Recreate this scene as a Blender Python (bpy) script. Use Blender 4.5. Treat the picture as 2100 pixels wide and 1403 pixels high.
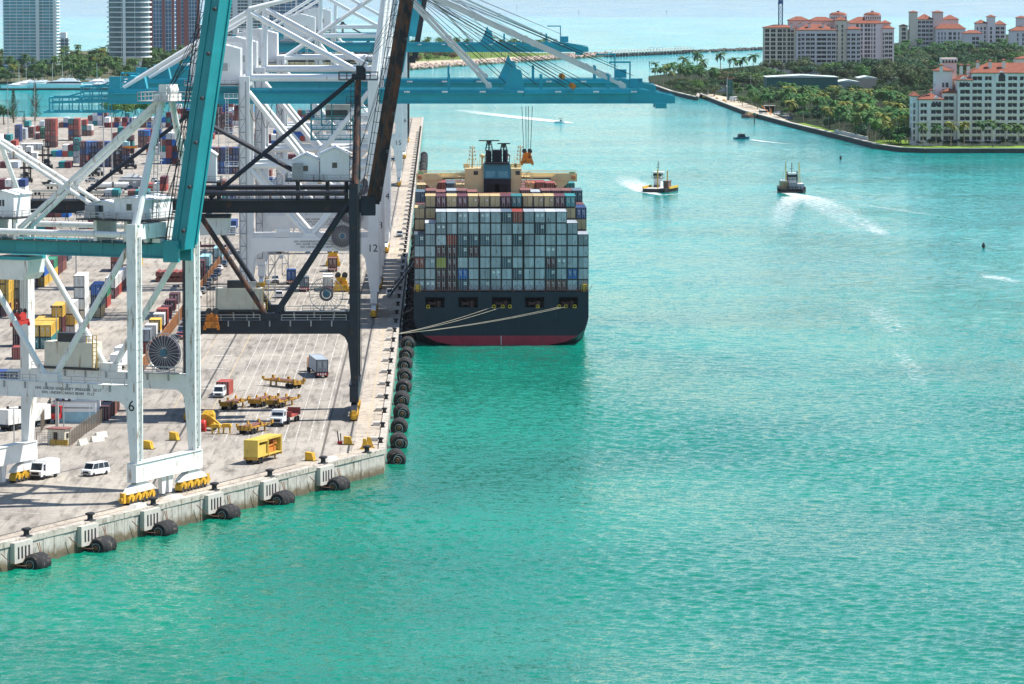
import bpy, math, random
from math import sin, cos, radians, pi
from mathutils import Vector, Matrix
random.seed(7)
sc = bpy.context.scene
for o in list(bpy.data.objects): bpy.data.objects.remove(o)
R = radians
# ------------------------------------------------------------------ camera, sky, sun, exposure
CAM = (10.0, 0.0, 87.6); PITCH = 5.206; YAW = -0.973; FPX = 8500.0
cd = bpy.data.cameras.new('camera'); cam = bpy.data.objects.new('camera', cd); sc.collection.objects.link(cam)
cam.location = CAM; cam.rotation_euler = (R(90 - PITCH), 0, R(YAW))
cd.sensor_width = 36; cd.lens = FPX / 2100 * 36; cd.clip_start = 1; cd.clip_end = 90000
sc.camera = cam
SUN_EL, SUN_AZ = 57.0, 78.0          # azimuth clockwise from +Y
w = bpy.data.worlds.new('World'); sc.world = w; w.use_nodes = True
nt = w.node_tree; nt.nodes.clear()
sky = nt.nodes.new('ShaderNodeTexSky'); sky.sky_type = 'NISHITA'; sky.sun_disc = False
sky.sun_elevation = R(SUN_EL); sky.sun_rotation = R(SUN_AZ); sky.air_density = 1.0; sky.dust_density = 0.25; sky.ozone_density = 2.0
bg = nt.nodes.new('ShaderNodeBackground'); bg.inputs[1].default_value = 0.10
wo = nt.nodes.new('ShaderNodeOutputWorld')
nt.links.new(sky.outputs[0], bg.inputs[0]); nt.links.new(bg.outputs[0], wo.inputs[0])
sl = bpy.data.lights.new('sun', 'SUN'); sl.energy = 5.0; sl.angle = R(0.5); sl.color = (1, .955, .89)
sun = bpy.data.objects.new('sun', sl); sc.collection.objects.link(sun)
sd = Vector((cos(R(SUN_EL)) * sin(R(SUN_AZ)), cos(R(SUN_EL)) * cos(R(SUN_AZ)), sin(R(SUN_EL))))
sun.rotation_euler = sd.to_track_quat('Z', 'Y').to_euler(); sun.location = (300, 200, 400)
vs = sc.view_settings; vs.view_transform = 'Standard'; vs.look = 'None'; vs.exposure = 0.70; vs.gamma = 1; vs.use_curve_mapping = False
sc.cycles.max_bounces = 5; sc.cycles.diffuse_bounces = 2; sc.cycles.glossy_bounces = 2; sc.cycles.transmission_bounces = 2
sc.cycles.transparent_max_bounces = 8; sc.cycles.use_adaptive_sampling = True
# ------------------------------------------------------------------ helpers
C = sc.collection
DOCK = 4.0
_cp, _sp, _cy, _sy = cos(R(PITCH)), sin(R(PITCH)), cos(R(-YAW)), sin(R(-YAW))
def at(px, py, z=DOCK):
    """photo pixel (2100 wide) -> point on the horizontal plane at height z"""
    a, b = (px - 1050) / FPX, (py - 701.5) / FPX
    f = _cp - b * _sp; d = _sp + b * _cp
    t = (CAM[2] - z) / d
    r, f = a * t, f * t
    return Vector((CAM[0] + r * _cy + f * _sy, CAM[1] - r * _sy + f * _cy, z))
class MB:
    def __init__(s): s.v = []; s.f = []; s.m = []
    def poly(s, pts, m=0):
        n = len(s.v); s.v += [tuple(p) for p in pts]; s.f.append(tuple(range(n, n + len(pts)))); s.m.append(m); return s
    def add(s, vs, fs, m=0):
        n = len(s.v); s.v += [tuple(p) for p in vs]
        for f in fs: s.f.append(tuple(n + i for i in f)); s.m.append(m)
        return s
    def box(s, x0, y0, z0, x1, y1, z1, m=0):
        if x0 > x1: x0, x1 = x1, x0
        if y0 > y1: y0, y1 = y1, y0
        if z0 > z1: z0, z1 = z1, z0
        return s.add([(x0,y0,z0),(x1,y0,z0),(x1,y1,z0),(x0,y1,z0),(x0,y0,z1),(x1,y0,z1),(x1,y1,z1),(x0,y1,z1)],
              [(0,3,2,1),(4,5,6,7),(0,1,5,4),(1,2,6,5),(2,3,7,6),(3,0,4,7)], m)
    def cbox(s, cx, cy, z0, lx, ly, h, m=0): return s.box(cx-lx/2, cy-ly/2, z0, cx+lx/2, cy+ly/2, z0+h, m)
    def frust(s, r0, r1, z0, z1, m=0):      # r = (x0,y0,x1,y1) bottom and top rectangles
        a, b, c, d = r0; e, f, g, h = r1
        return s.add([(a,b,z0),(c,b,z0),(c,d,z0),(a,d,z0),(e,f,z1),(g,f,z1),(g,h,z1),(e,h,z1)],
              [(0,3,2,1),(4,5,6,7),(0,1,5,4),(1,2,6,5),(2,3,7,6),(3,0,4,7)], m)
    def tube(s, p, q, r, n=8, m=0, r2=None, cap=True):
        p, q = Vector(p), Vector(q); d = q - p
        if d.length < 1e-6: return s
        d.normalize(); a = Vector((0,0,1)) if abs(d.z) < .9 else Vector((1,0,0))
        u = d.cross(a).normalized(); v = d.cross(u)
        r2 = r if r2 is None else r2
        k = len(s.v)
        for P_, rr in ((p, r), (q, r2)):
            for i in range(n):
                t = 2*pi*(i+.5)/n; s.v.append(tuple(P_ + u*(rr*cos(t)) + v*(rr*sin(t))))
        for i in range(n):
            j = (i+1) % n; s.f.append((k+i, k+j, k+n+j, k+n+i)); s.m.append(m)
        if cap:
            s.f.append(tuple(k+i for i in reversed(range(n)))); s.m.append(m)
            s.f.append(tuple(k+n+i for i in range(n))); s.m.append(m)
        return s
    def bar(s, p, q, w, h, m=0):            # rectangular bar, w horizontal, h the other way
        p, q = Vector(p), Vector(q); d = (q-p).normalized()
        u = d.cross(Vector((0,0,1)))
        u = u.normalized() if u.length > 1e-4 else Vector((1,0,0))
        v = u.cross(d)
        vs = [P_ + u*(a*w/2) + v*(b*h/2) for P_ in (p, q) for a, b in ((-1,-1),(1,-1),(1,1),(-1,1))]
        return s.add(vs, [(0,1,2,3),(7,6,5,4),(0,4,5,1),(1,5,6,2),(2,6,7,3),(3,7,4,0)], m)
    def path(s, pts, r, n=5, m=0):
        for a, b in zip(pts, pts[1:]): s.tube(a, b, r, n, m, cap=False)
        return s
    def prism(s, poly, a, b, axis='y', m=0): # poly in the other two axes (x,z / y,z / x,y)
        def P3(p, t): return {'y': (p[0], t, p[1]), 'x': (t, p[0], p[1]), 'z': (p[0], p[1], t)}[axis]
        n = len(poly); k = len(s.v)
        s.v += [P3(p, a) for p in poly] + [P3(p, b) for p in poly]
        s.f.append(tuple(k+i for i in range(n))); s.m.append(m)
        s.f.append(tuple(k+n+i for i in reversed(range(n)))); s.m.append(m)
        for i in range(n):
            j = (i+1) % n; s.f.append((k+i, k+n+i, k+n+j, k+j)); s.m.append(m)
        return s
    def lathe(s, prof, c, n=16, axis='z', m=0):
        c = Vector(c); k = len(s.v)
        for r, h in prof:
            for i in range(n):
                t = 2*pi*i/n; a, b = r*cos(t), r*sin(t)
                s.v.append(tuple(c + Vector({'z': (a,b,h), 'y': (a,h,b), 'x': (h,a,b)}[axis])))
        for q in range(len(prof)-1):
            for i in range(n):
                j = (i+1) % n; s.f.append((k+q*n+i, k+q*n+j, k+(q+1)*n+j, k+(q+1)*n+i)); s.m.append(m)
        return s
    def ring(s, c, R_, r, n=24, axis='y', m=0, k=5):
        c = Vector(c); pts = []
        for i in range(n+1):
            t = 2*pi*i/n; a, b = R_*cos(t), R_*sin(t)
            pts.append(c + Vector({'z': (a,b,0), 'y': (a,0,b), 'x': (0,a,b)}[axis]))
        return s.path(pts, r, k, m)
    def rail(s, p, q, h=1.05, step=2.0, r=.05, m=0):   # hand rail with posts
        p, q = Vector(p), Vector(q); n = max(1, int((q-p).length/step)); up = Vector((0,0,h))
        for i in range(n+1):
            a = p.lerp(q, i/n); s.bar(a, a+up, r*2, r*2, m)
        s.bar(p+up, q+up, r*2, r*2, m); s.bar(p+up*.5, q+up*.5, r*1.6, r*1.6, m)
        return s
    def ladder(s, p, q, wv, step=.8, r=.06, m=0):
        p, q, wv = Vector(p), Vector(q), Vector(wv); s.bar(p-wv, q-wv, r*2, r*2, m); s.bar(p+wv, q+wv, r*2, r*2, m)
        n = max(2, int((q-p).length/step))
        for i in range(n+1):
            a = p.lerp(q, i/n); s.bar(a-wv, a+wv, r*1.6, r*1.6, m)
        return s
    def mesh(s, name, mats, smooth=False):
        me = bpy.data.meshes.new(name); me.from_pydata(s.v, [], s.f)
        for mt in (mats if isinstance(mats, (list, tuple)) else [mats]): me.materials.append(mt)
        if len(me.materials) > 1: me.polygons.foreach_set('material_index', s.m)
        if smooth: me.polygons.foreach_set('use_smooth', [True]*len(s.f))
        me.update(); return me
    def build(s, name, mats, parent=None, smooth=False, loc=None, rz=None):
        return ob(name, s.mesh(name, mats, smooth), parent, loc, rz)
def ob(name, me, parent=None, loc=None, rz=None):
    o = bpy.data.objects.new(name, me); C.objects.link(o)
    if parent is not None: o.parent = parent
    if loc is not None: o.location = loc
    if rz is not None: o.rotation_euler = (0, 0, rz)
    return o
def tag(o, label=None, cat=None, group=None, kind=None):
    if label: o['label'] = label
    if cat: o['category'] = cat
    if group: o['group'] = group
    if kind: o['kind'] = kind
    return o
def thing(name, label, cat, loc=(0,0,0), rz=0, group=None):
    o = bpy.data.objects.new(name, None); C.objects.link(o); o.empty_display_size = .2
    o.location = loc; o.rotation_euler = (0, 0, rz)
    return tag(o, label, cat, group)
def copy_tree(o, parent=None):
    c = o.copy(); C.objects.link(c); c.parent = parent
    for ch in list(o.children): copy_tree(ch, c)
    return c
def clone(o, label, loc, rz=0, group=None, scale=None):
    c = copy_tree(o); c.location = loc; c.rotation_euler = (0, 0, rz); c['label'] = label
    if group: c['group'] = group
    if scale: c.scale = (scale,)*3 if not isinstance(scale, tuple) else scale
    return c
def struct(name, mb, m, **k):
    o = mb.build(name, m, **k); o['kind'] = 'structure'; return o
def text(name, body, size, m, parent, loc, rot=(pi/2,0,0), align='CENTER'):
    cu = bpy.data.curves.new(name, 'FONT'); cu.body = body; cu.size = size; cu.align_x = align; cu.align_y = 'CENTER'
    cu.extrude = .012; cu.resolution_u = 3; cu.space_line = 1.05
    t = bpy.data.objects.new(name, cu); C.objects.link(t); dg = bpy.context.evaluated_depsgraph_get()
    me = bpy.data.meshes.new_from_object(t.evaluated_get(dg)); bpy.data.objects.remove(t)
    me.materials.clear(); me.materials.append(m)
    o = ob(name, me, parent); o.location = loc; o.rotation_euler = rot; return o
# ------------------------------------------------------------------ materials
def N(nt, t, **k):
    n = nt.nodes.new('ShaderNode' + t)
    for a, b in k.items(): setattr(n, a, b)
    return n
def paint(name, rgb, rough=.55, metal=0., var=.18, scale=.6, dirt=None, dirt_amt=.0, stretch=(1,1,.25), bump=0., bscale=2., spec=.4, rnd=.0):
    """base colour with noise variation, optional dirt/rust streaks, optional per-object value change"""
    m = bpy.data.materials.new(name); m.use_nodes = True; nt = m.node_tree; L = nt.links.new
    b = nt.nodes['Principled BSDF']; b.inputs['Roughness'].default_value = rough; b.inputs['Metallic'].default_value = metal
    b.inputs['Specular IOR Level'].default_value = spec
    tc = N(nt, 'TexCoord'); oi = N(nt, 'ObjectInfo'); ad = N(nt, 'VectorMath', operation='MULTIPLY_ADD')
    L(oi.outputs['Random'], ad.inputs[0]); ad.inputs[1].default_value = (37, 53, 71); L(tc.outputs['Object'], ad.inputs[2])
    no = N(nt, 'TexNoise'); no.inputs['Scale'].default_value = scale; no.inputs['Detail'].default_value = 5; L(ad.outputs[0], no.inputs['Vector'])
    mr = N(nt, 'MapRange'); mr.inputs[1].default_value = .3; mr.inputs[2].default_value = .7; mr.inputs[3].default_value = 1-var; mr.inputs[4].default_value = 1+var
    L(no.outputs[0], mr.inputs[0]); val = mr.outputs[0]
    if rnd:
        r2 = N(nt, 'MapRange'); r2.inputs[3].default_value = 1-rnd; r2.inputs[4].default_value = 1+rnd; L(oi.outputs['Random'], r2.inputs[0])
        mu = N(nt, 'Math', operation='MULTIPLY'); L(val, mu.inputs[0]); L(r2.outputs[0], mu.inputs[1]); val = mu.outputs[0]
    hs = N(nt, 'HueSaturation'); hs.inputs['Color'].default_value = (*rgb, 1); L(val, hs.inputs['Value']); col = hs.outputs[0]
    if dirt:
        mp = N(nt, 'Mapping'); mp.inputs['Scale'].default_value = stretch; L(ad.outputs[0], mp.inputs[0])
        n2 = N(nt, 'TexNoise'); n2.inputs['Scale'].default_value = 1.4; n2.inputs['Detail'].default_value = 6; n2.inputs['Roughness'].default_value = .62; L(mp.outputs[0], n2.inputs['Vector'])
        r3 = N(nt, 'MapRange'); r3.inputs[1].default_value = .66-dirt_amt*.3; r3.inputs[2].default_value = .76-dirt_amt*.2; L(n2.outputs[0], r3.inputs[0])
        mx = N(nt, 'Mix', data_type='RGBA'); mx.inputs[7].default_value = (*dirt, 1); L(r3.outputs[0], mx.inputs[0]); L(col, mx.inputs[6]); col = mx.outputs[2]
    L(col, b.inputs['Base Color'])
    if bump:
        n3 = N(nt, 'TexNoise'); n3.inputs['Scale'].default_value = bscale; n3.inputs['Detail'].default_value = 4; L(tc.outputs['Object'], n3.inputs['Vector'])
        bp = N(nt, 'Bump'); bp.inputs['Strength'].default_value = bump; bp.inputs['Distance'].default_value = .1; L(n3.outputs[0], bp.inputs['Height']); L(bp.outputs[0], b.inputs['Normal'])
    return m
RUST = (.13, .055, .025); GRIME = (.16, .14, .11)
M = {}
M['white'] = paint('white_paint', (.80, .81, .80), .45, var=.05, scale=.3, dirt=(.42,.30,.19), dirt_amt=.08, stretch=(1,1,.12))
M['white_old'] = paint('weathered_white_paint', (.74, .75, .72), .5, var=.07, scale=.4, dirt=(.30,.18,.09), dirt_amt=.30, stretch=(1,1,.18))
M['cream'] = paint('cream_paint', (.66, .63, .52), .5, var=.08, dirt=(.34,.22,.10), dirt_amt=.3, stretch=(1,1,.08))
M['teal'] = paint('teal_paint', (.012, .27, .31), .4, var=.12, scale=.25, dirt=(.02,.09,.10), dirt_amt=.15, stretch=(1,1,.15))
M['teal_new'] = paint('blue_teal_paint', (.010, .33, .43), .4, var=.12, scale=.2, dirt=(.02,.07,.10), dirt_amt=.1, stretch=(.5,1,.15))
M['black'] = paint('black_crane_paint', (.012, .018, .030), .5, var=.3, scale=.4, dirt=(.075,.035,.022), dirt_amt=.22, stretch=(.5,.5,.35))
M['black_rust'] = paint('rusted_black_paint', (.016, .016, .020), .7, var=.35, scale=.6, dirt=(.13,.05,.024), dirt_amt=.78, stretch=(.6,.6,.22))
M['steel'] = paint('dark_steel', (.05, .052, .055), .5, .3, var=.2)
M['grey'] = paint('grey_metal', (.32, .33, .34), .5, .2, var=.15)
M['galv'] = paint('galvanised_steel', (.42, .43, .43), .45, .4, var=.12)
M['yellow'] = paint('safety_yellow', (.62, .36, .025), .5, var=.16, scale=.8, dirt=(.10,.06,.02), dirt_amt=.35)
M['yellow_dirty'] = paint('worn_yellow_steel', (.50, .27, .03), .6, var=.25, scale=1.0, dirt=(.05,.03,.015), dirt_amt=.6)
M['orange'] = paint('orange_paint', (.62, .20, .02), .5, var=.2, dirt=(.08,.04,.01), dirt_amt=.5)
M['red'] = paint('red_paint', (.45, .03, .025), .5, var=.15)
M['rubber'] = paint('black_rubber', (.013, .013, .014), .85, var=.3, scale=1.2, spec=.2)
M['tyre'] = paint('tyre_rubber', (.02, .02, .021), .85, var=.15, spec=.2)
M['glass'] = paint('dark_glass', (.012, .022, .035), .15, 0, var=.3, spec=.35)
M['blk'] = paint('lettering_black', (.015, .016, .02), .6, var=.05)
M['wht'] = paint('lettering_white', (.78, .78, .76), .6, var=.04)
M['rope'] = paint('mooring_rope', (.45, .40, .31), .8, var=.15)
M['cable'] = paint('black_cable', (.02, .02, .022), .6, var=.1)
M['chain'] = paint('rusty_chain', (.16, .07, .035), .7, var=.25)
M['stone_light'] = paint('pale_concrete', (.50, .47, .42), .85, var=.1, scale=.8)
# ------------------------------------------------------------------ water
def water_mat():
    m = bpy.data.materials.new('sea_water'); m.use_nodes = True; nt = m.node_tree; L = nt.links.new
    b = nt.nodes['Principled BSDF']; b.inputs['IOR'].default_value = 1.33; b.inputs['Roughness'].default_value = .08
    b.inputs['Specular IOR Level'].default_value = .5
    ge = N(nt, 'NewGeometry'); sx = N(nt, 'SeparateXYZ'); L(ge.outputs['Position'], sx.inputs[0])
    # colour of the water itself: channel, outer shallows, deep sea (depth zones), with slow patches
    cr = N(nt, 'ValToRGB'); mr = N(nt, 'MapRange'); mr.inputs[1].default_value = 500; mr.inputs[2].default_value = 12000
    big = N(nt, 'TexNoise'); big.inputs['Scale'].default_value = .0022; big.inputs['Detail'].default_value = 3
    mpb = N(nt, 'Mapping'); mpb.inputs['Scale'].default_value = (1, .35, 1); L(ge.outputs['Position'], mpb.inputs[0]); L(mpb.outputs[0], big.inputs['Vector'])
    ma = N(nt, 'Math', operation='MULTIPLY_ADD'); ma.inputs[1].default_value = 700; L(big.outputs[0], ma.inputs[0]); L(sx.outputs[1], ma.inputs[2])
    L(ma.outputs[0], mr.inputs[0]); L(mr.outputs[0], cr.inputs[0])
    e = cr.color_ramp.elements; e[0].position = 0.0; e[0].color = (.000, .150, .086, 1)
    e[1].position = 1.0; e[1].color = (.004, .20, .42, 1)
    for p, c in ((.06, (.001, .185, .118, 1)), (.10, (.002, .245, .205, 1)), (.16, (.002, .275, .262, 1)), (.32, (.002, .36, .41, 1)), (.575, (.002, .36, .53, 1)), (.60, (.004, .235, .46, 1))):
        q = e.new(p); q.color = c
    n0 = N(nt, 'TexNoise'); n0.inputs['Scale'].default_value = .012; n0.inputs['Detail'].default_value = 4; L(ge.outputs['Position'], n0.inputs['Vector'])
    r0 = N(nt, 'MapRange'); r0.inputs[1].default_value = .35; r0.inputs[2].default_value = .65; r0.inputs[3].default_value = .78; r0.inputs[4].default_value = 1.2; L(n0.outputs[0], r0.inputs[0])
    hs = N(nt, 'HueSaturation'); L(cr.outputs[0], hs.inputs['Color']); L(r0.outputs[0], hs.inputs['Value'])
    rs_ = N(nt, 'MapRange'); rs_.inputs[1].default_value = 900; rs_.inputs[2].default_value = 3200; rs_.inputs[3].default_value = .5; rs_.inputs[4].default_value = .10; L(sx.outputs[1], rs_.inputs[0]); L(rs_.outputs[0], b.inputs['Specular IOR Level'])  # mirror strength put in by position: sky reflection weakens towards the far sea
    # zone colour with slow patches feeds the base colour
    L(hs.outputs[0], b.inputs['Base Color'])
    mp = N(nt, 'Mapping'); mp.inputs['Rotation'].default_value = (0, 0, R(14)); mp.inputs['Scale'].default_value = (.6, 1, 1); L(ge.outputs['Position'], mp.inputs[0])
    gust = N(nt, 'TexNoise'); gust.inputs['Scale'].default_value = .009; gust.inputs['Detail'].default_value = 4; L(mpb.outputs[0], gust.inputs['Vector'])
    rg = N(nt, 'MapRange'); rg.inputs[1].default_value = .35; rg.inputs[2].default_value = .65; rg.inputs[3].default_value = .6; rg.inputs[4].default_value = 1.3; L(gust.outputs[0], rg.inputs[0])
    acc = None
    for s_, a_, d_ in ((.05, .06, 1), (.35, .20, 1), (1.3, .50, 2), (4.0, .60, 1)):      # slopes of swell, chop and ripples
        n = N(nt, 'TexNoise'); n.inputs['Scale'].default_value = s_; n.inputs['Detail'].default_value = d_; n.inputs['Distortion'].default_value = .4; L(mp.outputs[0], n.inputs['Vector'])
        sb_ = N(nt, 'VectorMath', operation='SUBTRACT'); L(n.outputs['Color'], sb_.inputs[0]); sb_.inputs[1].default_value = (.5,.5,.5)
        q = N(nt, 'VectorMath', operation='MULTIPLY_ADD'); L(sb_.outputs[0], q.inputs[0]); q.inputs[1].default_value = (a_,a_,0)
        if acc is None: q.inputs[2].default_value = (0,0,0)
        else: L(acc, q.inputs[2])
        acc = q.outputs[0]
    sc_ = N(nt, 'VectorMath', operation='SCALE'); L(acc, sc_.inputs[0]); L(rg.outputs[0], sc_.inputs['Scale'])
    up = N(nt, 'VectorMath', operation='ADD'); L(sc_.outputs[0], up.inputs[0]); L(ge.outputs['Normal'], up.inputs[1])
    nm = N(nt, 'VectorMath', operation='NORMALIZE'); L(up.outputs[0], nm.inputs[0]); L(nm.outputs[0], b.inputs['Normal'])
    return m
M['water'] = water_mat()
import numpy as np
def wave_height(X, Y, fine=True, seed=4):
    rs = np.random.RandomState(seed); H = np.zeros_like(X)
    for lam, amp, n in ((7.0,.010,10), (4.0,.011,14), (2.4,.011,22), (1.5,.009,26)):
        for _ in range(n):
            l = lam*rs.uniform(.75,1.3); th = R(-105) + rs.normal(0,.85); k = 2*pi/l; a = amp*rs.uniform(.5,1.3); ph = rs.uniform(0,6.28)
            if l <= 3.6: a = a*np.clip((1000-Y)/240, 0, 1)
            if fine or l > 3.6: H += a*np.sin(k*(X*cos(th)+Y*sin(th)) + ph)
    g = 1 + .35*np.sin(X*.021+Y*.013+1) * np.sin(X*.009-Y*.017) + .25*np.sin(X*.06+Y*.031)
    return H*g
def sea_mesh():
    """one sheet: real waves where the water is near, flat beyond"""
    V = []; F = []; off = 0
    for x0, x1, y0, y1, dx, dy in ((-85,160,480,1000,.52,.52), (-10,360,1000,2400,1.5,1.5)):
        xs = np.arange(x0, x1+.01, dx); ys = np.arange(y0, y1+.01, dy); xs[-1] = x1; ys[-1] = y1
        X, Y = np.meshgrid(xs, ys); H = wave_height(X, Y, y0 < 900)
        e = np.minimum.reduce([X-x0, x1-X] + ([Y-y0] if y0 < 900 else [y1-Y])); H *= np.clip(e/12, 0, 1)
        if y0 > 900: H *= np.clip((2400-Y)/1100, 0, 1)
        V.append(np.stack([X, Y, H], -1).reshape(-1,3)); n, m_ = len(ys), len(xs)
        i = (np.arange(n-1)[:,None]*m_ + np.arange(m_-1)[None,:]).ravel() + off
        F.append(np.stack([i, i+1, i+m_+1, i+m_], -1)); off += n*m_
    rects = [(-30000,-85,480,1000),(160,30000,480,1000),(-30000,30000,100,480),(-30000,-10,1000,2400),(360,30000,1000,2400),(-30000,30000,2400,60000)]
    for a, b, c, d in rects:
        V.append(np.array([(a,c,0),(b,c,0),(b,d,0),(a,d,0)], float)); F.append(np.array([[off,off+1,off+2,off+3]])); off += 4
    V = np.concatenate(V).astype(np.float32); F = np.concatenate(F).astype(np.int32)
    me = bpy.data.meshes.new('sea'); me.vertices.add(len(V)); me.vertices.foreach_set('co', V.ravel()); me.loops.add(F.size); me.loops.foreach_set('vertex_index', F.ravel())
    me.polygons.add(len(F)); me.polygons.foreach_set('loop_start', np.arange(0, F.size, 4, dtype=np.int32)); me.polygons.foreach_set('loop_total', np.full(len(F), 4, np.int32)); me.polygons.foreach_set('use_smooth', np.ones(len(F), bool))
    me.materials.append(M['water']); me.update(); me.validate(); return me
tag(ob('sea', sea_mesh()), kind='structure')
# ------------------------------------------------------------------ port ground
def ground_mat(name, rgb, rgb2, stain=.5, joint=0., stretch=(1, .12, 1)):
    m = bpy.data.materials.new(name); m.use_nodes = True; nt = m.node_tree; L = nt.links.new
    b = nt.nodes['Principled BSDF']; b.inputs['Roughness'].default_value = .9; b.inputs['Specular IOR Level'].default_value = .25
    ge = N(nt, 'NewGeometry')
    n1 = N(nt, 'TexNoise'); n1.inputs['Scale'].default_value = .05; n1.inputs['Detail'].default_value = 6; L(ge.outputs['Position'], n1.inputs['Vector'])
    mx = N(nt, 'Mix', data_type='RGBA'); mx.inputs[6].default_value = (*rgb, 1); mx.inputs[7].default_value = (*rgb2, 1)
    r = N(nt, 'MapRange'); r.inputs[1].default_value = .38; r.inputs[2].default_value = .62; L(n1.outputs[0], r.inputs[0]); L(r.outputs[0], mx.inputs[0])
    mp = N(nt, 'Mapping'); mp.inputs['Scale'].default_value = stretch; L(ge.outputs['Position'], mp.inputs[0])
    n2 = N(nt, 'TexNoise'); n2.inputs['Scale'].default_value = .7; n2.inputs['Detail'].default_value = 7; n2.inputs['Roughness'].default_value = .65; L(mp.outputs[0], n2.inputs['Vector'])
    r2 = N(nt, 'MapRange'); r2.inputs[1].default_value = .48; r2.inputs[2].default_value = .75; r2.inputs[3].default_value = 1; r2.inputs[4].default_value = 1-stain; L(n2.outputs[0], r2.inputs[0])
    n3 = N(nt, 'TexNoise'); n3.inputs['Scale'].default_value = 1.6; n3.inputs['Detail'].default_value = 8; L(ge.outputs['Position'], n3.inputs['Vector'])
    r3 = N(nt, 'MapRange'); r3.inputs[1].default_value = .3; r3.inputs[2].default_value = .7; r3.inputs[3].default_value = .88; r3.inputs[4].default_value = 1.1; L(n3.outputs[0], r3.inputs[0])
    mu = N(nt, 'Math', operation='MULTIPLY'); L(r2.outputs[0], mu.inputs[0]); L(r3.outputs[0], mu.inputs[1]); val = mu.outputs[0]
    mp2 = N(nt, 'Mapping'); mp2.inputs['Scale'].default_value = (1, .018, 1); L(ge.outputs['Position'], mp2.inputs[0])        # tyre tracks along the lanes
    n4 = N(nt, 'TexNoise'); n4.inputs['Scale'].default_value = 1.5; n4.inputs['Detail'].default_value = 5; n4.inputs['Distortion'].default_value = .4; L(mp2.outputs[0], n4.inputs['Vector'])
    r4 = N(nt, 'MapRange'); r4.inputs[1].default_value = .57; r4.inputs[2].default_value = .70; r4.inputs[3].default_value = 1; r4.inputs[4].default_value = .66; L(n4.outputs[0], r4.inputs[0])
    n5 = N(nt, 'TexNoise'); n5.inputs['Scale'].default_value = .22; n5.inputs['Detail'].default_value = 5; L(ge.outputs['Position'], n5.inputs['Vector'])           # oil spots
    r5 = N(nt, 'MapRange'); r5.inputs[1].default_value = .64; r5.inputs[2].default_value = .74; r5.inputs[3].default_value = 1; r5.inputs[4].default_value = .6; L(n5.outputs[0], r5.inputs[0])
    for x_ in (r4, r5):
        m3 = N(nt, 'Math', operation='MULTIPLY'); L(val, m3.inputs[0]); L(x_.outputs[0], m3.inputs[1]); val = m3.outputs[0]
    if joint:
        br = N(nt, 'TexBrick'); br.offset = 0; br.inputs['Color1'].default_value = (1,1,1,1); br.inputs['Color2'].default_value = (.95,.95,.95,1); br.inputs['Mortar'].default_value = (.6,.6,.6,1)
        br.inputs['Scale'].default_value = 1; br.inputs['Mortar Size'].default_value = .05; br.inputs['Brick Width'].default_value = joint; br.inputs['Row Height'].default_value = joint
        L(ge.outputs['Position'], br.inputs['Vector'])
        m2 = N(nt, 'Math', operation='MULTIPLY'); L(val, m2.inputs[0]); L(br.outputs[0], m2.inputs[1]); val = m2.outputs[0]
    hs = N(nt, 'HueSaturation'); L(mx.outputs[2], hs.inputs['Color']); L(val, hs.inputs['Value']); L(hs.outputs[0], b.inputs['Base Color'])
    return m
M['yard'] = ground_mat('yard_concrete', (.37, .335, .285), (.27, .243, .21), .65)
M['apron'] = ground_mat('apron_concrete', (.47, .41, .33), (.40, .345, .28), .5, 6.1, (1, .5, 1))
def wall_mat():
    m = paint('stained_sea_wall', (.43, .40, .355), .9, var=.2, scale=.5, dirt=(.17,.14,.10), dirt_amt=.42, stretch=(1.2,1.2,.2), bump=.3); nt = m.node_tree; L = nt.links.new; b = nt.nodes['Principled BSDF']
    src = b.inputs['Base Color'].links[0].from_socket; tc = N(nt,'TexCoord'); sx = N(nt,'SeparateXYZ'); L(tc.outputs['Object'], sx.inputs[0]); ge = N(nt,'NewGeometry')
    no = N(nt,'TexNoise'); no.inputs['Scale'].default_value = .9; no.inputs['Detail'].default_value = 6; L(ge.outputs['Position'], no.inputs['Vector'])
    ad = N(nt,'Math', operation='MULTIPLY_ADD'); ad.inputs[1].default_value = 2.2; L(no.outputs[0], ad.inputs[0]); L(sx.outputs[2], ad.inputs[2])
    r_ = N(nt,'MapRange'); r_.inputs[1].default_value = 1.9; r_.inputs[2].default_value = 3.0; L(ad.outputs[0], r_.inputs[0])
    mx = N(nt,'Mix', data_type='RGBA'); mx.inputs[6].default_value = (.15,.115,.07,1); L(r_.outputs[0], mx.inputs[0]); L(src, mx.inputs[7]); L(mx.outputs[2], b.inputs['Base Color']); return m
M['wall'] = wall_mat()
M['wall_wet'] = paint('tide_stain', (.12, .095, .06), .8, var=.25, scale=.8)
M['line_w'] = paint('worn_white_line', (.62, .61, .58), .8, var=.2, scale=1, dirt=(.33,.30,.26), dirt_amt=.95, stretch=(1,.4,1))
M['line_y'] = paint('worn_yellow_line', (.52, .38, .16), .8, var=.2, scale=1, dirt=(.36,.32,.26), dirt_amt=.8, stretch=(1,.4,1))
M['trench'] = paint('dark_cable_trench', (.11, .095, .08), .8, var=.2)
COR = at(786, 924); COR.x = 0.0
YF = at(873, 241).y
W0 = at(0, 1118); WD = (COR - W0); WD.z = 0; WD.normalize(); TH = math.atan2(WD.x, WD.y)
ND = Vector((cos(TH), -sin(TH), 0))
def FQ(a, b, z=DOCK):           # front quay frame: a outwards over the water, b along the wall (0 at the corner, negative to the left)
    p = COR + ND*a + WD*b; return Vector((p.x, p.y, z))
LN = 330.0
pts = [COR + WD*(-LN), COR, Vector((0, YF, DOCK)), Vector((-1000, YF+60, DOCK)), Vector((-1000, COR.y-LN, DOCK))]
land = MB(); land.poly([(p.x, p.y, DOCK) for p in pts])
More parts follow.
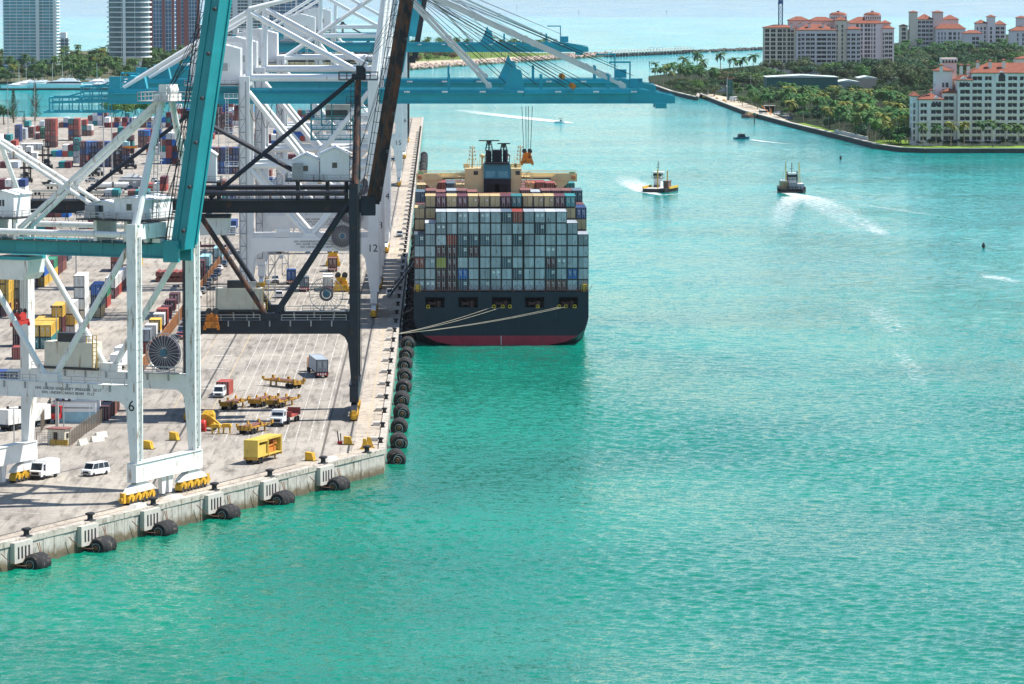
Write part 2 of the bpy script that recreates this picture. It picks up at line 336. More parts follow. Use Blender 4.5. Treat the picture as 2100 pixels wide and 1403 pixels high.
for a, b in zip(pts[1:], pts[2:]): land.poly([(a.x,a.y,-2), (b.x,b.y,-2), (b.x,b.y,DOCK), (a.x,a.y,DOCK)])
struct('terminal_ground', land, M['yard'])
ap = MB(); z = DOCK+.004
k0 = FQ(-5.2, 0); tx = (-5.6 - k0.x)/WD.x if WD.x else 0
e1 = FQ(-1.0, -LN); e2 = FQ(-5.2, -LN)
inner = Vector((-5.6, (FQ(-5.2, 0) + WD*((-5.6-FQ(-5.2,0).x)/WD.x)).y, z)); outer = Vector((-1.0, (FQ(-1.0,0) + WD*((-1.0-FQ(-1.0,0).x)/WD.x)).y, z))
ap.poly([(e1.x,e1.y,z), (outer.x,outer.y,z), (inner.x,inner.y,z), (e2.x,e2.y,z)])
ap.poly([(inner.x,inner.y,z), (outer.x,outer.y,z), (-1.0,YF-4,z), (-5.6,YF-4,z)])
struct('quay_apron', ap, M['apron'])
# coping (a kerb step) on both quays
cp = MB()
a0, a1, a2, a3 = FQ(.16,-LN), FQ(-1.0,-LN), outer, Vector((.16, (FQ(.16,0)+WD*((.16-FQ(.16,0).x)/WD.x)).y, 0))
for z0, z1 in ((DOCK-.55, DOCK+.28),):
    cp.add([(a0.x,a0.y,z0),(a3.x,a3.y,z0),(a2.x,a2.y,z0),(a1.x,a1.y,z0),(a0.x,a0.y,z1),(a3.x,a3.y,z1),(a2.x,a2.y,z1),(a1.x,a1.y,z1)],
       [(0,3,2,1),(4,5,6,7),(0,1,5,4),(1,2,6,5),(2,3,7,6),(3,0,4,7)])
    cp.add([(a3.x,a3.y,z0),(.16,YF,z0),(-1.0,YF,z0),(a2.x,a2.y,z0),(a3.x,a3.y,z1),(.16,YF,z1),(-1.0,YF,z1),(a2.x,a2.y,z1)],
       [(0,3,2,1),(4,5,6,7),(0,1,5,4),(1,2,6,5),(2,3,7,6),(3,0,4,7)])
struct('quay_coping', cp, paint('coping_concrete', (.44,.40,.345), .85, var=.18, scale=.35, dirt=(.17,.145,.11), dirt_amt=.5, stretch=(1,1,.6)))
# front quay wall: one face of concrete panels, each panel its own piece
qw = MB(); p0, p1 = FQ(-.15, -LN), FQ(-.15, 0)
qw.poly([(p0.x,p0.y,-3),(p1.x,p1.y,-3),(p1.x,p1.y,DOCK-.5),(p0.x,p0.y,DOCK-.5)])
QW = struct('quay_wall', qw, M['wall'])
PW = 3.05
pm = [MB().box(-.3, -PW/2+.05, -1.6, .0, PW/2-.05, DOCK-.57).mesh('panel', M['wall']) for _ in range(1)]
band = MB().box(-.28, -PW/2+.04, -1.6, .012, PW/2-.04, .55).mesh('tide_band', M['wall_wet'])
nb = int(150/PW)
for i in range(nb):
    p = FQ(.02 + random.uniform(-.05,.06), -PW/2 - i*PW, 0)
    o = ob('panel', pm[0], QW, p, -TH); b_ = ob('tide_band', band, o); b_.location = (.002, 0, random.uniform(-.12,.12))
for px in (0, ):
    # wall of the long quay, seen edge on
    lq = MB().box(-.4, COR.y+.3, -2, -.02, YF, DOCK-1.0)
    struct('long_quay_wall', lq, M['wall'])
# rails, trench and painted lines
def strip(mb, x0, x1, y0, y1, z, m=0): mb.poly([(x0,y0,z),(x1,y0,z),(x1,y1,z),(x0,y1,z)], m)
RX = -6.2; RL = RX - 30.48
YS = COR.y - 12
rails = MB()
for x in (RX, RL):
    ys = YS + (8 if x == RX else -60)
    strip(rails, x-.22, x+.22, ys, YF-20, DOCK+.009, 1)
    rails.box(x-.08, ys, DOCK+.005, x+.08, YF-20, DOCK+.06, 0)
strip(rails, RX-4.6, RX-4.2, YS+4, YF-30, DOCK+.009, 1)
tag(rails.build('crane_rail_track', [M['steel'], M['trench']]), kind='structure')
fr = MB()
for a in (-5.0, -5.0-30.48):
    for da, m_, wd, zz in ((0, 1, .2, .009), (0, 0, .08, .03)):
        q = [FQ(a+da-wd, -LN), FQ(a+da+wd, -LN), FQ(a+da+wd, -24 if a > -10 else -36), FQ(a+da-wd, -24 if a > -10 else -36)]
        fr.poly([(p.x,p.y,DOCK+zz) for p in q], m_)
q = [FQ(-2.75,-LN), FQ(-2.55,-LN), FQ(-2.55,-30), FQ(-2.75,-30)]; fr.poly([(p.x,p.y,DOCK+.009) for p in q], 1)
tag(fr.build('crane_rail_track', [M['steel'], M['trench']]), kind='structure')
ml = MB(); Y1 = at(560, 905).y
for px in (521, 542, 561, 580, 601, 622, 641, 660, 683, 702):
    x = at(px, 724.6).x; ya = Y1 + random.uniform(-3, 3)
    y = ya
    while y < 1900:
        L_ = random.uniform(40, 160); strip(ml, x-.075, x+.075, y, y+L_, DOCK+.008); y += L_ + random.choice((0, .6, 3))
        if y > 1150: break
for (a, b) in ((424.7, 724.6), (495, 724.6)):
    x = at(a, b).x; strip(ml, x-.08, x+.08, at(400, 860).y, 1500, DOCK+.008, 1)
x = (RX - 1.0); strip(ml, -3.4, -3.25, Y1+6, 1600, DOCK+.012, 1)
# crane position marks across the landside rail
for py in (713.5, 729, 741, 756, 797, 790):
    p = at(468-(py-713)*.55, py); strip(ml, p.x-2.0, p.x+2.0, p.y-.5, p.y+.5, DOCK+.012)
# worn bay lines left of the landside rail and near the front quay
for b in range(-150, -30, 9):
    p, q_ = FQ(-9, b), FQ(-26, b)
    dv = WD*.09
    ml.poly([(p.x-dv.x,p.y-dv.y,DOCK+.008),(p.x+dv.x,p.y+dv.y,DOCK+.008),(q_.x+dv.x,q_.y+dv.y,DOCK+.008),(q_.x-dv.x,q_.y-dv.y,DOCK+.008)])
tag(ml.build('painted_lines', [M['line_w'], M['line_y']]), kind='structure')
# ------------------------------------------------------------------ fenders, bollards
def fender_tree(L_, r, face):
    root = thing('floating_fender', 'x', 'fender')
    b = MB(); c = min(.9, L_*.22)
    b.lathe([(0,-L_/2), (.35,-L_/2), (r*.78,-L_/2+.12), (r,-L_/2+c), (r,L_/2-c), (r*.78,L_/2-.12), (.35,L_/2), (0,L_/2)], (0,0,0), 28, 'y')
    b.build('rubber_body', M['fend'], root, smooth=False)
    MB().lathe([(0,-L_/2-.14),(.34,-L_/2-.14),(.42,-L_/2+.02)], (0,0,0), 12, 'y').build('end_fitting', M['chain'], root)
    MB().ring((0,-L_/2+.03,0), r*.42, .05, 18, 'y').build('bolt_ring', M['grey'], root)
    return root
M['fend'] = paint('worn_fender_rubber', (.020,.020,.022), .8, var=.35, scale=.8, dirt=(.17,.14,.11), dirt_amt=.32, stretch=(1,1,1), spec=.25)
def chain(mb, p, q, sag, r=.07, n=8):
    p, q = Vector(p), Vector(q); pts = []
    for i in range(n+1):
        t = i/n; v = p.lerp(q, t); v.z -= sag*4*t*(1-t); pts.append(v)
    mb.path(pts, r, 4)
fA = fender_tree(4.4, 1.55, 0)
def front_fender(px, py, first):
    p = at(px, py, 0.0); d = (p - COR); b = d.x*WD.x + d.y*WD.y
    f = copy_tree(fA)
    f.location = FQ(2.15, b, .55); f.rotation_euler = (0, 0, -TH); f['group'] = 'fenders along the front quay wall'
    k = MB().box(-.25, -2.6, .9, .5, 2.6, DOCK-.05).build('fender_panel', M['stone_light'], QW, loc=FQ(.35, b-1.6, 0), rz=-TH)
    for s in range(4): MB().box(.47, -1.7+s*1.0, 1.5, .515, -1.25+s*1.0, DOCK-.75).build('slot', M['blk'], k)
    for pa, pb_, sg in ((FQ(.4, b-7.2, DOCK-1.2), FQ(2.0, b-2.3, .6), .7), (FQ(.4, b+3.6, DOCK-.9), FQ(1.8, b+2.2, .9), .2), (FQ(.4, b+3.0, DOCK-.9), FQ(1.8, b+2.2, .9), .2)):
        ch = MB(); mi = (Matrix.Translation(f.location) @ Matrix.Rotation(-TH, 4, 'Z')).inverted(); chain(ch, mi @ pa, mi @ pb_, sg); ch.build('chain', M['chain'], f)
    return f
ordn = ['nearest', 'second', 'third', 'fourth', 'fifth', 'sixth']
for i, (px, py) in enumerate(((74,1163),(210,1128),(336,1095),(459,1061),(573,1032),(682,1002))):
    f = front_fender(px, py, i == 0)
    f['label'] = f'black floating drum fender against the front quay wall, {ordn[i]} one counted from the left'
for o_ in list(fA.children): bpy.data.objects.remove(o_)
bpy.data.objects.remove(fA)
fB = fender_tree(5.4, 1.62, 1)
cm = MB(); cm.path([Vector((-.2,-2.9,.0)) + Vector((.0+.8*math.cos(t)-.1, 0, .7*math.sin(t)-.35)) for t in [pi*(1+i/8) for i in range(9)]], .06, 4)
cm.build('chain', M['galv'], fB)
def nth(n):
    s = 'th' if 10 <= n % 100 <= 20 else {1:'st',2:'nd',3:'rd'}.get(n % 10, 'th'); return f'{n}{s}'
y0 = at(810, 951, 0).y + 2.6; n = 0; y = y0
while y < YF - 30:
    f = fB if n == 0 else copy_tree(fB)
    f.location = (2.1+random.uniform(-.2,.15), y+random.uniform(-1.3,1.3), .75 + random.uniform(-.2,.2)); f.rotation_euler = (random.uniform(-.03,.03), random.uniform(0,6.2), random.uniform(-.08,.08))
    tag(f, f'black rubber drum fender on the long quay, {nth(n+1)} counted from the quay corner', None, 'fenders in the long row beside the ship')
    y += 24.45 if n < 24 else 16; n += 1
    if n > 60: break
bol = thing('bollard', 'x', 'bollard')
b = MB(); b.cbox(0,0,0,1.5,1.2,.12); b.build('base_plate', M['steel'], bol)
b = MB(); b.lathe([(.34,.1),(.26,.5),(.3,.75),(.62,.95),(.62,1.12),(.3,1.25),(0,1.27)], (-.28,0,0), 10); b.lathe([(.34,.1),(.26,.5),(.3,.75),(.62,.95),(.62,1.12),(.3,1.25),(0,1.27)], (.28,0,0), 10)
b.build('mooring_head', M['blk'], bol)
first = True; nb_ = 0
for i, (px, py) in enumerate(((49,1103),(182,1071),(308,1039),(430,1008),(543,980),(651,953),(741,931))):
    d = at(px, py, DOCK) - COR; bb = d.x*WD.x + d.y*WD.y
    o = bol if first else copy_tree(bol); first = False
    o.location = FQ(-.35, bb, DOCK+.28); o.rotation_euler = (0,0,-TH+pi/2)
    tag(o, f'black double-headed mooring bollard on the front quay edge, {nth(i+1)} from the left', None, 'bollards on the front quay')
y = COR.y + 9 - 24.4
for i in range(72):
    y += 24.4 if i < 20 else 18
    if y > YF-20: break
    o = copy_tree(bol); o.location = (-.75, y, DOCK+.28); o.scale = (.62,.62,.8); o.rotation_euler = (0,0,random.uniform(-.3,.3))
    tag(o, f'black mooring bollard on the long quay edge, {nth(i+1)} counted from the corner', None, 'bollards on the long quay')
bx = MB(); bx.cbox(0,0,0,1.3,2.2,.55); bx.cbox(0,0,.55,.9,1.6,.12)
bxm = bx.mesh('utility_box', M['stone_light'])
for i in range(56):
    y = COR.y + 15 + i*24.4
    if y > YF-20: break
    tag(ob('utility_box', bxm, None, (-1.9, y, DOCK+.004)), f'pale concrete utility box beside the long quay bollards, {nth(i+1)} from the corner', 'utility box', 'utility boxes on the long quay')
# ------------------------------------------------------------------ ship-to-shore cranes
SY = 9.5; GA = 30.48
def bogies(root, xr, wm, wy, fancy=True):
    """equalisers and yellow wheel trucks under one sill beam"""
    for s in (-1, 1):
        e = MB(); c = s*(SY-1.0)
        e.prism([(c-4.6, 1.7), (c+4.6, 1.7), (c+3.4, 2.5), (c+1.0, 3.3), (c-1.0, 3.3), (c-3.4, 2.5)], xr-.55, xr+.55, 'x')
        eq = e.build('equaliser', wm, root)
        for k in (-3.3, -1.1, 1.1, 3.3):
            t = MB(); y = c+k
            t.prism([(y-1.0, .35), (y+1.0, .35), (y+.95, 1.1), (y+.3, 1.75), (y-.3, 1.75), (y-.95, 1.1)], xr-.6, xr+.6, 'x')
            t.box(xr-.85, y-.35, .5, xr-.6, y+.35, 1.2); t.box(xr+.6, y-.3, .55, xr+.8, y+.3, 1.3)
            tr = t.build('wheel_truck', wy, root)
            wl = MB()
            for q in (-.5, .5): wl.lathe([(0,-.66),(.42,-.66),(.42,.66),(0,.66)], (xr, y+q, .45), 10, 'x')
            wl.build('wheels', M['steel'], tr)
        bf = MB(); y = s*(SY+4.2); bf.box(xr-.35, y-.35, .4, xr+.35, y+.35, 2.0); bf.box(xr-.25, y+s*.3, .8, xr+.25, y+s*.9, 1.3)
        bf.build('buffer', wy, root)
    for s in (-1, 1):
        p = MB(); p.frust((xr-.3, s*1.1-.45, xr+.3, s*1.1+.45), (xr-.4, s*1.1-.8, xr+.4, s*1.1+.8), .5, 3.3); p.build('stowage_pin', wm, root)
def leg_mesh(x, y, dirx, z_sill, z_portal, z_top, wx, wy_, lowx, m, parent, fl=1.45):
    """vertical leg, flared between portal and sill; outer face stays plumb, dirx = outward sign"""
    l = MB(); o = x + dirx*wx/2
    l.box(o - dirx*wx, y-wy_/2, z_portal, o, y+wy_/2, z_top)
    a, b = sorted((o, o - dirx*lowx)); c, d = sorted((o, o - dirx*(wx*fl)))
    l.frust((a, y-wy_/2+.1, b, y+wy_/2-.1), (c, y-wy_/2, d, y+wy_/2), z_sill, z_portal)
    return l.build('leg', m, parent)
def cable_reel(parent, x, y, z, R_, full, m_ring, m_core, nsp=28):
    r = MB(); r.ring((x,y,z), R_, .07, 36); r.ring((x,y+.7,z), R_, .05, 36)
    for i in range(nsp):
        t = 2*pi*i/nsp; r.bar((x+.5*cos(t), y, z+.5*sin(t)), (x+R_*cos(t), y, z+R_*sin(t)), .07, .07)
    rl = r.build('cable_reel', m_ring, parent)
    c = MB(); c.lathe([(R_*.28,.1),(R_*full,.1),(R_*full,.6),(R_*.28,.6)], (x,y,z), 28, 'y'); c.build('cable_wrap', M['cable_wrap'], rl)
    c = MB(); c.lathe([(0,-.25),(R_*.2,-.25),(R_*.24,.7),(0,.7)], (x,y,z), 14, 'y'); c.build('hub', m_core, rl)
    return rl
M['cable_wrap'] = paint('wound_cable', (.075,.060,.085), .6, var=.25, scale=3)
M['hubblue'] = paint('reel_hub_blue', (.06,.16,.22), .5)
M['window'] = paint('cabin_window', (.03,.05,.06), .1, spec=.7)
def gable_house(parent, x0, x1, y0, y1, z0, z1, zr, wall, roof=None, name='machinery_house', ridge='y', win=True):
    h = MB()
    if ridge == 'y':
        xm = (x0+x1)/2; h.prism([(x0,z0),(x1,z0),(x1,z1),(xm,zr),(x0,z1)], y0, y1, 'y')
    else:
        ym = (y0+y1)/2; h.prism([(y0,z0),(y1,z0),(y1,z1),(ym,zr),(y0,z1)], x0, x1, 'x')
    hh = h.build(name, wall, parent)
    rf = MB()
    if ridge == 'y':
        e = .25
        for a in (x0-e, x1+e): rf.add([(a,y0-e,z1-.1),(a,y1+e,z1-.1),(xm,y1+e,zr+.08),(xm,y0-e,zr+.08),(a,y0-e,z1+.08),(a,y1+e,z1+.08),(xm,y1+e,zr+.26),(xm,y0-e,zr+.26)], [(0,1,2,3),(4,5,6,7),(0,1,5,4),(1,2,6,5),(2,3,7,6),(3,0,4,7)])
        rf.build('roof', roof or wall, hh)
    if win:
        wn = MB(); xm = (x0+x1)/2; wn.box(xm-.45, y0-.04, (z0+z1)/2-.1, xm+.45, y0+.05, (z0+z1)/2+.9); wn.build('window', M['window'], hh)
    n = int((x1-x0)/.9); rb = MB()
    for i in range(n+1):
        x = x0 + (x1-x0)*i/n; rb.box(x-.05, y0-.05, z0+.05, x+.05, y0+.01, z1-.12)
    rb.build('wall_rib', wall, hh); hh.children[-1]['kind'] = 'stuff'
    fl = MB(); fl.box(x0-1.3, y0-1.3, z0-.28, x1+1.0, y1+.4, z0-.05)
    f = fl.build('walkway', M['steel'], hh)
    rl = MB(); rl.rail((x0-1.2,y0-1.2,z0-.05),(x1+.9,y0-1.2,z0-.05)); rl.rail((x1+.9,y0-1.2,z0-.05),(x1+.9,y1+.3,z0-.05)); rl.rail((x0-1.2,y0-1.2,z0-.05),(x0-1.2,y1+.3,z0-.05))
    rl.build('railing', M['galv'], hh)
    return hh
def stair_tower(parent, x, y, z0, z1, m):
    s = MB()
    for a in (-.8,.8):
        for b in (-.8,.8): s.bar((x+a,y+b,z0),(x+a,y+b,z1), .14, .14)
    z = z0; i = 0
    while z < z1-3:
        for a, b, c, d in ((-.8,-.8,.8,-.8),(.8,-.8,.8,.8),(.8,.8,-.8,.8),(-.8,.8,-.8,-.8)): s.bar((x+a,y+b,z),(x+c,y+d,z), .1, .1)
        s.bar((x-.8*(-1)**i,y-.8,z),(x+.8*(-1)**i,y-.8,z+3), .18, .12); i += 1; z += 3
    return s.build('access_tower', m, parent)
def old_crane(name, label, loc, rz, mw, mg, mb, num, mdiag, boom_len=58, black=False, rh=1.2, hs=1.0):
    r = thing(name, label, 'crane', loc, rz)
    ZP0, ZP1, ZT = 15.9, 18.3, 43.5
    for x, d in ((0,1),(-GA,-1)):
        sl_ = MB(); sl_.box(x-.8, -SY-1.4, 3.3, x+.8, SY+1.4, 6.2); sl_.box(x-.95, -SY-1.2, 6.2, x+.95, SY+1.2, 6.3)
        sl_.build('sill_beam', mw, r); bogies(r, x, mw, M['yellow'])
        for s in (-1,1):
            lg = leg_mesh(x, s*SY, d, 6.25, ZP0+.2, ZT, 1.6, 2.0, 1.25, mw, r, 1.3)
            ld = MB(); ld.ladder((x+d*.95, s*SY, 7), (x+d*.95, s*SY, ZT-2), (0,.28,0), 1.2, .05); ld.build('ladder', M['galv'] if not black else M['steel'], lg)
            fl = MB()
            for z in (19, 24, 29, 34, 39): fl.box(x-.84, s*SY-1.04, z, x+.84, s*SY+1.04, z+.08)
            fl.build('flange', mw, lg)
        t = MB(); t.box(x-.75, -SY+1.02, 41.1, x+.75, SY-1.02, ZT-.1); t.build('tie_beam', mw, r)
    for s in (-1,1):
        p = MB(); p.box(-GA+.82, s*SY-.8, ZP0, -.82, s*SY+.8, ZP1); p.box(-GA+1.2, s*SY-.95, ZP1, -1.2, s*SY+.95, ZP1+.1)
        p.prism([(-.82, ZP0),(-2.6, ZP0),(-1.7,ZP0-.6),(-1.2,ZP0-1.6),(-.82,ZP0-2.6)], s*SY-.7, s*SY+.7, 'y'); p.prism([(-GA+.82, ZP0),(-GA+2.6, ZP0),(-GA+1.7,ZP0-.6),(-GA+1.2,ZP0-1.6),(-GA+.82,ZP0-2.6)], s*SY-.7, s*SY+.7, 'y')
        p.cbox(-GA/2, s*SY, ZP1+.1, 3.6, 1.5, 1.3)
        pb = p.build('portal_beam', mw, r)
        rl = MB(); rl.rail((-GA+1.3, s*SY-.9, ZP1+.1), (-GA/2-2, s*SY-.9, ZP1+.1)); rl.rail((-GA/2+2, s*SY-.9, ZP1+.1), (-1.4, s*SY-.9, ZP1+.1)); rl.build('railing', M['galv'], pb)
        br = MB()
        for i in range(7): br.box(-GA+3.5+i*3.8, s*SY-.98, ZP1-1.0, -GA+3.75+i*3.8, s*SY-.8, ZP1+.05)
        br.build('bracket', M['grey'], pb)
        for q, xe in ((1,-1.2),(-1,-GA+1.2)):
            dg = MB(); dg.tube((-GA/2+q*.9, s*SY, ZP1+1.0), (xe, s*SY, 39.5), .5, 12); dg.lathe([(0,-.62),(.32,-.62),(.32,.62),(0,.62)], (-GA/2+q*.95, s*SY, ZP1+1.15), 10, 'y')
            dg.build('diagonal_brace', mdiag if (s < 0 and q < 0) or not black else mw, r, smooth=False)
        h2 = MB(); h2.tube((-GA+1, s*SY, 41.8), (-1, s*SY, 41.8), .48, 12); h2.build('top_pipe', mw, r)
    # trolley girder
    g = MB(); g.box(-60, -1.75, 37.9, 1.6, 1.75, 40.2); g.box(-60, -2.1, 37.7, 1.8, 2.1, 37.9)
    gr = g.build('trolley_girder', mg, r)
    wk = MB(); wk.box(-60, -3.0, 39.95, -1, -1.75, 40.05); wk.box(-60, 1.75, 39.95, -1, 3.0, 40.05); wk.build('walkway', M['steel'], gr)
    rl = MB(); rl.rail((-60,-2.95,40.05),(-1.5,-2.95,40.05)); rl.rail((-60,2.95,40.05),(-1.5,2.95,40.05)); rl.build('railing', M['steel'] if black else M['galv'], gr)
    st = MB()
    for x in range(-58, 0, 4): st.box(x-.06, -1.80, 37.7, x+.06, -1.74, 40.1)
    st.build('stiffener', mg, gr)
    pf = MB(); pf.box(-41, -4.2, 40.3, -34.5, 4.2, 40.5); pf.rail((-41,-4.2,40.5),(-34.5,-4.2,40.5)); pf.rail((-41,-4.2,38.2),(-34.5,-4.2,38.2)); pf.box(-41,-4.2,38.0,-34.5,-1.8,38.2)
    for x in (-41,-37.7,-34.5): pf.bar((x,-4.2,38.0),(x,-4.2,40.5),.14,.14); pf.bar((x,-1.8,36.6),(x,-4.1,38.1),.14,.14)
    pf.build('side_platform', mg, gr)
    for x in (0,-GA):
        hg = MB(); hg.box(x-.7,-2.4,40.2,x+.7,2.4,40.85); hg.build('girder_hanger', mw, r)
    # raised boom
    hx, hz = 3.4, 39.4; A = R(80.5); u = Vector((cos(A),0,sin(A))); v = Vector((sin(A),0,-cos(A)))
    def bp(a, b, y): return Vector((hx,y,hz)) + u*a + v*b
    bm = MB()
    def bbox(mb_, a0, a1, b0, b1, y0, y1):
        mb_.add([bp(a,b,y) for a in (a0,a1) for b, y in ((b0,y0),(b1,y0),(b1,y1),(b0,y1))], [(0,1,2,3),(7,6,5,4),(0,4,5,1),(1,5,6,2),(2,6,7,3),(3,7,4,0)])
    bbox(bm, 0, boom_len, -1.25, 1.25, -1.75, 1.75)
    boom = bm.build('boom', mb, r)
    rr = MB(); bbox(rr, .6, boom_len, 1.25, 1.42, -2.1, -1.5); bbox(rr, .6, boom_len, 1.25, 1.42, 1.5, 2.1); bbox(rr, .6, boom_len, -.35, -.15, -1.95, -1.75); rr.build('boom_rail', M['steel'] if black else mb, boom)
    wl = MB()
    for a in range(1, int(boom_len), 2): wl.bar(bp(a,-1.2,-1.6), bp(a,-2.3,-1.6), .1, .1)
    wl.bar(bp(0,-2.3,-1.6), bp(boom_len,-2.3,-1.6), .16, .16); wl.bar(bp(0,-1.8,-1.6), bp(boom_len,-1.8,-1.6), .1, .1); wl.build('boom_handrail', M['steel'], boom)
    for a in range(3, int(boom_len), 7):
        lm = MB(); lm.tube(bp(a,1.0,-1.75), bp(a,1.0,-2.6), .1, 6); lm.lathe([(0,-.25),(.28,-.25),(.32,.1),(0,.15)], bp(a,1.1,-2.7), 10, 'y'); lm.build('floodlight', M['steel'], boom)
    hm = MB(); hm.box(1.2,-2.4,37.2,3.9,-1.8,40.6); hm.box(1.2,1.8,37.2,3.9,2.4,40.6); hm.lathe([(0,-2.6),(.5,-2.6),(.5,2.6),(0,2.6)], (hx,0,hz), 12, 'y'); hm.build('boom_hinge', mg, r)
    # A frame
    ax, az = .8, 63.0
    for s in (-1,1):
        t = MB(); t.tube((.3, s*SY, ZT-.2), (ax, s*1.3, az), .68, 12, r2=.5); t.build('mast_post', mw if not black else (mdiag if s < 0 else mw), r)
    am = MB(); am.box(ax-1.2,-2.2,az-.6,ax+1.4,2.2,az+.4); am.lathe([(0,-1.3),(.9,-1.3),(.9,1.3),(0,1.3)], (ax+.5,0,az+1.0), 14, 'y'); am.box(ax-.4,-1.9,az+.4,ax+.9,-1.4,az+1.9); am.box(ax-.4,1.4,az+.4,ax+.9,1.9,az+1.9)
    apx = am.build('mast_head', mw, r)
    pl = MB(); pl.box(ax-3.6,-3,az-.75,ax+3.6,3,az-.6)
    for a, b in (((-3.6,-3),(3.6,-3)),((3.6,-3),(3.6,3)),((-3.6,3),(3.6,3)),((-3.6,-3),(-3.6,3))): pl.rail((ax+a[0],a[1],az-.6),(ax+b[0],b[1],az-.6), 1.3, 1.2)
    pl.build('mast_platform', M['galv'] if not black else M['steel'], apx)
    ld = MB(); ld.ladder((ax-1.3,-2.0,44),(ax-1.0,-1.2,az-1),(.35,0,0),.9,.05)
    for z in (48,53,58): ld.box(ax-2.2,-2.6,z,ax-.4,-.6,z+.12); ld.rail((ax-2.2,-2.6,z+.1),(ax-.4,-2.6,z+.1),1.1,.9)
    ld.build('mast_ladder', M['galv'] if not black else M['steel'], apx)
    for s in (-1,1):
        t = MB(); t.tube((ax-.6, s*1.0, az-.3), (-26.8, s*1.7, 40.4), .42, 10); t.build('back_stay', mw, r)
        t = MB(); t.tube((-GA, s*1.0, 56.0), (-8.6, s*1.7, 44.0), .36, 10); t.build('front_strut', mw, r)
        t = MB(); t.tube((-GA, s*1.0, 56.0), (-51, s*1.7, 40.5), .36, 10); t.build('rear_strut', mw, r)
        t = MB(); t.tube((-GA, s*SY, ZT-.2), (-GA, s*1.0, 56.2), .42, 10); t.build('rear_post', mw, r)
    nd = MB(); nd.box(-GA-.7,-1.6,55.3,-GA+.7,1.6,56.6); nd.build('rear_node', mw, r)
    for s in (-1,1):                                  # boom hoist ropes
        rp = MB()
        for k in (-.5,0,.5,1.0): rp.tube((ax+.3, s*.5+k*.3, az+1.2), bp(34+4*k, -1.3, s*.8), .05, 4)
        rp.build('hoist_rope', M['cable'], r)
        rp = MB()
        for k in (-.6,.2,.9): rp.tube((-.5+k*.4, s*1.2, 45.5), bp(26+6*k, -1.3, s*1.2), .045, 4)
        rp.build('hoist_rope', M['cable'], r)
    # houses
    hA = gable_house(r, -6.2, -.9, -4.6, 4.6, 43.9, 43.9+4.7*hs, 43.9+4.7*hs+rh, M['white'])
    gable_house(r, -11.4, -6.45, -4.0, 4.2, 43.9, 43.9+3.5*hs, 43.9+3.5*hs+rh, M['white'])
    el = MB(); el.box(-11.2,-5.1,44.0,-9.4,-4.05,44.0+3*hs); el.build('electric_cabinet', M['grey'], hA)
    gable_house(r, -29.9, -25.6, -2.6, 2.6, 43.6, 43.6+4.8*(.3+.7*hs), 43.6+4.8*(.3+.7*hs)+rh*1.2, M['white'])
    for x in (-28.8,-25.2):
        for y in (-2.8,2.8):
            q = MB(); q.box(x-.25,y-.25,40.1,x+.25,y+.25,43.35); q.build('house_support', mw, r)
    for x in (-10.5,-5,-1.5):
        q = MB(); q.box(x-.3,-3.2,40.25,x+.3,3.2,43.62); q.build('house_support', mw, r)
    # trolley with operator cabin
    cb = MB(); cb.prism([(-29.5,33.6),(-24.0,33.6),(-23.2,34.6),(-23.0,37.2),(-29.5,37.2)], -2.6, 2.6, 'y'); tr_ = cb.build('trolley', mw if not black else M['white_old'], r)
    q = MB(); q.box(-29.2,-2.9,36.8,-23.0,2.9,37.3); q.build('trolley_frame', mg, tr_)
    # generator house and cable reel on the far portal beam
    q = MB(); q.box(-26.4,SY-1.6,18.9,-17.4,SY+1.4,22.9); gh = q.build('generator_house', M['cream'], r)
    q = MB(); q.box(-24.2,SY-1.2,22.9,-20.4,SY+1.1,24.3); q.build('cooling_unit', M['steel'], gh)
    q = MB(); q.box(-20.3,SY-1.2,22.9,-18.8,SY+1.1,24.1); q.build('cooling_unit', M['galv'], gh)
    q = MB(); q.box(-27,SY-1.9,18.55,-16.8,SY+1.8,18.85); q.build('base_frame', M['steel'], gh)
    q = MB(); q.ladder((-17.0,SY-1.7,18.9),(-17.0,SY-1.7,24.2),(.35,0,0),.6,.05); q.rail((-17.5,SY-1.6,22.9),(-18.6,SY-1.6,22.9)); q.build('ladder', M['yellow'], gh)
    q = MB(); q.box(-10,SY-2.6,18.5,-2,SY-.9,18.7); q.rail((-10,SY-2.6,18.7),(-2,SY-2.6,18.7)); q.build('reel_platform', M['grey'], r)
    cable_reel(r, -5.6, SY+.4, 21.6, 3.15, .42 if black else .88, M['galv'], M['hubblue'], 26)
    # lettering
    zl = (ZP0+ZP1)/2
    if num:
        text('leg_number', num, 2.4, M['blk'], r, (-.15, -SY-1.03, 15.2))
        r_t = text('load_plate', 'SWL UNDER SINGLE LIFT SPREADER   50 LT\nSWL UNDER CARGO BEAM   75 LT', .62, M['blk'], r, (-11.5, -SY-.82, zl)); r_t['kind'] = 'stuff'
    # hanging lattice rails under the girder (festoon)
    if black:
        for i in range(7):
            fs = MB(); x = -58+i*2.4; fs.path([Vector((x+2.4*t, -2.5, 37.6-3.4*4*t*(1-t)*(.6+.4*((i*7)%3)/2))) for t in [j/8 for j in range(9)]], .07, 4); fs.build('festoon_cable', M['cable'], r)
    return r
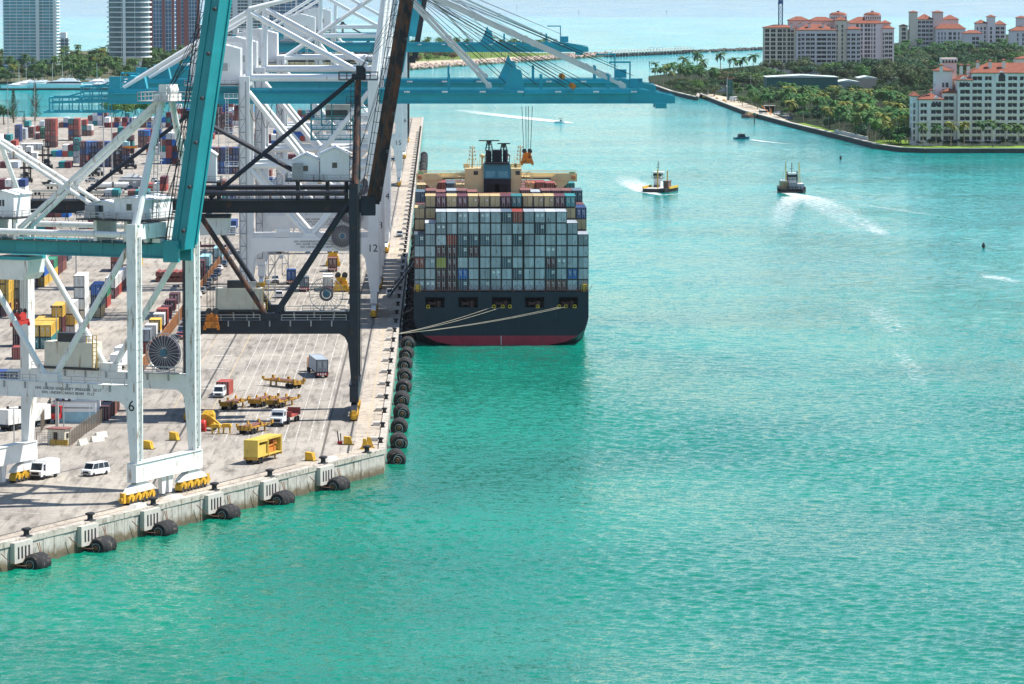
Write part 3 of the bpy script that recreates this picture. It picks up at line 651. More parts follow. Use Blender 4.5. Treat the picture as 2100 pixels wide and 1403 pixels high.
def spreader(label, loc, rz, top_z, mat, ropes=True, length=6.2):
    r = thing('container_spreader', label, 'spreader', loc, rz)
    f = MB(); f.box(-1.2,-length/2,0,1.2,length/2,.5); f.box(-1.22,-length/2-.4,-.25,-.8,length/2+.4,.2); f.box(.8,-length/2-.4,-.25,1.22,length/2+.4,.2); f.build('frame', mat, r)
    for s in (-1,1):
        e = MB(); e.box(-1.25, s*length/2-.35, -.35, 1.25, s*length/2+.35, .75); e.build('end_beam', mat, r)
        for q in (-1,1): 
            c = MB(); c.box(q*1.25-.25, s*length/2-.2, -.7, q*1.25+.25, s*length/2+.3, .1); c.build('corner_guide', mat, r)
    h = MB(); h.box(-1.1,-1.4,.6,1.1,1.4,1.5); h.box(-.9,-1.8,1.5,.9,1.8,2.2); hb = h.build('head_block', mat, r)
    for q in (-.65,.65):
        s_ = MB(); s_.lathe([(0,-.15),(.55,-.15),(.55,.15),(0,.15)], (q,-1.5,2.5), 12, 'y'); s_.lathe([(0,-.15),(.55,-.15),(.55,.15),(0,.15)], (q,1.5,2.5), 12, 'y'); s_.build('sheave', M['steel'], r)
    if ropes:
        rp = MB()
        for q in (-1.0,1.0):
            for s in (-1.5,1.5):
                rp.tube((q*.8, s, 2.4), (q*1.25, s*1.2, top_z), .05, 4)
                rp.tube((q*.25, s, 2.4), (q*.3, s*1.2, top_z), .05, 4)
        rp.build('hoist_rope', M['steel'], r)
    return r
# crane 6 on the front quay
d6 = (at(287,1031) - COR).dot(WD); c6 = FQ(-5.0, d6 + SY - .5)
old_crane('gantry_crane', 'old white gantry crane marked 6 with raised teal boom on the front quay', c6, -TH, M['white_old'], M['teal'], M['teal'], '6', M['white_old'], rh=.35, hs=.64)
def loc6(x, y, z): return c6 + ND*x + WD*y + Vector((0,0,z))
spreader('red spreader hanging below the trolley of the white crane marked 6', loc6(-26.2, 0, 26.5), -TH, 14.0, M['red'], length=4.6).scale = (.62,.62,.75)
# black crane on the long quay
yb = at(722, 860).y; cbk = Vector((RX, yb+SY, DOCK))
old_crane('gantry_crane', 'black rust-streaked gantry crane with raised boom in front of the ship', cbk, 0, M['black'], M['black'], M['black_rust'], None, M['black_rust'], black=True)
spreader('orange and yellow spreader hanging at the left end of the black crane portal', cbk + Vector((-26.0, -SY-1.5, 17.6)), 0, 16.0, M['orange'], length=4)
# ---- tall white cranes with blue-teal booms
def new_crane(name, label, loc, num, boom_down=True, variant=0):
    r = thing(name, label, 'crane', loc, 0)
    W_, TL = M['white'], M['teal_new']
    ZP0, ZP1 = 15.7, 19.0
    for x, d in ((0,1),(-GA,-1)):
        s_ = MB(); s_.box(x-.8, -SY-1.4, 3.3, x+.8, SY+1.4, 6.0); s_.build('sill_beam', W_, r); bogies(r, x, W_, M['yellow'])
        for s in (-1,1):
            lg = leg_mesh(x, s*SY, d, 6.05, ZP0+.3, 57.2, 2.5, 2.0, 2.1, W_, r)
            b = MB()
            for z in (10,13,20,25,30,35,40,45): b.box(x-1.3, s*SY-1.05, z, x+1.3, s*SY+1.05, z+.07)
            b.build('flange', W_, lg)
        t = MB(); t.box(x-.9, -SY+1.02, 54.6, x+.9, SY-1.02, 57.0); t.build('tie_beam', W_, r)
        t = MB(); t.tube((x,-SY,36), (x,SY,36), .7, 10); t.build('tie_pipe', W_, r)
    for s in (-1,1):
        p = MB(); p.box(-GA+1.27, s*SY-.9, ZP0, -1.27, s*SY+.9, ZP1)
        for q, x in ((-1,-1.27),(1,-GA+1.27)): p.prism([(x,ZP0),(x+q*3.2,ZP0),(x+q*1.6,ZP0-.7),(x+q*.5,ZP0-2.0),(x,ZP0-4)], s*SY-.8, s*SY+.8, 'y')
        p.prism([(-GA/2-2,ZP1),(-GA/2+2,ZP1),(-GA/2+1.2,ZP1+1),(-GA/2-1.2,ZP1+1)], s*SY-.7, s*SY+.7, 'y')
        pb = p.build('portal_beam', W_, r)
        rl = MB(); rl.rail((-GA+1.3,s*SY-.9,ZP1),(-GA/2-2,s*SY-.9,ZP1)); rl.rail((-GA/2+2,s*SY-.9,ZP1),(-1.4,s*SY-.9,ZP1)); rl.build('railing', W_, pb)
        for q, xe in ((1,-1),(-1,-GA+1)):
            b = MB(); b.tube((-GA/2+q*.6, s*SY, ZP1+.6), (xe, s*SY, 35.5), .62, 12); b.build('diagonal_brace', W_, r, smooth=False)
            b = MB(); b.tube((-GA/2+q*.6, s*SY, 36.3), (xe, s*SY, 53.5), .62, 12); b.build('diagonal_brace', W_, r)
        b = MB(); b.tube((-GA+1, s*SY, 36), (-1, s*SY, 36), .72, 12); b.build('cross_pipe', W_, r)
    for s in (-1,1):
        y = s*4.6
        b = MB(); b.tube((-GA+.6, y, 56.6), (-.8, y, 56.6), .8, 12); b.build('upper_chord', W_, r)
        ap_ = (3.4, s*2.2, 81.0)
        b = MB(); b.tube((.3, s*SY*.8, 57), ap_, 1.1, 12, r2=.75); b.build('mast_post', W_, r)
        if variant == 0:
            b = MB(); b.tube((-GA+.7, y, 56.6), (-GA+.9, y*.7, 73), .72, 12, r2=.62); b.build('rear_post', W_, r)
            b = MB(); b.tube((-GA+.9, y*.7, 73), ap_, .6, 12); b.build('top_chord', W_, r)
            b = MB(); b.tube((-GA+1.2, y*.75, 72), (-3.0, y, 57.6), .6, 12); b.build('mast_brace', W_, r)
            b = MB(); b.tube((-GA+.9, y*.7, 72.6), (-59.5, y*.9, 54.4), .55, 12); b.build('back_stay', W_, r)
        else:
            b = MB(); b.tube((-GA+1, y, 56.6), (2.0, s*2.6, 78), .66, 12); b.build('mast_brace', W_, r)
            b = MB(); b.tube((-GA-1, y, 56), (-59.5, y*.9, 54.4), .5, 12); b.build('back_stay', W_, r)
        ld = MB(); ld.ladder((1.6, s*SY*.8-1.3, 57.5), (3.6, s*2.2-1.0, 80), (.4,0,0), 1.0, .06); ld.build('ladder', W_, r)
        # girders
        g = MB(); xt = 71.5 if boom_down else 3.2
        g.box(-63, s*4.2-.75, 50.9, 1.2, s*4.2+.75, 54.0); g.box(-63, s*4.2-1.0, 50.55, 1.2, s*4.2+1.0, 50.9)
        gd = g.build('trolley_girder', TL, r)
        wk = MB(); yo = s*4.2 - 1.5; wk.box(-63, yo-.5, 53.0, 1, yo+.7, 53.1); wk.rail((-63,yo-.5,53.1),(1,yo-.5,53.1)); wk.build('walkway', TL, gd)
        if boom_down:
            g = MB()
            g.prism([(1.4,50.9),(71.8,50.9),(71.8,52.3),(64,54.0),(1.4,54.0)], s*4.2-.75, s*4.2+.75, 'y'); g.box(1.4, s*4.2-1.0, 50.55, 71.0, s*4.2+1.0, 50.9)
            bm = g.build('boom_girder', TL, r)
            wk = MB(); wk.box(1.6, yo-.5, 53.0, 62, yo+.7, 53.1); wk.rail((1.6,yo-.5,53.1),(62,yo-.5,53.1), 1.1, 2); wk.rail((62,yo-.5,53.1),(71.5,yo-.5,51.6),1.1,1.6); wk.build('walkway', TL, bm)
            lt = MB()
            for x in range(8, 66, 9): lt.box(x-.7, yo-.55, 53.25, x+.7, yo-.5, 53.6)
            lt.build('lamp', M['wht'], bm)
            for x in (18, 40, 56):
                q = MB(); q.bar((x, s*4.2, 54), (x, s*4.2, 57.4), .5, .35); q.build('post', TL, bm)
            for x0, w_ in ((27.5,.75),(59.5,.75)):
                st = MB(); st.bar((3.2, s*2.4, 80.6), (x0, s*4.2, 54.8), .45, w_); st.lathe([(0,-.35),(.75,-.35),(.75,.35),(0,.35)], (x0, s*4.2, 54.7), 14, 'y')
                for t in (.38,.62,.9): p = Vector((3.2,s*2.4,80.6)).lerp(Vector((x0,s*4.2,54.8)), t); st.lathe([(0,-.4),(.6,-.4),(.6,.4),(0,.4)], p, 10, 'y')
                st.build('fore_stay', M['stay'], r)
            rp = MB()
            for k in range(3): rp.tube((3.2, s*1.2+k*.3, 80.9), (32+k*7, s*4.0, 55), .06, 4); rp.tube((3.2, s*1.4+k*.2, 80.2), (46+k*3, s*4.0, 54.2), .06, 4)
            rp.tube((3.4, s*1.8, 81.8), (61, s*4, 57.5), .06, 4); rp.tube((3.4, s*2.0, 81.4), (62, s*4, 57.1), .06, 4)
            rp.build('hoist_rope', M['cable'], r)
            q = MB(); q.prism([(31,54),(36,54),(35.2,58.4),(34.2,58.6),(33.6,60.2),(32.6,57.5)], s*4.2-.5, s*4.2+.5, 'y'); q.build('latch_tower', TL, bm)
            q = MB(); q.lathe([(0,-.3),(.75,-.3),(.75,.3),(0,.3)], (47.5, s*4.2-.9, 54.6), 12, 'y'); q.build('sheave', M['orange'], bm)
    if boom_down:
        q = MB(); q.box(69.5,-4.9,50.6,71.9,4.9,51.9); q.box(67.2,-5.6,49.4,69.8,-3.2,50.6); q.box(67.2,3.2,49.4,69.8,5.6,50.6)
        for x in (10,30,50,64): q.box(x-.4,-3.5,52,x+.4,3.5,53.4)
        q.build('boom_end_frame', TL, r)
        q = MB(); q.bar((61.5,4.2,54),(61.5,4.2,60.4),.35,.35); q.bar((61.5,4.2,60.2),(56.5,4.2,60.2),.3,.4); q.cbox(63,4.2,54.1,3,1.4,2.2); q.build('service_jib', TL, r)
    else:
        A = R(80); u = Vector((cos(A),0,sin(A))); v = Vector((sin(A),0,-cos(A)))
        for s in (-1,1):
            q = MB(); P0 = Vector((3.4, s*4.2, 52.5))
            q.add([P0+u*a+v*b+Vector((0,y,0)) for a in (0,69) for b,y in ((-1.6,-.75),(1.6,-.75),(1.6,.75),(-1.6,.75))], [(0,1,2,3),(7,6,5,4),(0,4,5,1),(1,5,6,2),(2,6,7,3),(3,7,4,0)])
            q.build('boom_girder', TL, r)
        q = MB()
        for a in range(4, 68, 8): q.bar(P0*1 + u*a + Vector((0,0,0)), P0 + u*a + Vector((0,-8.4,0)), .5, .5)
        q.build('boom_cross_tie', TL, r)
    # rear service frame
    q = MB()
    for y in (-4.2,4.2):
        for z in (52.2, 51.0): q.bar((-63,y,z),(-77,y,z-.2),.3,.35)
        q.bar((-60.5,y,48.6),(-78.5,y,48.6),.35,.4); q.bar((-57,y,56.6),(-73,y,52.2),.3,.3); q.bar((-57,y,54),(-57,y,56.6),.3,.3)
        for i in range(7): x = -63-i*2.35; q.bar((x,y,48.6),(x,y,52.2-.2*i/6),.26,.26)
        q.rail((-63,y,48.7),(-77,y,48.7),1.1,2)
    for x in (-63,-70,-77): q.bar((x,-4.2,48.6),(x,4.2,48.6),.3,.3); q.bar((x,-4.2,52.0),(x,4.2,52.0),.3,.3)
    q.build('rear_frame', TL, r)
    q = MB(); q.cbox(-61.5,-4.2,54,2.6,1.4,3.0); q.cbox(-57.6,4.2,54,2.4,1.4,3.6); q.prism([(-60,54),(-54,54),(-54.6,56.8),(-58,57.2)], -3, 3, 'y'); q.build('anchor_block', TL, r)
    # machinery house
    h = MB(); h.prism([(-43.4,55.3),(-31.6,55.3),(-31.6,63.6),(-37,65.0),(-43.4,63.6)], -5.6, 5.6, 'y'); hh = h.build('machinery_house', W_, r)
    q = MB(); q.rail((-43.2,-5.5,63.7),(-31.8,-5.5,63.7),1.1,1.5); q.rail((-43.2,5.5,63.7),(-31.8,5.5,63.7),1.1,1.5); q.rail((-43.2,-5.5,63.7),(-43.2,5.5,63.7),1.1,1.5); q.build('railing', W_, hh)
    q = MB(); q.box(-44.8,-7,54.8,-30.4,7,55.1); q.rail((-44.8,-7,55.1),(-30.4,-7,55.1),1.1,1.5); q.build('walkway', M['galv'], hh)
    q = MB(); q.box(-36.2,-5.66,58.4,-34.6,-5.55,60.2); q.build('louvre', M['galv'], hh)
    # trolley, cabin
    q = MB(); q.box(-11.5,-3,47.0,-5.6,3,50.2); cbn = q.build('operator_cabin', M['galv'], r)
    q = MB(); q.box(-11.4,-3.05,47.4,-6.2,-2.98,49.0); q.build('window', M['window'], cbn)
    q = MB()
    for z in (46.6,44.2,41.8):
        q.box(-15,-3.4,z,-5,3.4,z+.15); q.rail((-15,-3.4,z+.1),(-5,-3.4,z+.1),1.0,1.4)
    for x in (-15,-10,-5): q.bar((x,-3.3,41.8),(x,-3.3,50.5),.2,.2); q.bar((x,3.3,41.8),(x,3.3,50.5),.2,.2)
    for x in (-15,-10): q.bar((x,-3.3,41.9),(x+5,-3.3,46.6),.14,.14)
    q.build('trolley_frame', M['teal'], cbn)
    stair_tower(r, -GA-.4, -SY-2.0, 8, 56, M['grey']); stair_tower(r, -GA+5.4, SY+1.8, 2, 19, M['galv'])
    q = MB()
    for z in (20,28,36,44,52): q.box(-GA-4.6,-SY-3.2,z,-GA-1.4,-SY-.9,z+.12); q.rail((-GA-4.6,-SY-3.2,z+.1),(-GA-1.4,-SY-3.2,z+.1),1.1,1); q.ladder((-GA-4.0,-SY-3.0,z-7.6),(-GA-4.0,-SY-3.0,z),(.3,0,0),.7,.05)
    q.build('access_ladder', M['white'], r)
    cable_reel(r, -7.4, -SY-1.7, 19.4, 2.75, .94, M['galv'], M['hubblue'], 30)
    q = MB(); q.ring((-7.4,-SY-1.3,19.4),3.3,.09,36); q.build('reel_guard', M['galv'], r)
    q = MB(); q.cbox(-26,SY,6.5,1,1,1); q.cbox(-21.5,-SY,19.1,3.2,1.6,2.0); q.cbox(-15.6,-SY+.2,19.1,.01,.01,.01); q.build('electric_cabinet', M['white'], r)
    for i in range(14):
        fs = MB(); x = -62+i*2.7; a = (.7,1,.55)[i%3]
        fs.path([Vector((x+2.7*t,-5.4,50.4-5.6*a*4*t*(1-t))) for t in [j/8 for j in range(9)]], .08, 4); fs.build('festoon_cable', M['cable'], r)
    text('leg_number', num, 2.5, M['blk'], r, (-.2, -SY-1.03, 16.4))
    r_t = text('load_plate', 'SWL UNDERSPREADER LIFT SPREADER\nSWL UNDER TWIN LIFT SPREADER\nSWL UNDER CARGO BEAM', .62, M['blk'], r, (-13.6, -SY-.93, 17.4)); r_t['kind'] = 'stuff'
    return r
M['stay'] = paint('grey_white_stay', (.60,.60,.58), .5, var=.1, scale=.4)
info = {12: (650, True, 0, 'white gantry crane marked 12 with lowered blue-teal boom over the ship'),
        13: (592, True, 0, 'white gantry crane marked 13 just behind crane 12, boom lowered'),
        14: (518, False, 1, 'white gantry crane marked 14 third in the row, boom raised'),
        15: (382, True, 0, 'white gantry crane marked 15 farther along the quay, boom lowered'),
        16: (325, False, 0, 'white gantry crane marked 16, last of the white row, boom raised')}
CR = {}
for n_, (py, dn, var_, lb) in info.items():
    y = at(766, py).y; CR[n_] = new_crane('gantry_crane', lb, (RX, y+SY, DOCK), str(n_), dn, var_)
    CR[n_]['group'] = 'white cranes along the long quay'
spreader('orange spreader hanging on long ropes from the lowered boom of crane 12', (10+(1080-905)/8500*(CR[12].location.y), CR[12].location.y-2, DOCK+36.6), 0, 13.2, M['orange'], length=5.5)
# dark crane past the last white one
y = at(840, 292).y
old_crane('gantry_crane', 'distant black gantry crane at the far end of the quay', (RX, y+SY, DOCK), 0, M['black'], M['black'], M['black'], None, M['black'], black=True)
# ------------------------------------------------------------------ wall with openings
def facade(mb, org, ux, width, z0, z1, openings, depth, m=0, mr=None, nrm=None):
    """vertical wall from org along ux; openings = (u0,u1,za,zb); reveals go back by depth (against outward normal)"""
    ux = Vector(ux).normalized(); org = Vector(org); n = nrm or Vector((ux.y, -ux.x, 0))
    mr = m if mr is None else mr
    us = sorted({0, width} | {o[0] for o in openings} | {o[1] for o in openings}); zs = sorted({z0, z1} | {o[2] for o in openings} | {o[3] for o in openings})
    def P_(u, z, d=0): return org + ux*u - n*d + Vector((0,0,z - org.z))
    for a, b in zip(us, us[1:]):
        run = None
        for c, d in zip(zs, zs[1:]):
            um, zm = (a+b)/2, (c+d)/2
            if any(o[0] < um < o[1] and o[2] < zm < o[3] for o in openings):
                if run: mb.poly([P_(a,run[0]),P_(b,run[0]),P_(b,run[1]),P_(a,run[1])], m); run = None
            else: run = (run[0], d) if run else (c, d)
        if run: mb.poly([P_(a,run[0]),P_(b,run[0]),P_(b,run[1]),P_(a,run[1])], m)
    for a, b, c, d in openings:
        mb.poly([P_(a,c),P_(a,c,depth),P_(a,d,depth),P_(a,d)], mr); mb.poly([P_(b,c,depth),P_(b,c),P_(b,d),P_(b,d,depth)], mr)
        mb.poly([P_(a,c),P_(b,c),P_(b,c,depth),P_(a,c,depth)], mr); mb.poly([P_(a,d,depth),P_(b,d,depth),P_(b,d),P_(a,d)], mr)
# ------------------------------------------------------------------ shipping containers
CW, CH, CL = 2.44, 2.59, 12.19
def cpaint(n, rgb): return paint('container_' + n, rgb, .55, var=.14, scale=.35, dirt=(rgb[0]*.35+.05, rgb[1]*.3+.03, rgb[2]*.3+.02), dirt_amt=.34, stretch=(1,1,.5), rnd=.24)
CCOL = {k: cpaint(k, c) for k, c in dict(lg=(.44,.485,.53), mg=(.28,.32,.36), dg=(.085,.125,.165), br=(.20,.075,.06), mr=(.105,.022,.034), tn=(.45,.34,.16),
        tl=(.015,.20,.21), bl=(.012,.115,.40), nv=(.016,.045,.17), rd=(.33,.055,.04), ye=(.60,.38,.05), wh=(.66,.67,.65), gn=(.03,.22,.12), og=(.60,.16,.05), oy=(.33,.30,.05), lb=(.30,.55,.62)).items()}
CNAME = dict(lg='light grey', mg='grey', dg='dark slate', br='reddish brown', mr='maroon', tn='tan', tl='teal', bl='bright blue', nv='navy', rd='red', ye='yellow', wh='white', gn='green', og='orange', oy='olive yellow', lb='pale blue')
M['edge'] = paint('gap_shade_frame', (.045,.05,.052), .6, var=.3, scale=2)  # near-black paint on the door end stands for shade in the gaps
def cbody(L_, H_=CH):
    b = MB(); W2 = CW/2; e = .035; t = .13
    b.box(-W2+e, e, .05, W2-e, L_-e, H_-.03); b.m[2] = 1
    for x in (-W2, W2-t):
        for y in (0, L_-t): b.box(x, y, 0, x+t, y+t, H_, 1 if y == 0 else 0)
        for z in (0, H_-t): b.box(x, t, z, x+t, L_-t, z+t)
    for y in (0, L_-t):
        for z in (0, H_-t): b.box(-W2+t, y, z, W2-t, y+t, z+t, 1 if y == 0 else 0)
    n = int(L_/1.0)                       # broad side ribs
    for i in range(n):
        y = .6 + (L_-1.2)*i/(n-1)
        b.box(W2-e-.01, y-.2, .2, W2-.012, y+.2, H_-.2); b.box(-W2+.012, y-.2, .2, -W2+e+.01, y+.2, H_-.2)
    return b
BODY40 = cbody(CL).mesh('shipping_container', [CCOL['lg'], M['edge']]); BODY20 = cbody(6.06).mesh('shipping_container', [CCOL['lg'], M['edge']])
def cdoor(side, mark):
    d = MB(); x0, x1 = (-1.06, -.035) if side < 0 else (.035, 1.06)
    d.box(x0, -.02, .15, x1, .04, CH-.15)
    for z in (.5,.95,1.4,1.85): d.box(x0+.08, -.035, z, x1-.08, -.015, z+.1)
    for t in (.28,.74): x = x0 + (x1-x0)*t; d.box(x-.035, -.085, .1, x+.035, -.03, CH-.1, 1)
    if mark == 'sq' and side > 0:
        for a in (0,.36):
            for z in (1.35,1.75): d.box(x0+.2+a, -.1, z, x0+.46+a, -.086, z+.3, 2)
    if mark == 'two': d.box(x0+.25, -.1, 1.45, x1-.25, -.086, 2.0, 2)
    if mark == 'dots':
        for q in range(4): d.box(x0+.2+.08*q, -.1, 1.9-.3*q, x1-.3, -.086, 1.98-.3*q, 2)
    if mark == 'one' and side > 0: d.box(x0+.45, -.1, 1.5, x1-.35, -.086, 1.85, 2)
    return d.mesh('door', [CCOL['lg'], M['galv'], M['wht']])
DOORS = {(s, k): cdoor(s, k) for s in (-1,1) for k in ('', 'sq', 'two', 'dots', 'one')}
def container(col, loc, label, group, rz=0, L20=False, mark='', doors=True):
    o = ob('shipping_container', BODY20 if L20 else BODY40, None, loc, rz); o.material_slots[0].link = 'OBJECT'; o.material_slots[0].material = CCOL[col]
    tag(o, label, 'container', group)
    if doors:
        for s in (-1,1):
            d = ob('door', DOORS[(s, mark)], o); d.material_slots[0].link = 'OBJECT'; d.material_slots[0].material = CCOL[col]
    return o
# ------------------------------------------------------------------ container ship
Y0 = at(1025, 704, 0.4).y; XL, XR = 3.5, 43.9; XC = (XL+XR)/2; ZD = 12.3
M['hull'] = paint('dark_blue_hull', (.010,.018,.033), .55, var=.18, scale=.3, dirt=(.022,.03,.04), dirt_amt=.2, stretch=(1,1,.1))
M['boot'] = paint('red_boot_topping', (.38,.025,.045), .6, var=.15)
M['dark'] = paint('dark_interior', (.012,.009,.012), .8, var=.3)
M['buff'] = paint('buff_superstructure', (.72,.58,.32), .5, var=.08, scale=.4, dirt=(.36,.20,.08), dirt_amt=.18, stretch=(1,1,.15))
M['funnel_teal'] = paint('funnel_blue', (.05,.24,.33), .5, var=.1)
M['funnel_black'] = paint('funnel_black', (.012,.015,.026), .6, var=.3)
ship = thing('container_ship', 'large dark blue container ship moored stern-on along the quay', 'ship', (XC, Y0, 0))
def sect(zb, zc, wf=1.0):          # half section points from keel to deck, right side
    hw = (XR-XL)/2*wf
    return [(0, zb), (hw*.3, zb+.1), (hw*.55, zb+.45), (hw*.75, zb+1.25), (hw*.88, zb+2.6), (hw*.96, zb+4.2), (hw, zc), (hw, ZD)]
def ring_pts(y, zb, zc, wf=1):
    s = sect(zb, zc, wf); return [(x, y, z) for x, z in s] + [(-x, y, z) for x, z in reversed(s[1:])]
hl = MB(); secs = [ring_pts(.02, -.45, 6.4), ring_pts(9, -2.6, 4), ring_pts(30, -7, 0), ring_pts(240, -7, 0), ring_pts(268, -7, 1, .7), ring_pts(290, -4, 3, .15)]
n = len(secs[0]); base = 0
hl.v = [p for s in secs for p in s]
for k in range(len(secs)-1):
    for i in range(n-1): hl.f.append((k*n+i, k*n+i+1, (k+1)*n+i+1, (k+1)*n+i)); hl.m.append(0)
hl.poly([(-20.2,.0,ZD-.02),(20.2,.0,ZD-.02),(20.2,245,ZD-.02),(-20.2,245,ZD-.02)], 1)
hl.build('hull', [M['hull'], M['steel']], ship)
tr = MB(); hw = (XR-XL)/2
ops = [(hw + (px-1025.0)/8.9 - 2.25, hw + (px-1025.0)/8.9 + 2.25, 8.7, 11.05) for px in (889, 957, 1026, 1094, 1163)]
facade(tr, (-hw, 0, 7.4), (1,0,0), 2*hw, 7.4, ZD, ops, 1.0)
low = [(x, z) for x, z in sect(-.45, 6.4)[:-1]] + [(hw, 7.4)]
zr = 2.15
xr = 0
for (xa, za), (xb, zb) in zip(low, low[1:]):
    if za <= zr <= zb: xr = xa + (xb-xa)*(zr-za)/(zb-za)
redp = [p for p in low if p[1] < zr] + [(xr, zr)]; blk = [(xr, zr)] + [p for p in low if p[1] > zr]
tr.poly([(x,0,z) for x,z in redp] + [(-x,0,z) for x,z in reversed(redp[1:])], 1)
tr.poly([(x,0,z) for x,z in blk] + [(-x,0,z) for x,z in reversed(blk)], 0)
transom = tr.build('transom', [M['hull'], M['boot']], ship)
q = MB(); q.box(-.07,-.02,.05,.07,.01,2.1); q.build('draught_mark', M['wht'], transom)
q = MB(); q.box(-hw+.4, 1.0, 8.0, hw-.4, 6, 12.0); q.f = [f for i, f in enumerate(q.f) if i != 2]; q.m = q.m[:len(q.f)]; q.build('mooring_deck', M['dark'], transom)
for i, o in enumerate(ops):
    xm = (o[0]+o[1])/2 - hw
    wn = MB(); wn.lathe([(0,-.8),(.7,-.8),(.7,-.6),(.35,-.55),(.35,.55),(.7,.6),(.7,.8),(0,.8)], (xm-.6, 2.4, 9.4), 10, 'x'); wn.cbox(xm+.9,2.6,8.5,.8,.8,1.5); wn.build('winch', M['br'] if 'br' in M else CCOL['br'], transom)
    rl = MB(); rl.rail((o[0]-hw,.8,8.75),(o[1]-hw,.8,8.75),1.0,1.1,.035); rl.build('railing', M['steel'], transom)
def fairlead(px, dz=0):
    x = (px-1025.0)/8.9; f = MB(); f.ring((x,-.15,8.95+dz), .36, .11, 10, 'y'); f.cbox(x,-.1,8.55+dz,.9,.3,.16); return f.build('fairlead', M['yellow'], transom)
for px in (875, 1010, 1028, 1043, 1144, 1158, 1176, 1100): fairlead(px)
q = MB()
for x in [-hw+i*2.525 for i in range(17)]:
    q.bar((x,.4,ZD),(x+.9,.6,ZD+1.6),.08,.08); q.bar((x+.2,.4,ZD),(x-.9,.6,ZD+1.6),.08,.08)
q.rail((-hw+.2,.15,ZD),(hw-.2,.15,ZD),.5,2.5,.04); q.build('lashing_rods', CCOL['br'], ship)
for x in (-hw+.9, hw-.9):
    q = MB(); q.rail((x-.7,.25,ZD),(x+.7,.25,ZD),1.6,.5,.06); q.cbox(x,.6,ZD,.7,.7,1.7); q.build('deck_fitting', M['yellow'], ship)
# superstructure
YB = 84.0; sB = 8.5*1000/(Y0+YB+8)
def SX(px): return 10 + (px-905)/sB*1.0 - XC
def SZ(py): return 87.6 - (py+73)/sB
def bx(name, x0, x1, y0, y1, z0, z1, m, parent=ship): return MB().box(x0,y0,z0,x1,y1,z1).build(name, m, parent)
hB = bx('bridge_house', SX(952), SX(990.5), YB, YB+12, ZD, SZ(341), M['buff']); bx('bridge_house', SX(1046), SX(1067.5), YB, YB+12, ZD, SZ(341), M['buff'])
bx('rear_casing', SX(990.5)+.05, SX(1046)-.05, YB+1.2, YB+12, ZD, SZ(361), M['buff'])
wz0, wz1 = SZ(363.5), SZ(352)
for a, b, s in ((SX(853), SX(952), -1), (SX(1067.5), SX(1181), 1)):
    wg = MB(); e, i_ = (a, b) if s < 0 else (b, a)
    wg.box(min(a,b), YB+1, wz0, max(a,b), YB+4.5, wz0+.3); wg.box(min(a,b), YB+1, wz0, max(a,b), YB+1.15, wz1-.7); wg.box(min(a,b), YB+4.35, wz0, max(a,b), YB+4.5, wz1)
    wg.prism([(e, wz1), (e-s*5.2, wz1), (e-s*6.6, wz1-.9), (e-s*6.6, wz0), (e, wz0-.6)], YB+.85, YB+1.0, 'y')
    wo_ = wg.build('bridge_wing', M['buff'], ship)
    sp = MB(); sp.prism([(e-s*1.8, wz0-.4), (e-s*7.5, wz0), (e-s*5.6, wz0-.6), (e-s*5.0, wz0-1.8), (e-s*6.6, wz0-5.2), (e-s*4.9, wz0-5.2), (e-s*3.6,wz0-2.2)], YB+1.2, YB+2.0, 'y'); sp.build('wing_bracket', M['buff'], wo_)
    rl = MB(); rl.rail((min(a,b)+.2,YB+4.4,wz1),(max(a,b)-.2,YB+4.4,wz1),.6,1.5,.05); rl.build('railing', M['buff'], wo_)
    lb = MB(); lb.ring((e-s*.9, YB+.7, wz1-.9), .42, .14, 12, 'y'); lb.build('lifebuoy', M['og'] if 'og' in M else CCOL['og'], wo_)
    bx('end_light', e-s*1.9, e-s*.5, YB+1.5, YB+2.5, wz1, wz1+.35, CCOL['gn'], wo_)
fb = MB(); fb.frust((SX(989.5), YB-1, SX(1047), YB+8), (SX(991), YB-1, SX(1045.5), YB+8), SZ(394)-8, SZ(361.5)); fn = fb.build('funnel', M['funnel_black'], ship)
bx('funnel_band', SX(990.5), SX(1045), YB-.6, YB+7.5, SZ(361.5)+.01, SZ(332), M['funnel_teal'], fn)
for i, x in enumerate((SX(1009), SX(1027))): bx('louvre', x-1.6, x+1.6, YB-1.08, YB-.9, SZ(393), SZ(373), M['dark'], fn)
for x in (SX(1004), SX(1030)): bx('panel', x-1.2, x+1.2, YB-.7, YB-.58, SZ(359), SZ(346), paint('funnel_panel', (.12,.35,.45), .5), fn)
pf = MB(); pf.box(SX(993), YB-1.5, SZ(332)+.02, SX(1043), YB+7, SZ(329)); pf.rail((SX(993),YB-1.4,SZ(329)),(SX(1043),YB-1.4,SZ(329)),1.9,.7,.09); pf.build('funnel_platform', M['funnel_black'], fn)
bx('smoke_stack', SX(1008), SX(1028), YB+1, YB+5, SZ(329), SZ(304), M['funnel_black'], fn)
for px, pz in ((998,304),(1003.5,306),(1033,309),(1036.5,304)):
    q = MB(); x = SX(px); q.tube((x,YB+2,SZ(342)),(x,YB+2,SZ(pz)),.42,10); q.build('exhaust_pipe', M['funnel_black'], fn)
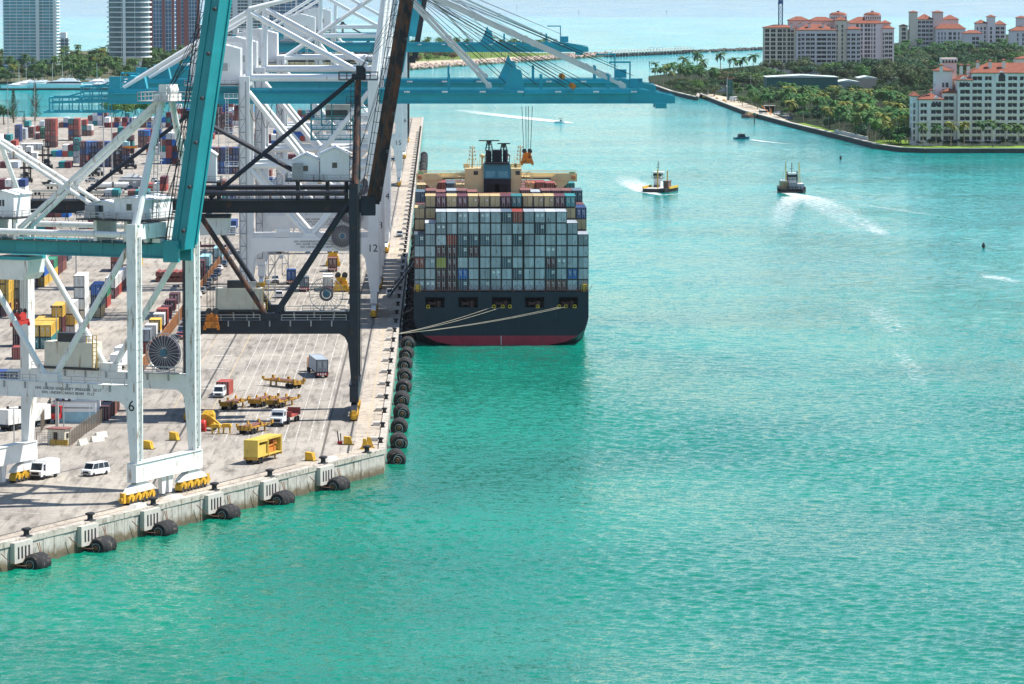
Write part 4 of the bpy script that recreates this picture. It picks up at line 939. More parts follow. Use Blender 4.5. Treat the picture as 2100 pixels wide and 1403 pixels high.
def mast(px, top, bot, radar=0, name='mast'):
    x = SX(px); q = MB(); q.tube((x,YB+5,SZ(bot)),(x,YB+5,SZ(top)),.28,8,r2=.14)
    for k in range(4): z = SZ(bot) + (SZ(top)-SZ(bot))*(.35+.17*k); q.box(x-1.1+.15*k,YB+4.8,z,x+1.1-.15*k,YB+5.2,z+.12); q.cbox(x-.8+.1*k,YB+5,z,.3,.3,.6); q.cbox(x+.8-.1*k,YB+5,z,.3,.3,.5)
    if radar: q.box(x-radar,YB+4.8,SZ(top),x+radar,YB+5.1,SZ(top)+.28); q.cbox(x,YB+5,SZ(top)-.9,.8,.8,.9)
    return q.build(name, M['buff'] if not radar else M['steel'], ship)
mast(968, 296, 341); mast(1066, 295, 341); mast(1002, 287, 316, 2.6, 'radar_mast'); mast(1032, 293, 316, 1.6, 'radar_mast')
q = MB(); q.tube((SX(988),YB+4,SZ(341)),(SX(988),YB+4,SZ(320)),.3,8); q.lathe([(0,.6),(.5,.4),(.6,0),(.4,-.4),(0,-.5)], (SX(988),YB+4,SZ(317)), 10); q.build('vent_mast', M['buff'], ship)
q = MB()
for px in (958,962,973,978,983,1050,1055,1060,1071,1020,1016,1012): q.tube((SX(px),YB+6,SZ(341)),(SX(px),YB+6,SZ(random.uniform(312,330))),.07,5)
for px in (956,1052,1060): q.cbox(SX(px),YB+5,SZ(341),1.6,1.6,1.0)
q.rail((SX(952),YB+.2,SZ(341)),(SX(990),YB+.2,SZ(341)),1.0,1.2); q.rail((SX(1046),YB+.2,SZ(341)),(SX(1067),YB+.2,SZ(341)),1.0,1.2); q.build('antenna_group', M['buff'], ship)
for px in (974.5, 1060): bx('window', SX(px)-.55, SX(px)+.55, YB-.06, YB+.03, SZ(354), SZ(346), M['window'], hB)
for px0, px1 in ((935,952),(1067.5,1088)):
    q = MB()
    for py in (394,382,370,358): q.box(SX(px0),YB-.5,SZ(py),SX(px1),YB+3,SZ(py)+.12); q.rail((SX(px0),YB-.5,SZ(py)+.1),(SX(px1),YB-.5,SZ(py)+.1),1.0,.9); q.bar((SX(px0)+.3,YB-.4,SZ(py)),(SX(px1)-.4,YB-.4,SZ(py)+1.5),.3,.15)
    q.ladder((SX(px1 if px0 > 1000 else px0),YB-.6,SZ(394)),(SX(px1 if px0 > 1000 else px0),YB-.6,SZ(350)),(.35,0,0),.7,.06); q.build('outside_stairs', M['buff'], ship)
q = MB(); q.tube((SX(1040),YB+6.9,SZ(329)),(SX(1041),YB+6.9,SZ(312)),.06,5); q.poly([(SX(1041),YB+6.9,SZ(313)),(SX(1046),YB+6.6,SZ(317)),(SX(1046),YB+6.6,SZ(320)),(SX(1041),YB+6.9,SZ(316))]); q.build('flag', M['red'], ship)
# ship's containers
COLX = []; x = XL + .12
for c in range(16):
    if c in (6, 10): x += .14
    COLX.append(x + CW/2); x += 2.505
TH_ = 2.62
RN = ['bottom','second','third','fourth','fifth','sixth','seventh','eighth']
GR1 = 'containers stacked across the ship stern'
bay1 = ['mgs lgt mrd mrd dgs lg mgs lg lg lg lgo lg brd brd lg mg', 'mg lg mrd mrd bld lg mg lgt lg dgs lg lg dgs lg bld lg', 'rdd mgs oy mrd lg lg lg lg dgs lg lg lg mrd lgt lg lg',
        'lg lg mrd mrd dgs mrd lg lg lg lg lg lg lgt lg lg lg', 'dgs mg lgo rd dgs dgs dgs mg lgo dgs mg lgo lgo lg lg mgo', '- lg mgt lgo mg lg lg lgo mg lg lg dgs lg lg mg -', '- - lg lg lgt lg lgt lg dgs rd mg lgt lg lg - -']
MK = {'s':'sq','t':'two','d':'dots','o':'one'}
for t, row in enumerate(bay1):
    for c, code in enumerate(row.split()):
        if code == '-': continue
        col, mk = code[:2], MK.get(code[2:], '')
        container(col, (COLX[c], Y0+1.1+random.uniform(-.04,.04), ZD+.15+t*TH_), f'{CNAME[col]} container in the {RN[t]} tier at the ship stern, {nth(c+1)} from the left', GR1, mark=mk)
GR2 = 'containers in the second bay behind the stern stack'
for c, code in enumerate('tn mr tn mr tn tn tn mr tl tn tn tn mr tl'.split()):
    container(code, (COLX[c+1], Y0+15.2, ZD+.15+7*TH_+.2), f'{CNAME[code]} container in the raised tan row above the stern stack, {nth(c+1)} from the left', GR2, mark='dots' if code in ('mr','tl') else 'one' if c % 3 else '')
for c, t, col, w_ in ((0,6,'tn','upper tan container at the left edge behind the stern stack'),(0,5,'tn','lower tan container at the left edge behind the stern stack'),(1,6,'tn','tan container second from left just below the raised row'),
                      (14,6,'tn','tan container near the right edge below the teal one'),(15,6,'nv','navy container at the right edge behind the stern stack'),(15,5,'tn','tan container under the navy one at the right edge')):
    container(col, (COLX[c], Y0+15.2, ZD+.15+t*TH_+.1), w_, GR2, mark='dots' if col == 'nv' else '')
GR3 = 'containers between the raised row and the bridge'
for c, col in zip((0,1,2,3,4,5,10,11,12,13,14,15), 'dg br br mg br br br lg br br br dg'.split()):
    container(col, (COLX[c], Y0+43.5, ZD+.1+7*TH_+random.choice((-.3,0,.1))), f'{CNAME[col]} container just aft of the bridge, {nth(c+1)} column from the left', GR3, mark='one')
GR4 = 'containers ahead of the bridge'
for c, col in zip((0,1,2,3,4,11,12,13,14,15), 'tn rd rd dg tn og rd rd og tl'.split()):
    container(col, (COLX[c], Y0+102, ZD-1.2+7*TH_+random.choice((-.4,0,.2))), f'{CNAME[col]} container ahead of the bridge, {nth(c+1)} column from the left', GR4)
fill = MB()                                   # lower tiers hidden inside the stack
for k in range(6):
    y = Y0 + 15.2 + k*14.1
    if k == 0:
        for c in range(16):
            for t in range(5): fill.box(COLX[c]-1.22, y+.03, ZD+.15+t*TH_, COLX[c]+1.22, y+CL, ZD+.15+t*TH_+CH)
        for c in range(1,15): fill.box(COLX[c]-1.22, y+.06, ZD+.15+5*TH_, COLX[c]+1.22, y+CL, ZD+.15+6*TH_-.03)
        for c in range(2,14): fill.box(COLX[c]-1.22, y+.06, ZD+.15+6*TH_, COLX[c]+1.22, y+CL, ZD+.15+7*TH_-.03)
    elif k < 5:
        for c in range(16): fill.box(COLX[c]-1.22, y+.03, ZD+.15, COLX[c]+1.22, y+CL, ZD+.1+(7 if k != 3 else 6.4)*TH_)
for k in range(9):
    y = Y0 + 102 + k*14.1
    for c in range(16): fill.box(COLX[c]-1.22, y+.3, ZD, COLX[c]+1.22, y+CL, ZD-1.6+(7 if k == 0 else random.choice((6,6,5)))*TH_)
tag(fill.build('container_stacks', CCOL['br']), 'tightly packed container stacks filling the ship deck behind the stern', 'containers', kind='stuff')
# mooring lines and gangway
def rope(label, p, q, sag, r=.04):
    mb = MB(); pts = []
    p, q = Vector(p), Vector(q)
    for i in range(15):
        t = i/14; v = p.lerp(q, t); v.z -= sag*4*t*(1-t); pts.append(v)
    mb.path(pts, r, 5); return tag(mb.build('mooring_rope', M['rope']), label, 'rope', 'stern mooring ropes')
dk = at(817, 686, DOCK+1.0); dk.x = -.7
for i, (px, lb) in enumerate(((1008,'pale mooring rope from the quay to the middle stern opening, upper of the pair'),(1028,'pale mooring rope from the quay to the middle stern opening, lower of the pair'),
     (1146,'pale mooring rope from the quay to the rightmost stern opening, upper strand'),(1158,'pale mooring rope from the quay to the rightmost stern opening, lower strand'))):
    rope(lb, dk + Vector((.1*i,.3*i,0)), (XC+(px-1025)/8.9, Y0-.2, 8.85), .45+.08*i)
rope('short pale rope from the quay to the yellow fairlead on the hull side', (-.7, at(833,655).y, DOCK+1), (XL-.1, Y0+4, 8.4), .3)
gw = thing('gangway', 'dark lattice gangway sloping from the quay up to the ship', 'gangway', (0,0,0))
a, b_ = Vector((-3.4, at(806,612).y, DOCK+.3)), Vector((XL+.3, at(806,612).y+6, ZD+1.2))
q = MB()
for dy in (-.6,.6):
    q.bar(a+Vector((0,dy,0)), b_+Vector((0,dy,0)), .12, .3); q.bar(a+Vector((0,dy,1.2)), b_+Vector((0,dy,1.2)), .1, .12)
    for i in range(13): p = a.lerp(b_, i/12)+Vector((0,dy,0)); q.bar(p, p+Vector((0,0,1.2)), .08, .08)
q.build('side_rails', M['steel'], gw); q = MB(); q.bar(a, b_, 1.1, .1); q.build('treads', M['grey'], gw)
# ------------------------------------------------------------------ container yard
TW = ['bottom', 'second-tier', 'third-tier', 'fourth-tier', 'fifth-tier', 'sixth-tier']
def stack(px, py, cols, desc, group, L20=False, dy=0, marks=True):
    p = at(px, py)
    for c, s in enumerate(cols):
        for t, col in enumerate(s.split()):
            if col == '-': continue
            tier = 'single' if len(s.split()) == 1 else ('top' if t == len(s.split())-1 else TW[t])
            w = f', {nth(c+1)} column' if len(cols) > 1 else ''
            container(col, (p.x + CW/2 + c*(CW+.06), p.y + dy + random.uniform(-.12,.12), DOCK+.01 + t*(CH+.02)), f'{CNAME[col]} {tier} container in {desc}{w}', group,
                      L20=L20, mark=random.choice(('','one','dots','')) if marks else '')
GY = 'containers stacked in the near yard'
stack(152, 683, ['br wh wh wh wh'], 'the tall pale stack left of the white crane leg', GY)
stack(186, 652, ['tn dg bl'], 'the blue-topped stack behind the pale tall stack', GY)
stack(199, 632, ['rd gn'], 'the green-topped pair behind the blue-topped stack', GY)
stack(216, 613, ['mr wh'], 'the maroon and white pair right of the blue-topped stack', GY)
stack(216, 613, ['rd wh'], 'the red and white pair one row farther back', GY, dy=13)
stack(216, 613, ['mr wh'], 'the maroon and white pair two rows farther back', GY, dy=26)
stack(58, 716, ['tl ye', 'tl ye'], 'the yellow over teal block above the cream generator house', GY)
stack(58, 716, ['tl ye', 'gn ye'], 'the rear row of the yellow over teal block', GY, dy=12.5)
stack(106, 699, ['mr mr ye'], 'the narrow yellow-topped maroon stack', GY)
stack(131, 692, ['wh ye wh'], 'the white yellow white stack beside the maroon one', GY)
stack(-9, 650, ['mr ye ye ye'], 'the yellow stack at the left picture edge', GY)
stack(-9, 650, ['ye ye ye ye'], 'the second yellow stack at the left picture edge', GY, dy=12.6)
stack(19, 636, ['mr dg mg mg'], 'the slate stack behind the far white crane leg', GY)
stack(31, 628, ['br wh lb wh'], 'the white and pale blue stack behind the white crane leg', GY)
for i, s in enumerate(('ye bl', 'ye mr', 'ye gn', 'mr mr', 'br mr mr')):
    stack(72, 588, [s], f'the receding row under the teal girder, {nth(i+1)} back', GY, dy=13*i)
stack(57, 590, ['mr mr'], 'the maroon pair left of the receding row', GY)
stack(227, 558, ['mr rd'], 'the red pair left of the near crane leg', GY)
stack(122, 536, ['dg'], 'the open lane beneath the teal girder', GY)
stack(272, 545, ['ye ye'], 'the yellow pair right of the white crane leg', GY, L20=True)
GF = 'containers beside the orange boundary fence'
stack(285, 726, ['rd mg'], 'the pair nearest the camera beside the orange fence', GF, L20=True)
stack(297, 716, ['br wh'], 'the white-topped pair beside the orange fence', GF, L20=True)
stack(306, 704, ['wh ye'], 'the yellow-topped pair beside the orange fence', GF, L20=True)
stack(314, 692, ['mr wh'], 'the second white-topped pair beside the fence', GF, L20=True)
stack(321, 681, ['br rd'], 'the red-topped pair beside the fence', GF, L20=True)
for i, (px, py) in enumerate(((329,652),(338,638),(347,624))): stack(px, py, ['mr'], f'the maroon line along the fence, {nth(i+1)} back', GF, L20=True)
stack(195, 863, ['mr'], 'the fenced corner beside the pale blue office', GF); stack(206, 856, ['br'], 'the fenced corner behind the maroon one', GF, dy=3)
stack(11, 789, ['dg'], 'the open ground left of the generator house', GY, L20=True); stack(-14, 789, ['nv'], 'the left picture edge beside the slate one', GY, L20=True)
stack(24, 738, ['rd'], 'the open ground by the far crane leg', GY, L20=True); stack(26, 712, ['mr br'], 'the brown pair behind the far crane leg', GY, L20=True)
GM = 'containers beyond the black crane'
stack(410, 566, ['dg lb'], 'the pale blue topped pair by the parked cars', GM); stack(437, 548, ['mg lb'], 'the second pale blue topped pair', GM)
stack(466, 483, ['mg'], 'the lane left of the tall landside leg', GM, L20=True); stack(400, 575, ['mr mr'], 'the maroon pair behind the far white leg', GM, L20=True)
GB = 'containers in the far blocks'
p_ = 163
stack(163, 343, ['mr mr nv mr', 'rd rd bl bl', 'nv nv nv nv', 'nv mr nv mr', 'nv nv nv nv', 'mr mr nv nv', 'mr mr mg mr', 'mr nv mr lb'], 'the large blue and red far block', GB)
stack(150, 335, ['lg lg tl tl'], 'the pale column left of the large far block', GB)
stack(92, 303, ['mr rd rd br br', 'mr br rd rd rd'], 'the tall red far stack', GB)
stack(140, 289, ['mr nv rd tl', 'mr br rd rd'], 'the far stack with one teal on top', GB)
stack(167, 279, ['br tl rd', 'br wh'], 'the small mixed far stack', GB)
stack(30, 291, ['nv nv nv'], 'the navy far stack by the light mast', GB); stack(42, 286, ['lg lg'], 'the grey pair next to the navy far stack', GB); stack(58, 283, ['br br'], 'the brown far pair', GB)
stack(82, 285, ['gn gn', 'gn gn'], 'the dark green far block', GB); stack(70, 286, ['mr'], 'the ground left of the green far block', GB)
stack(249, 315, ['mr tl mr', 'mr tl mr'], 'the teal-banded far block', GB); stack(283, 303, ['br mr nv', 'br br bl'], 'the blue-topped far block', GB)
stack(413, 357, ['bl nv mr nv', 'bl mr nv nv', 'nv nv mr mr', 'bl bl nv nv', 'nv bl nv mr', 'mr nv nv nv', 'nv nv bl bl'], 'the wide navy block right of the teal boom', GB)
stack(417, 286, ['br', 'rd'], 'the low red pair beyond the navy block', GB)
stack(423, 276, ['nv nv nv mr', 'nv nv tl wh', 'mr mr mr mr mr', 'mr br mr mr', 'nv mr nv mr'], 'the tall maroon far block', GB)
GW = 'white refrigerated containers'
stack(42, 307, ['wh', 'wh', 'wh', 'wh'], 'the back row of white refrigerated boxes', GW, marks=False); stack(18, 316, ['wh', 'wh'], 'the short row of white refrigerated boxes', GW, marks=False)
stack(16, 326, ['wh', 'wh wh', 'wh', 'wh wh', 'wh'], 'the front row of white refrigerated boxes', GW, marks=False)
# farther stacks that read as one mass
far = MB(); fm = ['mr','nv','br','rd','tl','lg','bl','wh']
random.seed(21)
for px0, px1, py, n_t in ((352,384,243,3),(384,424,262,4),(470,500,258,4),(180,215,258,3),(214,250,262,2),(256,300,252,2),(300,352,262,3),(120,142,262,2),(50,84,270,2),(430,470,250,5),(500,560,300,3),(500,520,262,4),(540,640,262,2),(560,700,290,2),(610,700,246,2),(330,350,300,3),(328,360,337,5),(250,292,262,2),(296,326,300,3),(300,345,318,2),(372,412,312,3),(366,408,340,3),(520,560,332,2),(560,640,330,1),(505,545,362,2),(600,690,350,1),(545,600,380,2),(104,140,322,2),(0,26,300,2),(230,262,296,3),(-4,40,398,2),(128,150,400,2),(215,240,404,1),(262,292,406,1),(300,330,392,2),(372,404,392,1),(120,142,345,1),(0,30,345,1),(95,140,446,1),(160,205,440,1),(180,215,470,2),(60,100,474,1),(205,245,452,1),(420,470,470,1),(420,440,432,2),(540,600,412,1),(570,620,440,1),(0,40,470,2),(255,290,480,1),(420,450,400,2),(455,500,410,1)):
    p = at(px0, py); q_ = at(px1, py); x = p.x
    while x < q_.x:
        for t in range(random.randint(max(1,n_t-1), n_t)): far.box(x, p.y, DOCK+t*2.62, x+2.42, p.y+12.1, DOCK+t*2.62+2.58, random.randrange(len(fm)))
        x += 2.52
tag(far.build('container_stacks', [CCOL[k] for k in fm]), 'rows of red, blue and maroon containers far back in the yard', 'containers', kind='stuff')
# ------------------------------------------------------------------ road vehicles
VM = {k: paint('car_' + k, c, .3, var=.04, spec=.6) for k, c in dict(white=(.75,.76,.76), black=(.02,.021,.024), navy=(.025,.05,.11), red=(.35,.03,.03), grey=(.22,.23,.24), silver=(.45,.46,.47), orange=(.6,.2,.03), cabred=(.5,.02,.02)).items()}
def wheels(root, xs, ys, r, w, m=None):
    for y in ys:
        for s in (-1,1):
            q = MB(); q.lathe([(0,-w/2),(r*.62,-w/2),(r*.7,-w/2+.03),(r*.96,-w/2),(r,-w/2+.05),(r,w/2-.05),(r*.96,w/2),(0,w/2)], (s*xs, y, r), 14, 'x'); q.build('wheel', M['tyre'], root)
def vehicle(name, label, cat, loc, rz, kind, col, group=None):
    r = thing(name, label, cat, loc, rz, group); B = VM[col]
    if kind in ('suv', 'sedan', 'pickup', 'van'):
        L_, W_, H_, hood, cab0, cab1 = dict(suv=(4.7,1.9,1.75,1.05,1.0,4.4), sedan=(4.6,1.8,1.45,.92,1.2,3.8), pickup=(5.6,1.95,1.85,1.12,1.4,3.5), van=(5.2,2.0,2.15,1.2,.55,5.1))[kind]
        b = MB(); z0 = .35
        b.prism([(0,z0),(L_,z0),(L_,hood if kind != 'van' else H_*.55),(cab0*.9,hood),(.12,hood*.88)], -W_/2, W_/2, 'x'); b.build('body', B, r)
        c = MB(); sl_ = .75 if kind != 'van' else .6
        c.frust((-W_/2+.06, cab0, W_/2-.06, cab1), (-W_/2+.2, cab0+sl_, W_/2-.2, cab1-.3), hood-.02, H_-.1); c.build('window', M['glass'], r)
        c = MB(); c.box(-W_/2+.17, cab0+sl_-.08, H_-.1, W_/2-.17, cab1-.25, H_); c.build('roof', B, r)
        pl = MB()
        for s in (-1,1):
            for t in ((.0,.35,.68,1) if kind in ('suv','van') else (0,.5,1)):
                y0, y1 = cab0 + (cab1-cab0)*t, cab0+sl_ + (cab1-.3-cab0-sl_)*t
                pl.bar((s*(W_/2-.05), y0, hood), (s*(W_/2-.18), y1, H_-.08), .09, .09)
        pl.build('pillar', B, r)
        if kind == 'pickup':
            c = MB(); c.box(-W_/2+.15,cab1+.1,hood-.5,W_/2-.15,L_-.1,hood+.01); c.build('load_bed', M['blk'], r)
        g = MB(); g.box(-W_/2+.35,-.04,.55,W_/2-.35,.02,.85); g.build('grille', M['blk'], r)
        g = MB(); g.box(-W_/2+.02,-.1,.36,W_/2-.02,.1,.55); g.build('bumper', M['grey'], r)
        for s in (-1,1): g = MB(); g.cbox(s*(W_/2-.25),-.01,.68,.36,.08,.2); g.build('headlight', M['wht'], r)
        wheels(r, W_/2-.12, (.85, L_-.95), .36, .24)
    elif kind == 'stepvan':
        b = MB(); b.box(-1.15,1.5,.6,1.15,6.2,3.0); b.build('cargo_box', B, r)
        b = MB(); b.prism([(0,.55),(1.5,.55),(1.5,2.85),(.75,2.8),(.35,1.6),(0,1.45)], -1.1, 1.1, 'x'); b.build('cab', B, r)
        b = MB(); b.add([(-.95,.33,1.62),(.95,.33,1.62),(.95,.70,2.65),(-.95,.70,2.65)], [(0,1,2,3)]); b.build('windscreen', M['glass'], r)
        for s in (-1,1): b = MB(); b.box(s*1.1,.85,1.5,s*1.13,1.45,2.5); b.build('window', M['glass'], r)
        b = MB(); b.box(-1.0,-.08,.45,1.0,.06,.75); b.build('bumper', M['blk'], r); b = MB(); b.box(-.7,-.04,.85,.7,.02,1.3); b.build('grille', M['blk'], r)
        for s in (-1,1): b = MB(); b.cbox(s*.88,-.02,.95,.3,.08,.25); b.build('headlight', M['wht'], r)
        wheels(r, 1.0, (1.0, 4.9), .42, .28)
    return r
def cab(parent, y0, col, h=2.9):
    c = MB(); c.prism([(y0,.9),(y0+2.0,.9),(y0+2.0,h),(y0+.35,h),(y0,1.9)], -1.15, 1.15, 'x'); k = c.build('cab', VM[col], parent)
    w_ = MB(); w_.add([(-1.0,y0+.0,1.95),(1.0,y0+.0,1.95),(1.0,y0+.31,h-.15),(-1.0,y0+.31,h-.15)], [(0,1,2,3)]); w_.build('windscreen', M['glass'], k)
    for s in (-1,1): w_ = MB(); w_.box(s*1.15,y0+.5,1.9,s*1.165,y0+1.5,h-.3); w_.build('window', M['glass'], k)
    return k
def chassis(parent, y0, y1, m, z=1.15):
    f = MB()
    for s in (-1,1): f.box(s*.55-.14,y0,z-.45,s*.55+.14,y1,z)
    n = int((y1-y0)/2.4)
    for i in range(n+1): y = y0+(y1-y0)*i/n; f.box(-1.2,y-.14,z-.3,1.2,y+.14,z-.05)
    for y in (y0,y1): f.box(-1.25,y-.2,z-.35,1.25,y+.2,z+.08)
    return f.build('chassis_frame', m, parent)
def truck(label, loc, rz, col, cab_col, mark='dots', L20=False, away=True, group=None):
    """tractor with a container on a trailer; origin at the container's door end, truck faces +y"""
    L_ = 6.06 if L20 else CL
    r = thing('container_truck', label, 'truck', loc, rz, group)
    b = ob('box', BODY20 if L20 else BODY40, r, (0,0,1.2)); b.material_slots[0].link = 'OBJECT'; b.material_slots[0].material = CCOL[col]
    for s in (-1,1): d = ob('door', DOORS[(s,mark)], b); d.material_slots[0].link = 'OBJECT'; d.material_slots[0].material = CCOL[col]
    chassis(r, .1, L_+.6, M['blk']); wheels(r, .95, (1.2, 2.5), .5, .5)
    q = MB(); q.box(-1.2,-.1,.55,1.2,.02,1.15); q.build('rear_bumper', M['red'], r)
    q = MB()
    for i in range(4): q.box(-1.0+i*.5,-.12,.65,-.72+i*.5,-.1,1.05)
    q.build('warning_stripe', M['wht'], r)
    k = cab(r, L_+1.4, cab_col); k.rotation_euler = (0,0,0)
    q = MB(); q.box(-1.15,L_+3.4,.6,1.15,L_+4.3,1.9); q.build('bonnet', VM[cab_col], k)
    wheels(r, .95, (L_+.9, L_+3.7), .5, .35)
    return r
def bomb_cart(label, loc, rz, L_=9.0, group='yellow terminal trailers'):
    r = thing('terminal_trailer', label, 'trailer', loc, rz, group); Y = M['yellow_dirty']
    f = MB()
    for s in (-1,1):
        f.box(s*.62-.16,0,.95,s*.62+.16,L_,1.4); f.box(s*1.28-.1,.2,1.2,s*1.28+.1,L_-.2,1.42)
    for i in range(6): y = .2+(L_-.4)*i/5; f.box(-1.35,y-.16,1.05,1.35,y+.16,1.38)
    f.build('frame', Y, r)
    for y in (0, L_*.5, L_):
        for s in (-1,1):
            g = MB(); g.prism([(y-.35,1.3),(y+.35,1.3),(y+.3,1.95),(y-.3,1.95)], s*1.3-.12, s*1.3+.22 if s > 0 else s*1.3+.12, 'x'); g.build('corner_guide', Y, r)
    d = MB(); d.box(-1.0,1.0,1.42,1.0,L_-1.6,1.5); d.build('deck_plank', CCOL['br'], r)
    e = MB(); e.box(-1.3,-.15,.75,1.3,.12,1.6); e.build('end_plate', Y, r)
    wheels(r, 1.0, (1.1, 2.3), .48, .5)
    for s in (-1,1): q = MB(); q.box(s*.7-.12,L_-1.8,.02,s*.7+.12,L_-1.5,1.0); q.box(s*.7-.25,L_-1.9,.0,s*.7+.25,L_-1.4,.08); q.build('landing_leg', Y, r)
    return r
D = Vector((0,0,.012))
truck('grey container truck with orange cab driving away across the near lanes', at(661,776)+D, R(9), 'mg', 'orange', 'dots')
truck('blue container truck on the lanes behind the black crane', at(597,584)+D, R(1), 'bl', 'grey', 'dots', L20=True)
truck('dark slate container truck left of the cable reel', at(624,599)+D, R(2), 'dg', 'white', 'sq', L20=True)
truck('white container truck just right of the reel behind the black crane', at(673,598)+D, R(2), 'wh', 'grey', '', L20=False)
truck('maroon container truck farther along the lane under crane 12', at(682,558)+D, R(1), 'br', 'white', 'dots', L20=True)
for i, (px, py, a, lb) in enumerate(((613,797,42,'yellow terminal trailer parked nearest the container truck'),(464,842,-18,'yellow terminal trailer beside the white van, leftmost of the row'),(522,836,-20,'yellow terminal trailer in the middle of the row of three'),
        (559,838,-24,'yellow terminal trailer on the right of the row of three'),(500,892,-24,'yellow terminal trailer parked nearest the front quay'))):
    bomb_cart(lb, at(px,py)+D, R(a), 8.6 if i else 9.5)
# terminal tractor with red flatbed
r = thing('terminal_tractor', 'white terminal tractor pulling a short red flatbed beside the yellow trailers', 'truck', at(566,876)+D, R(-14))
cab(r, .9, 'white', 3.0); q = MB(); q.prism([(0,.7),(1.4,.7),(1.4,1.75),(.15,1.6)], -1.15, 1.15, 'x'); q.build('bonnet', VM['white'], r)
q = MB(); q.box(-.8,-.03,.9,.8,.03,1.4); q.build('grille', M['blk'], r); q = MB(); q.box(-1.2,-.15,.45,1.2,.05,.75); q.build('bumper', M['blk'], r)
q = MB(); q.box(-.9,2.9,.6,.9,6.2,1.1); q.build('rear_frame', M['blk'], r); q = MB(); q.box(-1.2,6.0,1.15,1.2,12,1.5); q.box(-1.2,11.8,1.5,1.2,12,2.4); q.box(-1.2,6.0,1.5,1.2,6.2,2.2); q.build('flatbed', CCOL['rd'], r)
wheels(r, 1.0, (.9, 4.6, 9.5, 10.8), .5, .4)
q = MB(); q.tube((-1.25,2.4,1.2),(-1.25,2.4,3.6),.09,6); q.build('exhaust_pipe', M['steel'], r)
vehicle('delivery_van', 'small white van parked beside the red container', 'van', at(447,817)+D, R(-4), 'van', 'white')
vehicle('step_van', 'boxy white step van near the yellow wheels at lower left', 'van', at(72,985)+D, R(-24), 'stepvan', 'white')
vehicle('passenger_van', 'white passenger van with dark windows on the open front quay', 'van', at(176,978)+D, R(-33), 'van', 'white')
vehicle('pickup_truck', 'white pickup truck driving under crane 12', 'pickup truck', at(565,581)+D, R(3), 'pickup', 'white')
vehicle('car', 'white car in the sun below the blue container truck', 'car', at(572,609)+D, R(183), 'suv', 'white')
vehicle('pickup_truck', 'white pickup in the ship shadow at the foot of the gangway', 'pickup truck', at(801,609)+D, R(2), 'pickup', 'white')
vehicle('pickup_truck', 'pale pickup on the quay apron beside the stacked tan containers', 'pickup truck', at(820,487)+D, R(2), 'pickup', 'silver')
vehicle('car', 'small dark car on the far apron by crane 15', 'car', at(806,331)+D, R(2), 'sedan', 'navy')
cars = [(344,721,'black','suv','black car parked nearest along the orange fence'),(357,705,'black','suv','second black car along the orange fence'),(367,697,'red','sedan','red car parked between black ones by the fence'),(372,688,'navy','suv','navy car parked behind the red one'),
        (378,668,'grey','sedan','grey car by the fence behind the far white leg'),(384,655,'silver','sedan','silver car by the fence behind the leg'),(404,612,'white','sedan','white car first beyond the far white leg'),(412,604,'grey','suv','grey car second beyond the white leg'),(420,596,'silver','sedan','silver car third in the line beyond the leg'),
        (427,586,'grey','suv','grey car fourth in the line beyond the leg'),(436,576,'navy','sedan','navy car fifth in the line beyond the leg'),(443,567,'navy','suv','navy car sixth in the line beyond the leg'),(447,556,'white','sedan','white car seventh in the line beyond the leg'),(459,548,'navy','suv','last dark car in the line beyond the leg')]
for px, py, c, k, lb in cars: vehicle('parked_car', lb, 'car', at(px,py)+D, R(-2+random.uniform(-4,4)), k, c, 'cars parked along the fence')
# red container on the ground, and machines in the foreground
container('rd', at(456,811)+D, 'red container standing alone behind the white van', 'foreground yard objects', rz=R(-6), L20=True)
r = thing('cable_machine', 'yellow lifting machine with red drum beside the right white leg', 'machine', at(424,885)+D, R(-8))
q = MB(); q.box(-1.5,1.0,.6,1.3,3.6,1.1); q.box(-1.2,1.4,1.1,1.0,3.2,2.9); q.frust((-1.2,1.4,1.0,3.2),(-.9,1.9,.7,2.9),2.9,3.5); q.build('body', M['yellow'], r)
q = MB(); q.bar((.6,1.2,2.4),(2.6,.2,1.0),.35,.35); q.bar((-.6,1.2,2.9),(.6,1.2,2.4),.35,.35); q.build('arm', M['yellow'], r)
q = MB(); q.lathe([(0,-.9),(.9,-.9),(1.0,-.7),(1.0,.7),(.9,.9),(0,.9)], (-1.1,.2,1.1), 16, 'x'); q.build('drum', M['red'], r)
q = MB(); q.box(-2.1,-.7,.05,-.1,1.1,.3); q.build('skid', M['red'], r); wheels(r, 1.0, (1.5,3.0), .5, .35)
for i, (px, py) in enumerate(((442,890),(465,889))):
    r = thing('steel_trestle', f'small yellow steel trestle beside the red drum, {("left","right")[i]} one', 'trestle', at(px,py)+D, R(-8), 'yellow trestles')
    q = MB(); q.prism([(-.9,1.1),(.9,1.1),(.7,1.75),(-.7,1.75)], -.5, .5, 'y'); q.build('saddle', M['yellow'], r)
    for x in (-.6,.6):
        for y in (-.4,.4): q = MB(); q.bar((x,y,0),(x*.9,y,1.12),.14,.14); q.build('leg', M['yellow'], r)
